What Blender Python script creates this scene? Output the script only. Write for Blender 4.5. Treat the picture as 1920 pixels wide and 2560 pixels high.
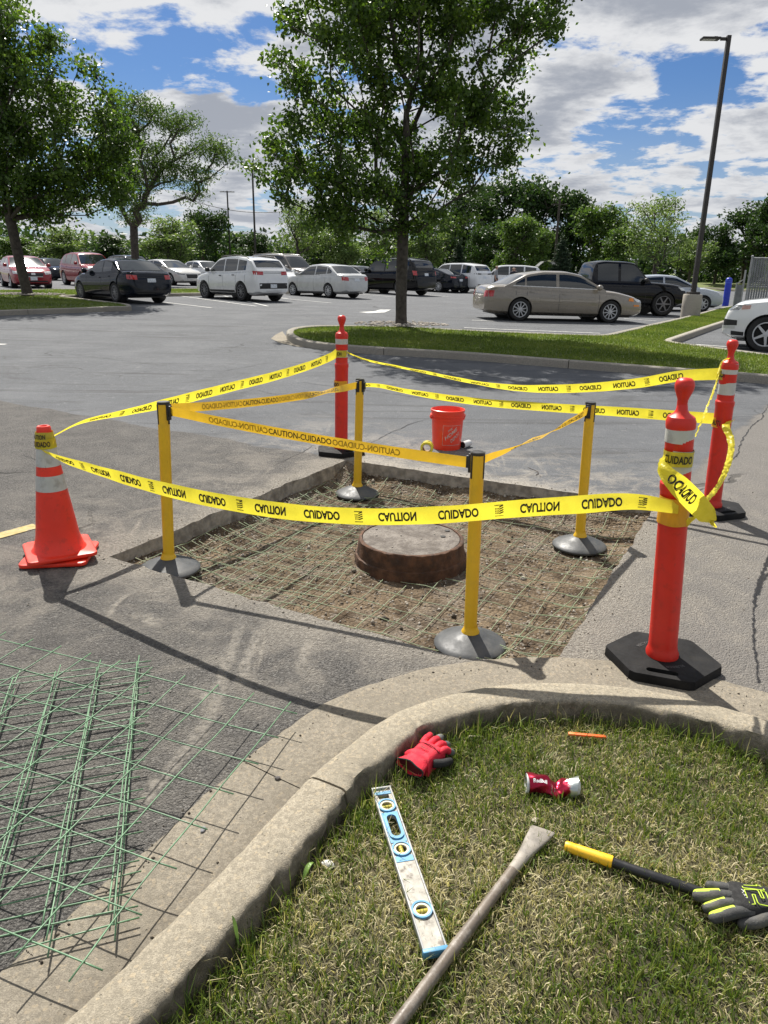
import bpy, bmesh, math, random
import numpy as np
from mathutils import Vector, Matrix, noise, geometry
from mathutils.bvhtree import BVHTree

for o in list(bpy.data.objects): bpy.data.objects.remove(o)
S = bpy.context.scene
col = S.collection
rnd = random.Random(7)
NR = np.random.default_rng(11)
rad = math.radians

# ------------------------------------------------------------------ camera
FPX, PITCH, ROLL, CAMH = 1850.0, rad(18.3), rad(0.85), 1.585     # focal length in photo pixels (1920 x 2560)
CF = Vector((0, math.cos(PITCH), -math.sin(PITCH)))
_u0 = Vector((1, 0, 0)).cross(CF)
CR = Vector((1, 0, 0)) * math.cos(ROLL) + _u0 * math.sin(ROLL)
CU = _u0 * math.cos(ROLL) - Vector((1, 0, 0)) * math.sin(ROLL)
CC = Vector((0, 0, CAMH))
cam = bpy.data.cameras.new('camera')
cam.sensor_fit = 'VERTICAL'; cam.sensor_height = 24.0; cam.lens = FPX / 2560 * 24.0
cam.clip_start = 0.05; cam.clip_end = 2000
camo = bpy.data.objects.new('camera', cam); col.objects.link(camo)
camo.matrix_world = Matrix.Translation(CC) @ Matrix((CR, CU, -CF)).transposed().to_4x4()
S.camera = camo

# ------------------------------------------------------------------ sky and sun
SUN_EL, SUN_AZ = rad(51), rad(-20)          # azimuth from +Y towards +X
W = bpy.data.worlds.new('World'); S.world = W; W.use_nodes = True
wn = W.node_tree; wn.nodes.clear()
def N(tree, typ, **kw):
    n = tree.nodes.new(typ)
    for k, v in kw.items():
        if k in n.inputs.keys() if isinstance(k, str) else False: n.inputs[k].default_value = v
        else: setattr(n, k, v)
    return n
def L(tree, a, b): tree.links.new(a, b)
out = N(wn, 'ShaderNodeOutputWorld'); bg = N(wn, 'ShaderNodeBackground'); bg.inputs['Strength'].default_value = 0.05
sky = N(wn, 'ShaderNodeTexSky'); sky.sky_type = 'NISHITA'; sky.sun_disc = False
sky.sun_elevation = SUN_EL; sky.sun_rotation = SUN_AZ; sky.air_density = 1.0; sky.dust_density = 0.6; sky.ozone_density = 2.5
def M(tree, op, a=None, b=None, c=None, clamp=False):
    n = tree.nodes.new('ShaderNodeMath'); n.operation = op; n.use_clamp = clamp
    for i, v in enumerate((a, b, c)):
        if v is None: continue
        if isinstance(v, (int, float)): n.inputs[i].default_value = v
        else: tree.links.new(v, n.inputs[i])
    return n.outputs[0]
def MR(tree, v, a, b, c=0.0, d=1.0, smooth=True):
    n = tree.nodes.new('ShaderNodeMapRange'); n.interpolation_type = 'SMOOTHSTEP' if smooth else 'LINEAR'
    tree.links.new(v, n.inputs[0])
    for i, x in zip((1, 2, 3, 4), (a, b, c, d)): n.inputs[i].default_value = x
    return n.outputs[0]
def NOI(tree, vec, scale, detail=6, rough=0.55, dist=0.0):
    n = tree.nodes.new('ShaderNodeTexNoise'); n.inputs['Scale'].default_value = scale; n.inputs['Detail'].default_value = detail
    n.inputs['Roughness'].default_value = rough; n.inputs['Distortion'].default_value = dist
    if vec is not None: tree.links.new(vec, n.inputs['Vector'])
    return n.outputs[0]
def MIX(tree, f, a, b, mode='MIX'):
    n = tree.nodes.new('ShaderNodeMix'); n.data_type = 'RGBA'; n.blend_type = mode
    for s, v in ((n.inputs['Factor'], f), (n.inputs[6], a), (n.inputs[7], b)):
        if isinstance(v, (int, float)): s.default_value = v
        elif isinstance(v, tuple): s.default_value = (v[0], v[1], v[2], 1)
        else: tree.links.new(v, s)
    return n.outputs[2]
tc = N(wn, 'ShaderNodeTexCoord'); sx = N(wn, 'ShaderNodeSeparateXYZ'); L(wn, tc.outputs['Generated'], sx.inputs[0])
den = M(wn, 'ADD', M(wn, 'MAXIMUM', sx.outputs[2], 0.0), 0.16)
cv = N(wn, 'ShaderNodeCombineXYZ')
L(wn, M(wn, 'DIVIDE', sx.outputs[0], den), cv.inputs[0]); L(wn, M(wn, 'DIVIDE', sx.outputs[1], den), cv.inputs[1]); cv.inputs[2].default_value = 5.1
def shifted(dx, dy):
    v = wn.nodes.new('ShaderNodeVectorMath'); v.operation = 'ADD'; L(wn, cv.outputs[0], v.inputs[0]); v.inputs[1].default_value = (dx, dy, 0)
    return v.outputs[0]
def cloud(dx, dy):
    v = shifted(dx + 6.3, dy + 5.5)
    big = NOI(wn, v, 1.15, 2, 0.5)
    n = NOI(wn, v, 3.1, 10, 0.60, 0.15)
    return M(wn, 'ADD', M(wn, 'MULTIPLY', n, 0.72), M(wn, 'MULTIPLY', big, 0.40))
c0 = cloud(0, 0); c1 = cloud(math.sin(SUN_AZ) * 0.09, math.cos(SUN_AZ) * 0.09)
mask = MR(wn, c0, 0.482, 0.55)
thick = MR(wn, M(wn, 'ADD', M(wn, 'MULTIPLY', c1, 0.7), M(wn, 'MULTIPLY', c0, 0.3)), 0.53, 0.66)
ccol = MIX(wn, thick, (9.8, 9.9, 10.1), (4.6, 4.95, 5.7))
haze_f = MR(wn, sx.outputs[2], 0.0, 0.22, 0.55, 0.0)
ccol = MIX(wn, M(wn, 'MULTIPLY', haze_f, 0.5), ccol, (6.2, 6.5, 7.1))
skyc = MIX(wn, 1.0, sky.outputs[0], (0.47, 0.68, 0.98), 'MULTIPLY')
fin = MIX(wn, M(wn, 'MAXIMUM', mask, M(wn, 'MULTIPLY', haze_f, 0.6)), skyc, ccol)
L(wn, fin, bg.inputs[0]); L(wn, bg.outputs[0], out.inputs[0])
sun = bpy.data.lights.new('sun', 'SUN'); sun.energy = 5.0; sun.angle = rad(0.53); sun.color = (1.0, 0.95, 0.87)
suno = bpy.data.objects.new('sun', sun); col.objects.link(suno); suno.location = (-8, 20, 30)
LD = Vector((-math.sin(SUN_AZ) * math.cos(SUN_EL), -math.cos(SUN_AZ) * math.cos(SUN_EL), -math.sin(SUN_EL)))
suno.rotation_euler = LD.to_track_quat('-Z', 'Y').to_euler()
S.render.engine = 'CYCLES'
S.view_settings.view_transform = 'Standard'; S.view_settings.look = 'None'; S.view_settings.gamma = 1.0
S.view_settings.exposure = 0.70
S.view_settings.use_curve_mapping = False
S.cycles.max_bounces = 8; S.cycles.transparent_max_bounces = 16

# ------------------------------------------------------------------ photo pixel -> place
def ray(x, y): return CF + CR * ((x - 960) / FPX) - CU * ((y - 1280) / FPX)
def G(x, y):
    t = min(max((y - 9) / 15, 0), 1); r = t * t * (3 - 2 * t)
    return r * (0.17 - 0.016 * min(max(x, -14), 12))
def at(x, y, dz=0.0):
    d = ray(x, y); z = 0.0
    for i in range(25):
        t = (z + dz - CAMH) / d.z; P = CC + d * t; z = G(P.x, P.y)
    return P
def atz(x, y, z):
    d = ray(x, y); return CC + d * ((z - CAMH) / d.z)
def aty(x, y, Y):
    d = ray(x, y); return CC + d * (Y / d.y)
def onplane(x, y, A, B):          # ray with the vertical plane through A and B
    n = Vector((B.y - A.y, -(B.x - A.x), 0)); d = ray(x, y)
    return CC + d * ((A - CC).dot(n) / d.dot(n))

# ------------------------------------------------------------------ mesh helpers
class MB:
    def __init__(s): s.v = []; s.f = []
    def add(s, vs, fs):
        b = len(s.v); s.v += [tuple(p) for p in vs]; s.f += [tuple(i + b for i in f) for f in fs]; return s
    def box(s, c, d, R=None):
        c = Vector(c); vs = []
        for x in (-.5, .5):
            for y in (-.5, .5):
                for z in (-.5, .5):
                    p = Vector((x * d[0], y * d[1], z * d[2]))
                    vs.append(c + (R @ p if R else p))
        return s.add(vs, [(0, 1, 3, 2), (4, 6, 7, 5), (0, 4, 5, 1), (2, 3, 7, 6), (0, 2, 6, 4), (1, 5, 7, 3)])
    def lathe(s, prof, n=24, c=(0, 0, 0), ax=None, cap=True):
        c = Vector(c); R = ax.to_track_quat('Z', 'Y').to_matrix() if ax else Matrix.Identity(3)
        vs = []; k = len(prof)
        for r, z in prof:
            for i in range(n):
                a = 2 * math.pi * i / n
                vs.append(c + R @ Vector((r * math.cos(a), r * math.sin(a), z)))
        fs = [(j * n + i, j * n + (i + 1) % n, (j + 1) * n + (i + 1) % n, (j + 1) * n + i) for j in range(k - 1) for i in range(n)]
        if cap: fs += [tuple(range(n - 1, -1, -1)), tuple((k - 1) * n + i for i in range(n))]
        return s.add(vs, fs)
    def tube(s, pts, rs, n=6, cap=True):
        pts = [Vector(p) for p in pts]; m = len(pts)
        if not hasattr(rs, '__len__'): rs = [rs] * m
        vs = []; up = None
        for i in range(m):
            t = (pts[min(i + 1, m - 1)] - pts[max(i - 1, 0)]).normalized()
            if up is None: up = t.orthogonal().normalized()
            else:
                up = up - t * up.dot(t)
                up = up.normalized() if up.length > 1e-6 else t.orthogonal().normalized()
            w = t.cross(up)
            for k in range(n):
                a = 2 * math.pi * k / n
                vs.append(pts[i] + (up * math.cos(a) + w * math.sin(a)) * rs[i])
        fs = [(i * n + k, i * n + (k + 1) % n, (i + 1) * n + (k + 1) % n, (i + 1) * n + k) for i in range(m - 1) for k in range(n)]
        if cap: fs += [tuple(range(n - 1, -1, -1)), tuple((m - 1) * n + k for k in range(n))]
        return s.add(vs, fs)
    def prism(s, poly, z0, z1, f=None):
        n = len(poly); g = f or (lambda x, y, z: (x, y, z))
        vs = [g(x, y, z0) for x, y in poly] + [g(x, y, z1) for x, y in poly]
        return s.add(vs, [tuple(range(n - 1, -1, -1)), tuple(range(n, 2 * n))] + [(i, (i + 1) % n, n + (i + 1) % n, n + i) for i in range(n)])
    def grid(s, nu, nv, fn):
        vs = [fn(i / nu, j / nv) for i in range(nu + 1) for j in range(nv + 1)]; k = nv + 1
        return s.add(vs, [(i * k + j, (i + 1) * k + j, (i + 1) * k + j + 1, i * k + j + 1) for i in range(nu) for j in range(nv)])
    def mesh(s, name, mat, smooth=None):
        me = bpy.data.meshes.new(name); me.from_pydata(s.v, [], s.f); me.update()
        if mat: me.materials.append(mat)
        if smooth is not None:
            me.shade_smooth()
            if smooth < 180: me.set_sharp_from_angle(angle=rad(smooth))
        return me
    def build(s, name, mat, parent=None, smooth=None, bevel=0.0, seg=2):
        me = s.mesh(name, mat, smooth)
        if bevel:
            bm = bmesh.new(); bm.from_mesh(me)
            bmesh.ops.recalc_face_normals(bm, faces=bm.faces)
            es = [e for e in bm.edges if e.is_manifold and e.calc_face_angle(0) > 0.5]
            bmesh.ops.bevel(bm, geom=es, offset=bevel, segments=seg, affect='EDGES', profile=.5, clamp_overlap=True)
            bm.to_mesh(me); bm.free()
            me.shade_smooth(); me.set_sharp_from_angle(angle=rad(40))
        return ob(name, me, parent)
def ob(name, me, parent=None):
    o = bpy.data.objects.new(name, me); col.objects.link(o)
    if parent: o.parent = parent
    return o
def tag(o, label=None, cat=None, group=None, kind=None):
    if label: o['label'] = label
    if cat: o['category'] = cat
    if group: o['group'] = group
    if kind: o['kind'] = kind
    return o
def thing(name, label, cat, loc=(0, 0, 0), rz=0.0, group=None):
    o = bpy.data.objects.new(name, None); col.objects.link(o); o.empty_display_size = .1
    o.location = loc; o.rotation_euler = (0, 0, rz)
    return tag(o, label, cat, group)
def copy_tree(o, parent=None):
    c = o.copy(); col.objects.link(c); c.parent = parent
    for ch in o.children: copy_tree(ch, c)
    return c
def npmesh(name, V, F, mat, col_attr=None):
    """V (n,3), F (m,k) numpy -> mesh; col_attr (n,) float point attribute called tint"""
    me = bpy.data.meshes.new(name); n = len(V); m, k = F.shape
    me.vertices.add(n); me.vertices.foreach_set('co', V.astype(np.float32).ravel())
    me.loops.add(m * k); me.loops.foreach_set('vertex_index', F.astype(np.int32).ravel())
    me.polygons.add(m); me.polygons.foreach_set('loop_start', np.arange(0, m * k, k, dtype=np.int32))
    me.polygons.foreach_set('loop_total', np.full(m, k, dtype=np.int32))
    me.update(calc_edges=True)
    if col_attr is not None:
        a = me.attributes.new('tint', 'FLOAT', 'POINT'); a.data.foreach_set('value', col_attr.astype(np.float32))
    me.materials.append(mat); return me
def spline(pts, n):
    """Catmull-Rom through pts, n samples per span"""
    P = [Vector(p) for p in pts]; P = [P[0] * 2 - P[1]] + P + [P[-1] * 2 - P[-2]]; r = []
    for i in range(1, len(P) - 2):
        a, b, c, d = P[i - 1:i + 3]
        for k in range(n):
            t = k / n
            r.append(.5 * ((2 * b) + (c - a) * t + (2 * a - 5 * b + 4 * c - d) * t * t + (3 * b - a - 3 * c + d) * t ** 3))
    r.append(P[-2]); return r
def nz(x, y, z=0.0): return noise.noise(Vector((x, y, z)))

# ------------------------------------------------------------------ materials
MATS = {}
def newmat(name):
    m = bpy.data.materials.new(name); m.use_nodes = True; t = m.node_tree
    return m, t, t.nodes['Principled BSDF'], t.nodes['Material Output']
def objco(t):
    return t.nodes.new('ShaderNodeTexCoord').outputs['Object']
def bump(t, b, h, strength, dist):
    n = t.nodes.new('ShaderNodeBump'); n.inputs['Strength'].default_value = strength; n.inputs['Distance'].default_value = dist
    t.links.new(h, n.inputs['Height']); t.links.new(n.outputs[0], b.inputs['Normal'])
def pm(name, c, rough=.55, scuff=0.0, metal=0., var=.12, vs=8., bmp=0., bs=120., coat=0., dirt=None, ds=6., da=.35, spec=None, alpha=None, rv=.1):
    """plain procedural surface: colour with noise variation, optional dirt patches and fine relief"""
    if name in MATS: return MATS[name]
    m, t, b, o = newmat(name); co = objco(t)
    n = NOI(t, co, vs, 5, .6)
    f = MR(t, n, .3, .7)
    lo = tuple(x * (1 - var) for x in c); hi = tuple(min(1, x * (1 + var)) for x in c)
    cc = MIX(t, f, lo, hi)
    if dirt:
        df = M(t, 'MULTIPLY', MR(t, NOI(t, co, ds, 8, .68), .5, .68), da)
        cc = MIX(t, df, cc, dirt)
    if scuff:
        mq = t.nodes.new('ShaderNodeMapping'); mq.inputs['Scale'].default_value = (1, 1, .16); mq.inputs['Rotation'].default_value = (.5, .2, 0); t.links.new(co, mq.inputs[0])
        sf = M(t, 'MULTIPLY', MR(t, NOI(t, mq.outputs[0], 70, 5, .7, .6), .60, .72), MR(t, NOI(t, co, 7, 3, .6), .48, .62))
        cc = MIX(t, M(t, 'MULTIPLY', sf, scuff), cc, (.09, .045, .035))
    t.links.new(cc, b.inputs['Base Color'])
    t.links.new(MR(t, NOI(t, co, vs * 2.3, 4, .6), .3, .7, max(.02, rough - rv), min(1, rough + rv)), b.inputs['Roughness'])
    b.inputs['Metallic'].default_value = metal
    if coat: b.inputs['Coat Weight'].default_value = coat; b.inputs['Coat Roughness'].default_value = .06
    if spec is not None: b.inputs['Specular IOR Level'].default_value = spec
    if bmp: bump(t, b, NOI(t, co, bs, 3, .6), bmp, .004)
    MATS[name] = m; return m

# excavation outline on the pavement, from its corners in the photograph
HNL, HFL, HFR, HNR, HGR = (Vector((*atz(*p, 0).xy, 0)) for p in ((272, 1392), (866, 1150), (1640, 1262), (1390, 1654), (1150, 1646)))
def affine_uv():
    o = HNL; e1 = HFL - HNL; e2 = (HGR - HNL) * 1.18
    d = e1.x * e2.y - e1.y * e2.x
    return o, (e2.y / d, -e2.x / d), (-e1.y / d, e1.x / d)

def asphalt_mat():
    m, t, b, o = newmat('asphalt'); co = objco(t)
    vm = lambda vec: (lambda n: (t.links.new(co, n.inputs[0]), setattr(n, 'operation', 'DOT_PRODUCT'), n.inputs[1].__setattr__('default_value', vec), n.outputs['Value'])[-1])(t.nodes.new('ShaderNodeVectorMath'))
    edge = NOI(t, co, 1.1, 5, .6)
    def half(A, B, w):          # 1 on the left of A->B
        n = Vector((-(B.y - A.y), B.x - A.x, 0)).normalized(); off = n.dot(Vector((A.x, A.y, 0)))
        s = M(t, 'SUBTRACT', vm(tuple(n)), off)
        s = M(t, 'ADD', s, M(t, 'MULTIPLY', M(t, 'SUBTRACT', edge, .5), .35))
        return MR(t, s, -w, w)
    a = half(HFL, atz(0, 1002, 0), .03); a = M(t, 'SUBTRACT', 1.0, a)      # far side of the left seam
    c_ = half(HFR, atz(1920, 1015, 0), .05)
    lane = M(t, 'MULTIPLY', a, c_)
    fine = NOI(t, co, 230, 4, .7); mid = NOI(t, co, 55, 4, .65); big = NOI(t, co, .9, 6, .62); blotch = NOI(t, co, 4.0, 7, .65)
    vor = t.nodes.new('ShaderNodeTexVoronoi'); vor.inputs['Scale'].default_value = 125; t.links.new(co, vor.inputs['Vector'])
    old = MIX(t, MR(t, fine, .36, .66), (.075, .071, .067), (.25, .238, .222))
    stone = MR(t, vor.outputs['Color'], .62, .95, 0, .75)
    old = MIX(t, stone, old, (.36, .345, .32))
    g2 = NOI(t, co, 75, 3, .75); old = MIX(t, MR(t, g2, .38, .58, .62, 0), old, (.026, .025, .024)); old = MIX(t, MR(t, NOI(t, co, 38, 4, .7), .56, .70, 0, .5), old, (.30, .28, .255))
    old = MIX(t, MR(t, blotch, .42, .66, 0, .5), old, (.22, .205, .185))
    old = MIX(t, MR(t, big, .50, .68, 0, .4), old, (.085, .08, .077))
    old = MIX(t, MR(t, c_, 0, 1, .62, 0), old, (.30, .28, .255))
    new = MIX(t, MR(t, fine, .35, .65), (.086, .092, .101), (.150, .157, .168))
    new = MIX(t, MR(t, big, .40, .66, 0, .6), new, (.168, .175, .185))
    new = MIX(t, MR(t, NOI(t, co, 60, 3, .7), .40, .64, .45, 0), new, (.055, .056, .058))
    new = MIX(t, MR(t, NOI(t, co, .35, 7, .7, 1.5), .56, .68, 0, .55), new, (.06, .062, .066))
    # smeared tyre marks, stretched along the lane
    mp = t.nodes.new('ShaderNodeMapping'); t.links.new(co, mp.inputs[0]); mp.inputs['Rotation'].default_value = (0, 0, .35); mp.inputs['Scale'].default_value = (.25, 3.2, 1)
    new = MIX(t, MR(t, NOI(t, mp.outputs[0], 1.2, 6, .6, 1.0), .54, .68, 0, .62), new, (.055, .055, .057))
    new = MIX(t, MR(t, NOI(t, co, 1.6, 7, .7, .8), .58, .70, 0, .45), new, (.06, .061, .063)); new = MIX(t, MR(t, NOI(t, co, 9, 6, .7), .56, .68, 0, .35), new, (.22, .222, .225))
    cc = MIX(t, lane, old, new)
    # fine cracks
    cr = t.nodes.new('ShaderNodeTexVoronoi'); cr.feature = 'DISTANCE_TO_EDGE'; cr.inputs['Scale'].default_value = .42
    wv = t.nodes.new('ShaderNodeVectorMath'); wv.operation = 'MULTIPLY_ADD'; wn_ = t.nodes.new('ShaderNodeTexNoise'); wn_.inputs['Scale'].default_value = 1.7; wn_.inputs['Detail'].default_value = 6
    t.links.new(co, wn_.inputs['Vector']); t.links.new(wn_.outputs['Color'], wv.inputs[0]); wv.inputs[1].default_value = (.8, .8, 0); t.links.new(co, wv.inputs[2])
    t.links.new(wv.outputs[0], cr.inputs['Vector'])
    crack = M(t, 'MULTIPLY', MR(t, cr.outputs['Distance'], .004, .010, 1, 0), MR(t, NOI(t, co, .55, 3), .54, .66))
    cc = MIX(t, M(t, 'MULTIPLY', crack, .6), cc, (.02, .02, .02))
    # pale cutting dust round the excavation
    og, r1, r2 = affine_uv()
    u = M(t, 'SUBTRACT', vm((r1[0], r1[1], 0)), r1[0] * og.x + r1[1] * og.y)
    v = M(t, 'SUBTRACT', vm((r2[0], r2[1], 0)), r2[0] * og.x + r2[1] * og.y)
    du = M(t, 'SUBTRACT', M(t, 'ABSOLUTE', M(t, 'SUBTRACT', u, .5)), .5); dv = M(t, 'SUBTRACT', M(t, 'ABSOLUTE', M(t, 'SUBTRACT', v, .5)), .5)
    dd = M(t, 'MAXIMUM', du, dv)
    dd = M(t, 'ADD', dd, M(t, 'MULTIPLY', M(t, 'SUBTRACT', blotch, .5), -.24))
    dust = MR(t, dd, -.02, .15, 1, 0)
    wide = M(t, 'MULTIPLY', MR(t, dd, .05, .75, 1, 0), MR(t, NOI(t, co, 3.2, 9, .75, .6), .44, .60))
    dcol = MIX(t, MR(t, mid, .35, .65), (.25, .225, .19), (.43, .395, .34))
    cc = MIX(t, M(t, 'MULTIPLY', dust, .82), cc, dcol)
    cc = MIX(t, M(t, 'MULTIPLY', wide, .55), cc, dcol)
    # streaks of dust dragged towards the kerb
    mp2 = t.nodes.new('ShaderNodeMapping'); t.links.new(co, mp2.inputs[0]); mp2.inputs['Rotation'].default_value = (0, 0, -.42); mp2.inputs['Scale'].default_value = (5.5, .8, 1)
    st = M(t, 'MULTIPLY', MR(t, NOI(t, mp2.outputs[0], 1.0, 7, .65, .5), .58, .72), MR(t, dd, .05, .7, 1, 0))
    cc = MIX(t, M(t, 'MULTIPLY', st, .8), cc, dcol)
    t.links.new(cc, b.inputs['Base Color']); b.inputs['Roughness'].default_value = .88; b.inputs['Specular IOR Level'].default_value = .3
    h = M(t, 'ADD', M(t, 'MULTIPLY', vor.outputs['Distance'], -.9), M(t, 'ADD', fine, M(t, 'MULTIPLY', mid, 1.1)))
    h = M(t, 'SUBTRACT', h, M(t, 'MULTIPLY', crack, 2.0))
    bn = t.nodes.new('ShaderNodeBump'); bn.inputs['Distance'].default_value = .014; t.links.new(h, bn.inputs['Height'])
    t.links.new(MR(t, lane, 0, 1, 1.0, .55), bn.inputs['Strength']); t.links.new(bn.outputs[0], b.inputs['Normal'])
    return m
def concrete_mat(name, c, dark=.55, pit=1.0):
    m, t, b, o = newmat(name); co = objco(t)
    fine = NOI(t, co, 260, 4, .7); mid = NOI(t, co, 26, 6, .65); big = NOI(t, co, 2.6, 6, .6)
    cc = MIX(t, MR(t, fine, .34, .66), tuple(x * .66 for x in c), tuple(min(1, x * 1.2) for x in c)); cc = MIX(t, MR(t, NOI(t, co, 70, 3, .75), .40, .60, .55, 0), cc, tuple(x * .45 for x in c))
    cc = MIX(t, MR(t, big, .40, .68, 0, .55), cc, tuple(x * dark for x in c))
    cc = MIX(t, MR(t, mid, .55, .72, 0, .4), cc, (c[0] * 1.25, c[1] * 1.22, c[2] * 1.15))
    v = t.nodes.new('ShaderNodeTexVoronoi'); v.inputs['Scale'].default_value = 48; t.links.new(co, v.inputs['Vector'])
    pits = M(t, 'MULTIPLY', MR(t, v.outputs['Distance'], .06, .16, 1, 0), MR(t, NOI(t, co, 9, 2), .52, .6))
    cc = MIX(t, M(t, 'MULTIPLY', pits, .7 * pit), cc, tuple(x * .3 for x in c))
    v2 = t.nodes.new('ShaderNodeTexVoronoi'); v2.inputs['Scale'].default_value = 130; t.links.new(co, v2.inputs['Vector'])
    cc = MIX(t, MR(t, v2.outputs['Color'], .7, .95, 0, .5), cc, (c[0] * 1.3, c[1] * 1.2, c[2] * 1.05))
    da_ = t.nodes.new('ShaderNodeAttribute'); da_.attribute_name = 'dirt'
    df = M(t, 'MULTIPLY', da_.outputs['Fac'], MR(t, NOI(t, co, 14, 6, .7), .30, .62, .45, 1)); cc = MIX(t, df, cc, (.075, .062, .046))  # attribute holds real dirt, and on the kerb's inner face painted shade too
    t.links.new(cc, b.inputs['Base Color']); b.inputs['Roughness'].default_value = .9; b.inputs['Specular IOR Level'].default_value = .25
    h = M(t, 'SUBTRACT', M(t, 'ADD', fine, mid), M(t, 'MULTIPLY', pits, 1.5))
    bump(t, b, h, .7, .006); return m
def soil_mat():
    m, t, b, o = newmat('soil'); co = objco(t)
    a = NOI(t, co, 6, 8, .68, .4); f = NOI(t, co, 90, 5, .7); g = NOI(t, co, 2.2, 5, .6)
    cc = MIX(t, MR(t, a, .33, .66), (.07, .048, .03), (.25, .19, .125))
    cc = MIX(t, MR(t, g, .5, .66, 0, .8), cc, (.235, .20, .16))
    cc = MIX(t, MR(t, f, .35, .7, 0, .7), cc, (.05, .037, .026))
    v = t.nodes.new('ShaderNodeTexVoronoi'); v.inputs['Scale'].default_value = 60; t.links.new(co, v.inputs['Vector'])
    cc = MIX(t, MR(t, v.outputs['Color'], .72, .95, 0, .65), cc, (.33, .30, .26))
    t.links.new(cc, b.inputs['Base Color']); b.inputs['Roughness'].default_value = .95; b.inputs['Specular IOR Level'].default_value = .15
    bump(t, b, M(t, 'ADD', f, M(t, 'MULTIPLY', v.outputs['Distance'], -1.2)), .9, .012); return m
def tint_mat(name, ramp, rough=.6, trans=.35, spec=.3, patch=None):
    """leaf / grass colour from the tint attribute, part of the light passes through"""
    m, t, b, o = newmat(name); at_ = t.nodes.new('ShaderNodeAttribute'); at_.attribute_name = 'tint'
    r = t.nodes.new('ShaderNodeValToRGB'); el = r.color_ramp.elements
    while len(el) < len(ramp): el.new(.5)
    for e, (p, c) in zip(el, ramp): e.position = p; e.color = (*c, 1)
    t.links.new(at_.outputs['Fac'], r.inputs[0]); cc = r.outputs[0]
    t.links.new(cc, b.inputs['Base Color']); b.inputs['Roughness'].default_value = rough; b.inputs['Specular IOR Level'].default_value = spec
    tr = t.nodes.new('ShaderNodeBsdfTranslucent')
    t.links.new(MIX(t, 1.0, cc, (1.25, 1.3, .7), 'MULTIPLY'), tr.inputs[0])
    mx = t.nodes.new('ShaderNodeMixShader'); mx.inputs[0].default_value = trans
    t.links.new(b.outputs[0], mx.inputs[1]); t.links.new(tr.outputs[0], mx.inputs[2]); t.links.new(mx.outputs[0], o.inputs[0])
    return m
ASPH = asphalt_mat()
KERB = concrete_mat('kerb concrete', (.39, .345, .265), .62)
PAN = concrete_mat('gutter concrete', (.315, .28, .222), .6)
FARKERB = concrete_mat('far kerb concrete', (.36, .335, .285), .7, .3)
SOIL = soil_mat()
WALLM = pm('cut edge', (.27, .245, .21), .92, var=.35, vs=14, bmp=.8, bs=60, dirt=(.07, .055, .04), ds=5, da=.6)
LAWN = pm('lawn soil', (.045, .040, .018), .95, var=.5, vs=7, bmp=1., bs=140, dirt=(.12, .095, .05), ds=3, da=.6)
MEADOW = pm('far grass', (.115, .145, .035), .95, var=.3, vs=.8, bmp=.6, bs=30, dirt=(.13, .14, .05), ds=.3, da=.5)

# ------------------------------------------------------------------ ground, car park, excavation
def make_ground():
    xs = sorted(set(list(range(-400, 401, 40)) + list(range(-90, 91, 6)))); ys = [-60, -30, -15, -6] + list(range(0, 130, 4)) + [140, 160, 200, 260, 340, 460, 600]
    mb = MB(); k = len(ys)
    def h(x, y):
        t = min(max((y - 70) / 14, 0), 1); t = max(t, min(max((abs(x - 2) - 46) / 10, 0), 1))
        return G(x, y) - .45 + .50 * t + t * (.35 + .35 * nz(x * .03, y * .03)) * min(1, max(0, (y - 60) / 30))
    mb.add([(x, y, h(x, y)) for x in xs for y in ys], [(i * k + j, (i + 1) * k + j, (i + 1) * k + j + 1, i * k + j + 1) for i in range(len(xs) - 1) for j in range(k - 1)])
    tag(mb.build('ground', MEADOW, smooth=180), kind='structure')
make_ground()

hole = []
def hole_edge(A, B, j):
    n = int((B - A).length / .045); d = (B - A).normalized(); nn = Vector((-d.y, d.x, 0)); r = []
    for i in range(n):
        p = A.lerp(B, i / n); e = min(1, min(i, n - i) / 4)
        r.append(p + nn * e * (j * nz(p.x * 9, p.y * 9, 1.3) + j * .8 * nz(p.x * 31, p.y * 31, 5.) + j * 1.2 * nz(p.x * 2.5, p.y * 2.5, 8.)))
    return r
for A, B, j in ((HNL, HFL, .016), (HFL, HFR, .016), (HFR, HNR, .012), (HNR, HGR, .004), (HGR, HNL, .02)): hole += hole_edge(A, B, j)
def inpoly(x, y, P):
    c = False; n = len(P); j = n - 1
    for i in range(n):
        if (P[i][1] > y) != (P[j][1] > y) and x < (P[j][0] - P[i][0]) * (y - P[i][1]) / (P[j][1] - P[i][1]) + P[i][0]: c = not c
        j = i
    return c
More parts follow.
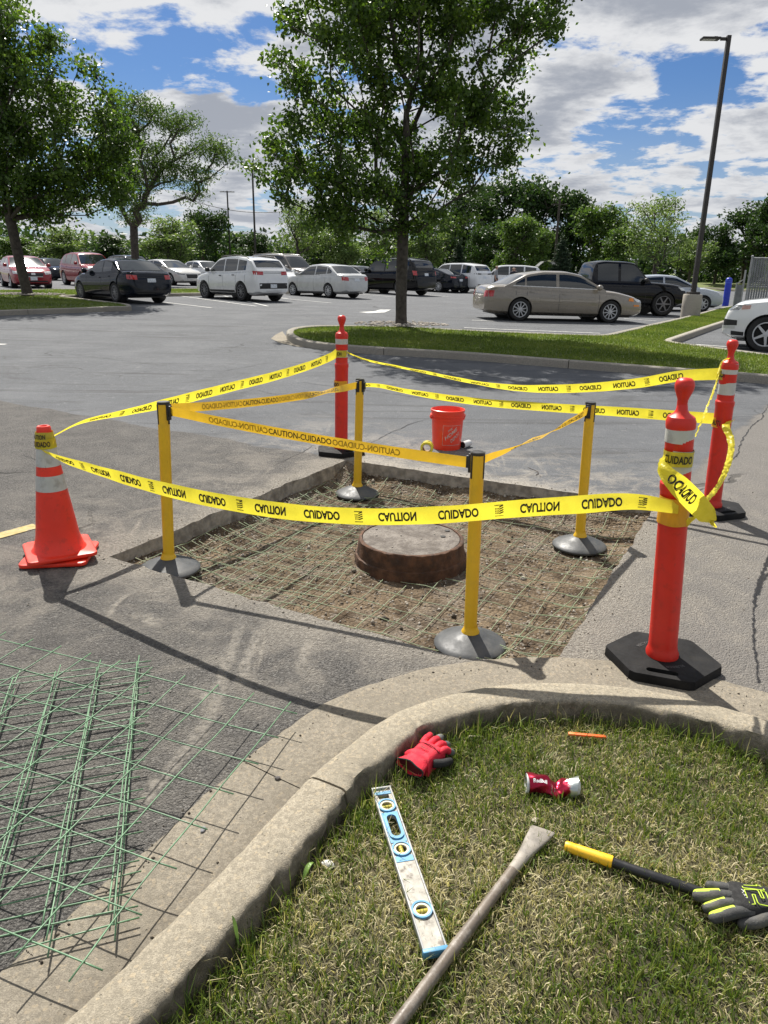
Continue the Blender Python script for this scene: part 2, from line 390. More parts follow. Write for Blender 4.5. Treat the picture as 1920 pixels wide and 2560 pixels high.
def make_lot():
    hp = [(p.x, p.y) for p in hole]; pts = list(hp); n = len(hp)
    edges = [(i, (i + 1) % n) for i in range(n)]
    for x in range(-60, 64, 3):
        for y in [-8, -4, 0] + [2 + 1.5 * k for k in range(46)]:
            if min(abs(x - 0.2), 9) < 3 and 2 < y < 7 and inpoly(x, y, hp): continue
            pts.append((x + .013, y))
    v, e, f, *_ = geometry.delaunay_2d_cdt([Vector(p) for p in pts], edges, [], 0, 1e-5)
    mb = MB(); mb.v = [(p.x, p.y, G(p.x, p.y)) for p in v]
    for t in f:
        cx = sum(v[i].x for i in t) / len(t); cy = sum(v[i].y for i in t) / len(t)
        if -3 < cx < 3 and 2 < cy < 7 and inpoly(cx, cy, hp): continue
        mb.f.append(tuple(t))
    o = mb.build('car_park', ASPH, smooth=180); tag(o, kind='structure')
    # cut faces of the pavement round the excavation
    w = MB(); m = len(hole); rows = [(0, 0.0, 0), (.3, -.035, .3), (.6, -.085, .6), (.9, -.125, 1), (1.7, -.14, 1), (2.2, -.30, 1)]
    cen = sum(hole, Vector()) / m
    vs = []
    for (inn, z, nn) in rows:
        for p in hole:
            d = (cen - p).normalized(); a = nz(p.x * 7, p.y * 7, z * 40) * .018 * nn
            q = p + d * (a + .012 * inn); vs.append((q.x, q.y, z + nz(p.x * 6, p.y * 6, 3) * .012 * nn))
    w.add(vs, [(r * m + i, r * m + (i + 1) % m, (r + 1) * m + (i + 1) % m, (r + 1) * m + i) for r in range(len(rows) - 1) for i in range(m)])
    ow = w.build('cut_edge', WALLM, o, smooth=35)
make_lot()

HZ = -.187
MHC = atz(1028, 1342, -.012).xy; SFL = Vector((*atz(424, 1430, -.115).xy, 0))
def soil_h(x, y):
    z = HZ + .018 * nz(x * 2.2, y * 2.2, 4) + .010 * nz(x * 7, y * 7, 9) + .005 * nz(x * 23, y * 23, 2)
    best = 9
    for A, B, k in ((HNL, HFL, 1.), (HFL, HFR, 1.2), (HFR, HNR, .5), (HGR, HNL, .35)):
        ab = B - A; t = max(0, min(1, (Vector((x, y, 0)) - A).dot(ab) / ab.length_squared)); d = (A + ab * t - Vector((x, y, 0))).length
        z += k * .085 * max(0, 1 - d / (.26 + .12 * nz(x * 3, y * 3, 6))) ** 1.4
    z += .075 * math.exp(-((x - SFL.x) ** 2 + (y - SFL.y) ** 2) / .07)
    dm = math.hypot(x - MHC.x, y - MHC.y); z += .02 * max(0, 1 - abs(dm - .42) / .16)
    return z
def make_floor():
    mb = MB(); mb.grid(130, 120, lambda u, v: (lambda x, y: (x, y, soil_h(x, y)))(-1.75 + u * 3.9, 2.6 + v * 3.8))
    o = mb.build('excavation_floor', SOIL, smooth=180); tag(o, kind='structure')
    # loose gravel
    V = []; F = []; T = []; hp = [(p.x, p.y) for p in hole]; k = 0
    base = np.array([(1, 0, 0), (0, 1, 0), (-1, 0, 0), (0, -1, 0), (0, 0, 1), (0, 0, -1)], float)
    fb = np.array([(0, 1, 4), (1, 2, 4), (2, 3, 4), (3, 0, 4), (1, 0, 5), (2, 1, 5), (3, 2, 5), (0, 3, 5)])
    while k < 9000:
        x = NR.uniform(-1.6, 2.); y = NR.uniform(2.75, 6.3)
        if not inpoly(x, y, hp): continue
        dens = .35 + 1.3 * max(0, nz(x * 1.3, y * 1.3, 7)) + (.5 if soil_h(x, y) > HZ + .03 else 0)
        if NR.random() > dens: continue
        r = .003 + .0055 * NR.random() ** 2 + (.012 * NR.random() if NR.random() < .03 else 0)
        q = base * (r * NR.uniform(.6, 1.3, 3)) * (1 + .25 * NR.standard_normal((6, 1)))
        a = NR.uniform(0, 6.28); c, s = math.cos(a), math.sin(a); q = q @ np.array([[c, s, 0], [-s, c, 0], [0, 0, 1]])
        V.append(q + [x, y, soil_h(x, y) + r * .35]); F.append(fb + 6 * k); T.append(np.full(6, NR.random())); k += 1
    gm = tint_mat('gravel', [(0, (.06, .05, .04)), (.4, (.20, .175, .14)), (.75, (.30, .27, .23)), (1, (.46, .43, .38))], .9, 0.)
    o = ob('gravel', npmesh('gravel', np.vstack(V), np.vstack(F), gm, np.concatenate(T)))
    tag(o, 'loose grey gravel scattered on the dirt floor of the excavation', 'gravel', kind='stuff')
make_floor()

# ------------------------------------------------------------------ near kerb, gutter, lawn
BK = [(-2.05, -1.4), (-1.5, -.55), (-.93, .35), (-.463, 1.102), (-.40, 1.206), (-.248, 1.48), (-.095, 1.787), (.011, 1.94), (.143, 2.107), (.327, 2.21), (.478, 2.263), (.738, 2.278), (1.008, 2.216), (1.264, 2.067), (1.60, 1.77), (1.95, 1.3), (2.2, .6), (2.35, -.3), (2.4, -1.4)]
back = spline([(x, y, 0) for x, y in BK], 7)
def resample(P, step):
    r = [P[0]]; acc = 0
    for a, b in zip(P, P[1:]):
        l = (b - a).length; d = step - acc
        while d <= l and l > 0: r.append(a.lerp(b, d / l)); d += step
        acc = l - (d - step)
    return r
back = resample(back, .02)
for _ in range(6): back = [back[0]] + [(back[i - 1] + back[i] * 2 + back[i + 1]) / 4 for i in range(1, len(back) - 1)] + [back[-1]]
nb = len(back)
nrm = []
for i in range(nb):
    t = (back[min(nb - 1, i + 1)] - back[max(0, i - 1)]).normalized(); nrm.append(Vector((-t.y, t.x, 0)))
jt = min(range(nb), key=lambda i: (back[i] + nrm[i] * .15 - atz(785, 1940, .14)).xy.length)
SOILZ = .055
def set_dirt_shade(o, vals):
    a = o.data.attributes.new('dirt', 'FLOAT', 'POINT'); a.data.foreach_set('value', np.array(vals, dtype=np.float32))
def make_kerb():
    root = bpy.data.objects.new('kerb', None); col.objects.link(root); tag(root, kind='structure')
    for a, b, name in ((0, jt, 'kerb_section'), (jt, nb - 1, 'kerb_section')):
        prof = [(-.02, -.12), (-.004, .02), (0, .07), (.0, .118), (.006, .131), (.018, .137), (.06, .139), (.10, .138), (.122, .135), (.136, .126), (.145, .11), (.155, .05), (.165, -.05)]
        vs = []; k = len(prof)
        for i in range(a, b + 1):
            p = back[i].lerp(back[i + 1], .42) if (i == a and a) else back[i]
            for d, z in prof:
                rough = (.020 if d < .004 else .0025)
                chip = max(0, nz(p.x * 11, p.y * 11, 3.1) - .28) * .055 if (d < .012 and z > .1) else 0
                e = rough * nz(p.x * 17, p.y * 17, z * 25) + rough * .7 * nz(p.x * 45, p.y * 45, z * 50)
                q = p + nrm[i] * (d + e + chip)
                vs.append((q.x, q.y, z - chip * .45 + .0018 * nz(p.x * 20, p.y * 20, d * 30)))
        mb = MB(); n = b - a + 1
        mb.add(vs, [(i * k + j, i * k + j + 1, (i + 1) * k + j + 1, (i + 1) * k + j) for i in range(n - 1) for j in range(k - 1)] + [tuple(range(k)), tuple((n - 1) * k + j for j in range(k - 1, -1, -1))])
        set_dirt_shade(mb.build(name, KERB, root, smooth=60), [(.75 if d < .003 and z < .12 else (.25 if d < .01 else (.35 if d > .14 else 0))) for i in range(n) for d, z in prof])  # inner face: its shade is painted dark here, together with soil staining
    # gutter pan: two slabs that meet at the same joint
    rootg = bpy.data.objects.new('gutter', None); col.objects.link(rootg); tag(rootg, kind='structure')
    for a, b in ((0, jt + 3), (jt + 3, nb - 1)):
        vs = []; n = b - a + 1
        for i in range(a, b + 1):
            p = back[i].lerp(back[i + 1], .2) if (i == a and a) else back[i]; s = (i - jt) / 60.0
            w = .315 + .10 * min(1, max(0, s)) + .012 * nz(p.x * 8, p.y * 8, 2) + .008 * nz(p.x * 30, p.y * 30, 2)
            for d, z in ((.14, .012), (.19, .006), (.30, .004), (.15 + w - .01, .005), (.15 + w, .003), (.15 + w + .004, -.02)):
                q = p + nrm[i] * d; vs.append((q.x, q.y, z + .001 * nz(p.x * 12, p.y * 12, d * 9)))
        mb = MB(); mb.add(vs, [(i * 6 + j, i * 6 + j + 1, (i + 1) * 6 + j + 1, (i + 1) * 6 + j) for i in range(n - 1) for j in range(5)])
        set_dirt_shade(mb.build('gutter_slab', PAN, rootg, smooth=180), [q_ for i in range(n) for q_ in (.85, .55, .1, .12, .3, .5)])
make_kerb()
island = [(p.x, p.y) for p in back[::6]]
def lawn_z(x, y): return SOILZ + .012 * nz(x * 3, y * 3, 1) + .006 * nz(x * 9, y * 9, 4)
def make_lawn():
    P = [Vector(p) for p in island] ; n = len(P); pts = list(P)
    for i in range(-40, 50):
        for j in range(-28, 46):
            x, y = i * .05 + .003, j * .05
            if inpoly(x, y, island): pts.append(Vector((x, y)))
    v, e, f, *_ = geometry.delaunay_2d_cdt(pts, [(i, i + 1) for i in range(n - 1)], [], 0, 1e-5)
    mb = MB(); mb.v = [(p.x, p.y, lawn_z(p.x, p.y)) for p in v]
    mb.f = [tuple(t) for t in f if inpoly(sum(v[i].x for i in t) / 3, sum(v[i].y for i in t) / 3, island)]
    tag(mb.build('lawn', LAWN, smooth=180), kind='structure')
make_lawn()
GRASS = tint_mat('grass blades', [(0, (.035, .075, .010)), (.35, (.14, .20, .034)), (.55, (.22, .235, .06)), (.7, (.36, .32, .16)), (1, (.68, .60, .38))], .5, .35, .4)
def blades(pts, h, w, tint, lean, curl=.5):
    """numpy blades of three segments; pts (n,3)"""
    n = len(pts); a = NR.uniform(0, 2 * np.pi, n); d = np.stack([np.cos(a), np.sin(a), np.zeros(n)], 1)
    b = NR.uniform(0, 2 * np.pi, n); sd = np.stack([np.cos(b), np.sin(b), np.zeros(n)], 1)
    up = np.array([0, 0, 1.])
    l = (lean)[:, None]; hh = h[:, None]; ww = (w / 2)[:, None]
    p1 = pts + up * hh * .5 * np.cos(l * .6) + d * hh * .5 * np.sin(l * .6)
    p2 = p1 + up * hh * .5 * np.cos(np.minimum(l * (1 + curl), 1.75)) + d * hh * .5 * np.sin(l * (1 + curl))
    V = np.stack([pts - sd * ww, pts + sd * ww, p1 - sd * ww * .8, p1 + sd * ww * .8, p2], 1).reshape(-1, 3)
    o = (np.arange(n) * 5)[:, None]
    F = np.concatenate([o + [0, 1, 3], o + [0, 3, 2], o + [2, 3, 4]], 0)
    return V, F, np.repeat(tint, 5)
def make_near_grass():
    nb_ = 130000
    x = NR.uniform(-.75, 2.15, nb_); y = NR.uniform(.35, 2.32, nb_)
    isl = np.array(island); keep = np.zeros(nb_, bool)
    c = np.zeros(nb_, bool); j = len(isl) - 1
    for i in range(len(isl)):
        xi, yi = isl[i]; xj, yj = isl[j]
        if yi != yj: c ^= ((yi > y) != (yj > y)) & (x < (xj - xi) * (y - yi) / (yj - yi) + xi)
        j = i
    x, y = x[c], y[c]; n = len(x)
    bk = np.array([(p.x, p.y) for p in back[::4]])
    dist = np.full(n, 9.)
    for q in bk: dist = np.minimum(dist, np.hypot(x - q[0], y - q[1]))
    pn = np.array([nz(a * 2.3, b * 2.3, 3) + .5 * nz(a * 7, b * 7, 5) for a, b in zip(x, y)])
    z = np.array([lawn_z(a, b) for a, b in zip(x, y)])
    green = np.clip(.44 + .75 * pn + .5 * np.exp(-dist / .09), .05, .95)
    isg = NR.random(n) < green
    edge = np.exp(-dist / .05)
    h = np.where(isg, NR.uniform(.022, .055, n), NR.uniform(.018, .046, n)) * (1 + 1.5 * edge * NR.random(n))
    w = np.where(isg, NR.uniform(.0022, .0046, n), NR.uniform(.0016, .0036, n))
    tint = np.where(isg, NR.uniform(.05, .55, n), NR.uniform(.6, 1., n))
    lean = np.where(isg, np.abs(NR.normal(.6, .35, n)), np.abs(NR.normal(1.0, .35, n)))
    thin = NR.random(n) < np.where(dist < .035, .35, 1)
    P = np.stack([x, y, z - .002], 1)[thin]
    V, F, T = blades(P, h[thin], w[thin], tint[thin], lean[thin])
    # long loose stems along the foot of the kerb
    m = 1300; idx = NR.integers(0, nb, m); q = np.array([(back[i].x, back[i].y) for i in idx]); nn = np.array([(nrm[i].x, nrm[i].y) for i in idx])
    q = q - nn * NR.uniform(.004, .07, m)[:, None]
    kp = (q[:, 1] > .4); q = q[kp]; m = len(q)
    V2, F2, T2 = blades(np.column_stack([q, np.full(m, SOILZ - .003)]), NR.uniform(.05, .115, m), NR.uniform(.0022, .0042, m), np.where(NR.random(m) < .75, NR.uniform(.1, .5, m), NR.uniform(.7, 1, m)), np.abs(NR.normal(.45, .3, m)), .8)
    V = np.vstack([V, V2]); F = np.vstack([F, F2 + len(T)]); T = np.concatenate([T, T2])
    o = ob('grass', npmesh('grass', V, F, GRASS, T)); tag(o, 'short half dry grass on the kerbed island with the tools', 'grass', kind='stuff')
make_near_grass()
# ------------------------------------------------------------------ lettering
_tx = {}
def text_geo(s, bold=0.0):
    """letters of a word as flat triangles, cap height 1, starting at x = 0"""
    k = (s, bold)
    if k in _tx: return _tx[k]
    cu = bpy.data.curves.new('lettering', 'FONT'); cu.body = s; cu.resolution_u = 3; cu.offset = bold; cu.fill_mode = 'FRONT'
    o = bpy.data.objects.new('lettering', cu); me = bpy.data.meshes.new_from_object(o)
    me.calc_loop_triangles()
    V = [v.co.copy() for v in me.vertices]; F = [tuple(t.vertices) for t in me.loop_triangles]
    x0 = min(v.x for v in V); y0 = min(v.y for v in V); x1 = max(v.x for v in V); y1 = max(v.y for v in V)
    V = [((v.x - x0) / (y1 - y0), (v.y - y0) / (y1 - y0)) for v in V]
    bpy.data.objects.remove(o); bpy.data.curves.remove(cu); bpy.data.meshes.remove(me)
    _tx[k] = (V, F, (x1 - x0) / (y1 - y0)); return _tx[k]
def write(mb, s, place, h, cond=1.0, bold=0.0, flipx=False, flipy=False, u0=0.0, v0=0.0):
    """put a word through place(u, v) -> point; returns its length"""
    V, F, w = text_geo(s, bold); w *= h * cond; vs = []
    for x, y in V:
        u = x * h * cond; v = y * h
        if flipx: u = w - u
        if flipy: v = h - v
        vs.append(place(u0 + u, v0 + v))
    mb.add(vs, F); return w

INK = pm('black print', (.022, .02, .012), .6, var=.2)
def tape_mat(name, c, trans):
    m, t, b, o = newmat(name); co = objco(t)
    cc = MIX(t, MR(t, NOI(t, co, 9, 5, .6), .3, .7), tuple(x * .9 for x in c), tuple(min(1, x * 1.08) for x in c))
    t.links.new(cc, b.inputs['Base Color']); b.inputs['Roughness'].default_value = .38
    tr = t.nodes.new('ShaderNodeBsdfTranslucent'); t.links.new(cc, tr.inputs[0])
    mx = t.nodes.new('ShaderNodeMixShader'); mx.inputs[0].default_value = trans
    mpz = t.nodes.new('ShaderNodeMapping'); mpz.inputs['Scale'].default_value = (1, 1, .35); t.links.new(co, mpz.inputs[0]); bump(t, b, NOI(t, mpz.outputs[0], 30, 4, .6, .5), .55, .012)
    t.links.new(b.outputs[0], mx.inputs[1]); t.links.new(tr.outputs[0], mx.inputs[2]); t.links.new(mx.outputs[0], o.inputs[0])
    return m
TAPE = tape_mat('yellow tape film', (.86, .76, .055), .55)
BELT = tape_mat('belt webbing', (.80, .50, .03), .40)
GHOST = pm('faint print', (.42, .25, .012), .6, var=.1)

class Strip:
    """a band of given width along a path; at(u, v) with u metres along it, v in -1..1 across it"""
    def __init__(s, P, Wd, hw):
        s.P = [Vector(p) for p in P]; s.W = [Vector(w).normalized() for w in Wd]; s.hw = hw if hasattr(hw, '__len__') else [hw] * len(P)
        s.s = [0.0]
        for a, b in zip(s.P, s.P[1:]): s.s.append(s.s[-1] + (b - a).length)
        s.L = s.s[-1]
    def at(s, u, v, off=0.0):
        u = min(max(u, 0), s.L); i = 0; lo, hi = 0, len(s.s) - 1
        while hi - lo > 1:
            m = (lo + hi) // 2
            if s.s[m] <= u: lo = m
            else: hi = m
        i = lo; t = (u - s.s[i]) / max(1e-9, s.s[i + 1] - s.s[i])
        w = s.W[i].lerp(s.W[i + 1], t).normalized(); d = (s.P[i + 1] - s.P[i]).normalized()
        n = d.cross(w)
        if n.length < 1e-6: n = Vector((0, -1, 0))
        n.normalize(); hw = s.hw[i] * (1 - t) + s.hw[i + 1] * t
        return s.P[i].lerp(s.P[i + 1], t) + w * v * hw + n * off
def strip_obj(name, st, parent, mat, curl=.0, nv=4, amp=0.0):
    mb = MB(); n = max(30, int(st.L / (.02 if not amp else .006)))
    def fn(a, b):
        u = a * st.L; v = b * 2 - 1
        return st.at(u, v, curl * (1 - v * v) * (.6 + .5 * nz(u * 3, v, 2)) + .003 * nz(u * 6, v * 1.5, 9) + amp * (nz(u * 22, v * 1.3, 5) + .6 * abs(nz(u * 45, v * 2.5, 8))))
    mb.grid(n, nv, fn); st.fn = lambda u, v, off: st.at(u, v, curl * (1 - v * v) * (.6 + .5 * nz(u * 3, v, 2)) + .003 * nz(u * 6, v * 1.5, 9) + amp * (nz(u * 22, v * 1.3, 5) + .6 * abs(nz(u * 45, v * 2.5, 8))) + off)
    return mb.build(name, mat, parent, smooth=180)
def logo(mb, place, u0):
    """the little flag panel: dots on one half, slanting stripes on the other, small lines of print above and below"""
    for i in range(3):
        for j in range(3):
            cu, cv = u0 + .004 + i * .0055, -.011 + j * .0095
            ring = [place(cu + .0022 * math.cos(a * 1.0472), cv + .0034 * math.sin(a * 1.0472)) for a in range(6)]
            mb.add(ring, [tuple(range(6))])
    for k in range(4):
        a = -.016 + k * .0095
        mb.add([place(u0 + .018, a), place(u0 + .034, a + .007), place(u0 + .034, a + .012), place(u0 + .018, a + .005)], [(0, 1, 2, 3)])
    for v0, h in ((.021, .0045), (-.026, .004)):
        for k in range(7): mb.add([place(u0 + .001 + k * .0048, v0), place(u0 + .0042 + k * .0048, v0), place(u0 + .0042 + k * .0048, v0 + h), place(u0 + .001 + k * .0048, v0 + h)], [(0, 1, 2, 3)])
def print_tape(st, parent, start, flipx=False, flipy=False, hw=.038, both=True):
    """CAUTION CUIDADO with the flag panel between the pairs; flips as the photograph shows its reverse"""
    u = start; seq = ('CUIDADO', 'logo', 'CAUTION') if not flipx else ('CAUTION', 'logo', 'CUIDADO'); k = 0
    while u < st.L - .05:
        w = seq[k % 3]; mb = MB()
        for off in ((.0009, -.0009) if both else (.0009,)):
            pl = lambda a, b, off=off: st.fn(a, b / hw, off)
            if w == 'logo': logo(mb, pl, u); L_ = .036
            else:
                if u + .16 > st.L: L_ = .16; continue
                L_ = write(mb, w, lambda a, b, off=off: st.fn(a, (b - .0205) / hw, off), .041, .64, .035, flipx, flipy, u0=u)
        if mb.v: mb.build('printed_panel' if w == 'logo' else 'print', INK, parent)
        u += L_ + (.062 if (w == 'logo' or seq[(k + 1) % 3] == 'logo') else .085); k += 1

# ------------------------------------------------------------------ traffic cones
ORANGE = pm('cone orange', (.80, .036, .013), .45, scuff=.75, var=.06, vs=5, dirt=(.30, .035, .02), ds=16, da=.35, rv=.08)
ORANGED = pm('post orange', (.62, .020, .009), .42, scuff=.75, var=.06, vs=5, dirt=(.26, .022, .012), ds=18, da=.35, rv=.08)
REFL = pm('reflective band', (.50, .51, .48), .42, scuff=.6, var=.08, vs=10, dirt=(.26, .25, .22), ds=12, da=.6)
RUBBER = pm('black rubber', (.010, .010, .0105), .72, spec=.18, var=.35, vs=12, bmp=.25, bs=90, dirt=(.034, .032, .029), ds=14, da=.4)
GREYRUB = pm('grey rubber', (.05, .054, .058), .55, var=.2, vs=9, bmp=.15, bs=70, dirt=(.13, .125, .115), ds=5, da=.55)
def rounded_square(a, r, n=4):
    p = []
    for cx, cy, s in ((1, 1, 0), (-1, 1, 1), (-1, -1, 2), (1, -1, 3)):
        for k in range(n + 1):
            t = (s + k / n) * math.pi / 2
            p.append((cx * (a - r) + r * math.cos(t), cy * (a - r) + r * math.sin(t)))
    return p
CONE = atz(150, 1380, .03)
def cone(rz, z, label, group, top):
    t = thing('traffic_cone', label, 'traffic cone', (CONE.x, CONE.y, z), rz, group)
    mb = MB(); sq = rounded_square(.178, .035)
    def warp(x, y, zz): return (x, y, zz + .10 * (abs(x) * abs(y)) * (1 if top else .2) + (.012 * nz(x * 5, y * 5, 3)))
    mb.prism(sq, 0, .022, warp); mb.build('base', ORANGE, t, bevel=.006)
    prof = lambda h: .128 - (.128 - .034) * (h / .72)
    H = .70
    b = MB(); zz = [.018, .03] + [H * k / 14 for k in range(1, 15)]
    pr = [(.150, .018), (.134, .034)] + [(prof(h), h) for h in zz if h > .05]
    if top: pr += [(.036, H + .012), (.030, H + .02), (.021, H + .02), (.021, H - .02)]
    b.lathe(pr, 32, cap=False); bd = b.build('body', ORANGE, t, smooth=50)
    if top:
        for z0, z1 in ((.37, .455), (.505, .63)):
            r = MB(); r.lathe([(prof(z0) + .0015, z0), (prof((z0 + z1) / 2) + .0018, (z0 + z1) / 2), (prof(z1) + .0015, z1)], 32, cap=False)
            r.build('reflective_band', REFL, t, smooth=180)
    return t
low = cone(rad(8), .006, 'lower orange traffic cone of the nested pair beside the excavation corner, only its base showing', None, False)
cone0 = cone(rad(30), .034, 'upper orange traffic cone of the nested pair, two white bands and tape round its neck', None, True)

# ------------------------------------------------------------------ delineator posts
PA, PB, PC = Vector((*atz(1657, 1634, .05).xy, 0)), Vector((*atz(853, 1118, .05).xy, 0)), Vector((*atz(1780, 1262, .05).xy, 0))
def rbar(n, h, r0=.22):
    return [(r0 * math.cos(2 * math.pi * (k + .5) / n), r0 * math.sin(2 * math.pi * (k + .5) / n)) for k in range(n)]
def delineator(loc, rz, label, bands, lean=(0, 0), ring='RECYCLED RUBBER', H=1.155):
    t = thing('delineator_post', label, 'delineator post', loc, rz, 'orange delineator posts round the excavation')
    # hexagonal rubber base with two hand slots
    n = 6; R = .235; hexa = [(R * math.cos(2 * math.pi * k / n), R * .93 * math.sin(2 * math.pi * k / n)) for k in range(n)]
    outer = []
    for k in range(n):
        a, b = Vector(hexa[k]), Vector(hexa[(k + 1) % n])
        outer += [tuple(a.lerp(b, .06)), tuple(a.lerp(b, .94))]
    slots = []
    for sgn in (1, -1):
        cx, cy = 0, sgn * .150; pts = []
        for k in range(9): a = -math.pi / 2 + math.pi * k / 8; pts.append((cx + .045 + .017 * math.cos(a), cy + .017 * math.sin(a)))
        for k in range(9): a = math.pi / 2 + math.pi * k / 8; pts.append((cx - .045 + .017 * math.cos(a), cy + .017 * math.sin(a)))
        slots.append(pts)
    pts = [Vector(p) for p in outer]; edges = [(i, (i + 1) % len(outer)) for i in range(len(outer))]
    for s in slots:
        b0 = len(pts); pts += [Vector(p) for p in s]; edges += [(b0 + i, b0 + (i + 1) % len(s)) for i in range(len(s))]
    v, e, f, *_ = geometry.delaunay_2d_cdt(pts, edges, [], 0, 1e-6)
    mb = MB(); top = []
    for t3 in f:
        cx = sum(v[i].x for i in t3) / 3; cy = sum(v[i].y for i in t3) / 3
        if inpoly(cx, cy, outer) and not any(inpoly(cx, cy, s) for s in slots): top.append(tuple(t3))
    mb.add([(p.x, p.y, .046 + (-.004 if i < len(outer) else 0)) for i, p in enumerate(v)], top)
    def wall(loop, inset):
        m = len(loop); zs = [(.042 if inset else .046, 1.0), (.036, 1.012), (.004, 1.02)] if inset else [(.046, 1.), (.002, 1.)]
        vs = [(x * s, y * s, z) for z, s in zs for x, y in loop]
        mb.add(vs, [(r * m + i, r * m + (i + 1) % m, (r + 1) * m + (i + 1) % m, (r + 1) * m + i) for r in range(len(zs) - 1) for i in range(m)])
    wall(outer, True)
    for s in slots: wall(s, False)
    base = mb.build('base', RUBBER, t, smooth=25)
    mt = MB()
    def ringplace(u, v, a0, r): a = a0 - u / r; return (math.cos(a) * (r + v), math.sin(a) * (r + v), .0475)
    write(mt, 'RECYCLED', lambda u, v: ringplace(u, v, rad(160), .098), .017, .9, .01)
    write(mt, 'RUBBER', lambda u, v: ringplace(u, v, rad(-40), .098), .017, .9, .01)
    mt.build('moulded_lettering', pm('moulded rubber', (.055, .054, .052), .6), base)
    up = thing_pivot = t
    lx, ly = lean
    L_ = lambda z: Vector((lx * z, ly * z, 0))
    k = H / 1.155
    prof = [(.066, .044), (.067, .06), (.060, .078), (.0575, .10), (.0565, .60 * k), (.0575, .755 * k), (.0605, .765 * k), (.0605, .79 * k), (.053, .80 * k), (.0525, 1.0 * k), (.0555, 1.012 * k), (.056, 1.035 * k), (.05, 1.052 * k), (.030, 1.065 * k), (.022, 1.078 * k), (.019, 1.10 * k)]
    p = MB(); n = 28; vs = []
    for r, z in prof:
        o = L_(z)
        for i in range(n): a = 2 * math.pi * i / n; vs.append((o.x + r * math.cos(a), o.y + r * math.sin(a), z))
    p.add(vs, [(j * n + i, j * n + (i + 1) % n, (j + 1) * n + (i + 1) % n, (j + 1) * n + i) for j in range(len(prof) - 1) for i in range(n)])
    p.build('tube', ORANGED, t, smooth=35)
    hp = MB(); o = L_(1.12)
    hp.lathe([(.019, 1.095 * k), (.0195, 1.115 * k), (.027, 1.135 * k), (.0345, 1.155 * k), (.0365, 1.172 * k), (.033, 1.187 * k), (.022, 1.197 * k), (.001, 1.2 * k)], 24, (o.x, o.y, 0), cap=False)
    hp.build('ball_handle', ORANGED, t, smooth=60)
    for z0, z1 in bands:
        o = L_((z0 + z1) / 2); r = MB(); rr = .0535; r.lathe([(rr, z0), (rr + .0006, (z0 + z1) / 2), (rr, z1)], 28, (o.x, o.y, 0), cap=False); r.build('reflective_band', REFL, t, smooth=180)
    return t
leanA = (-.055, .012); leanC = (-.035, .004)
delineator(PA, rad(-20), 'tall orange delineator post on black hexagonal base beside the kerb, loose tape knotted to it', ((.805, .93), (.958, 1.036)), leanA, H=1.16)
delineator(PB, rad(38), 'orange delineator post with the bucket to one side and the tree island beyond', ((.845, .905), (.955, 1.0)), (.01, 0), H=1.15)
delineator(PC, rad(20), 'orange delineator post on black base at the far corner away from the kerb', ((.82, .9), (.955, 1.02)), leanC, H=1.13)

# ------------------------------------------------------------------ belt stanchions
YELLOW = pm('yellow plastic', (.76, .46, .014), .42, scuff=.5, var=.05, vs=4, dirt=(.45, .30, .05), ds=10, da=.25, rv=.06)
BLACKP = pm('black plastic', (.02, .02, .021), .4, var=.2)
SFR, SBC, SBR = (Vector((*atz(x, y, HZ).xy, 0)) for x, y in ((1174, 1614), (893, 1238), (1447, 1370)))
def stanchion(loc, label, H, lean, heads, rz):
    zz = soil_h(loc.x, loc.y) + .004
    t = thing('belt_stanchion', label, 'stanchion', (loc.x, loc.y, zz), 0, 'yellow belt stanchions in the excavation')
    b = MB(); b.lathe([(.168, 0), (.176, .006), (.177, .016), (.170, .024), (.150, .034), (.11, .052), (.07, .068), (.05, .076), (.045, .078)], 40); b.build('base', GREYRUB, t, smooth=40)
    w = MB(); w.lathe([(.045, .074), (.044, .082), (.037, .095), (.033, .11), (.033, .115)], 28, cap=False); w.build('collar', YELLOW, t, smooth=50)
    p = MB(); lx, ly = lean
    def tb(mb, r, z0, z1, n=24, cap=True):
        vs = []
        for z in (z0, z1): vs += [(lx * z + r * math.cos(2 * math.pi * i / n), ly * z + r * math.sin(2 * math.pi * i / n), z) for i in range(n)]
        mb.add(vs, [(i, (i + 1) % n, n + (i + 1) % n, n + i) for i in range(n)] + ([tuple(range(n - 1, -1, -1)), tuple(range(n, 2 * n))] if cap else []))
    tb(p, .0315, .10, H - .012); p.build('pole', YELLOW, t, smooth=50)
    c = MB(); tb(c, .0335, H - .014, H - .002); tb(c, .029, H - .002, H); hd = c.build('cap', BLACKP, t, smooth=40)
    for a in heads:
        d = Vector((math.cos(a), math.sin(a), 0)); R = Matrix.Rotation(a, 3, 'Z'); o = Vector((lx * (H - .05), ly * (H - .05), 0))
        k = MB(); k.box(o + d * .034 + Vector((0, 0, H - .055)), (.012, .03, .09), R); k.box(o + d * .044 + Vector((0, 0, H - .05)), (.016, .022, .058), R)
        k.build('belt_clip', BLACKP, t, bevel=.003)
    for a in (rz + rad(-60), rz + rad(60), rz + rad(180)):
        d = Vector((math.cos(a), math.sin(a), 0)); R = Matrix.Rotation(a, 3, 'Z'); o = Vector((lx * (H - .07), ly * (H - .07), 0))
        k = MB(); k.box(o + d * .0318 + Vector((0, 0, H - .068)), (.006, .010, .11), R); k.build('slot', BLACKP, t, bevel=.002)
    return Vector((loc.x + lx * H, loc.y + ly * H, zz + H))
def ang(a, b): return math.atan2(b.y - a.y, b.x - a.x)
TFL = stanchion(SFL, 'yellow belt stanchion at the hole corner beside the traffic cones', .985, (.042, 0), [ang(SFL, SBC), ang(SFL, SFR)], rad(-80))
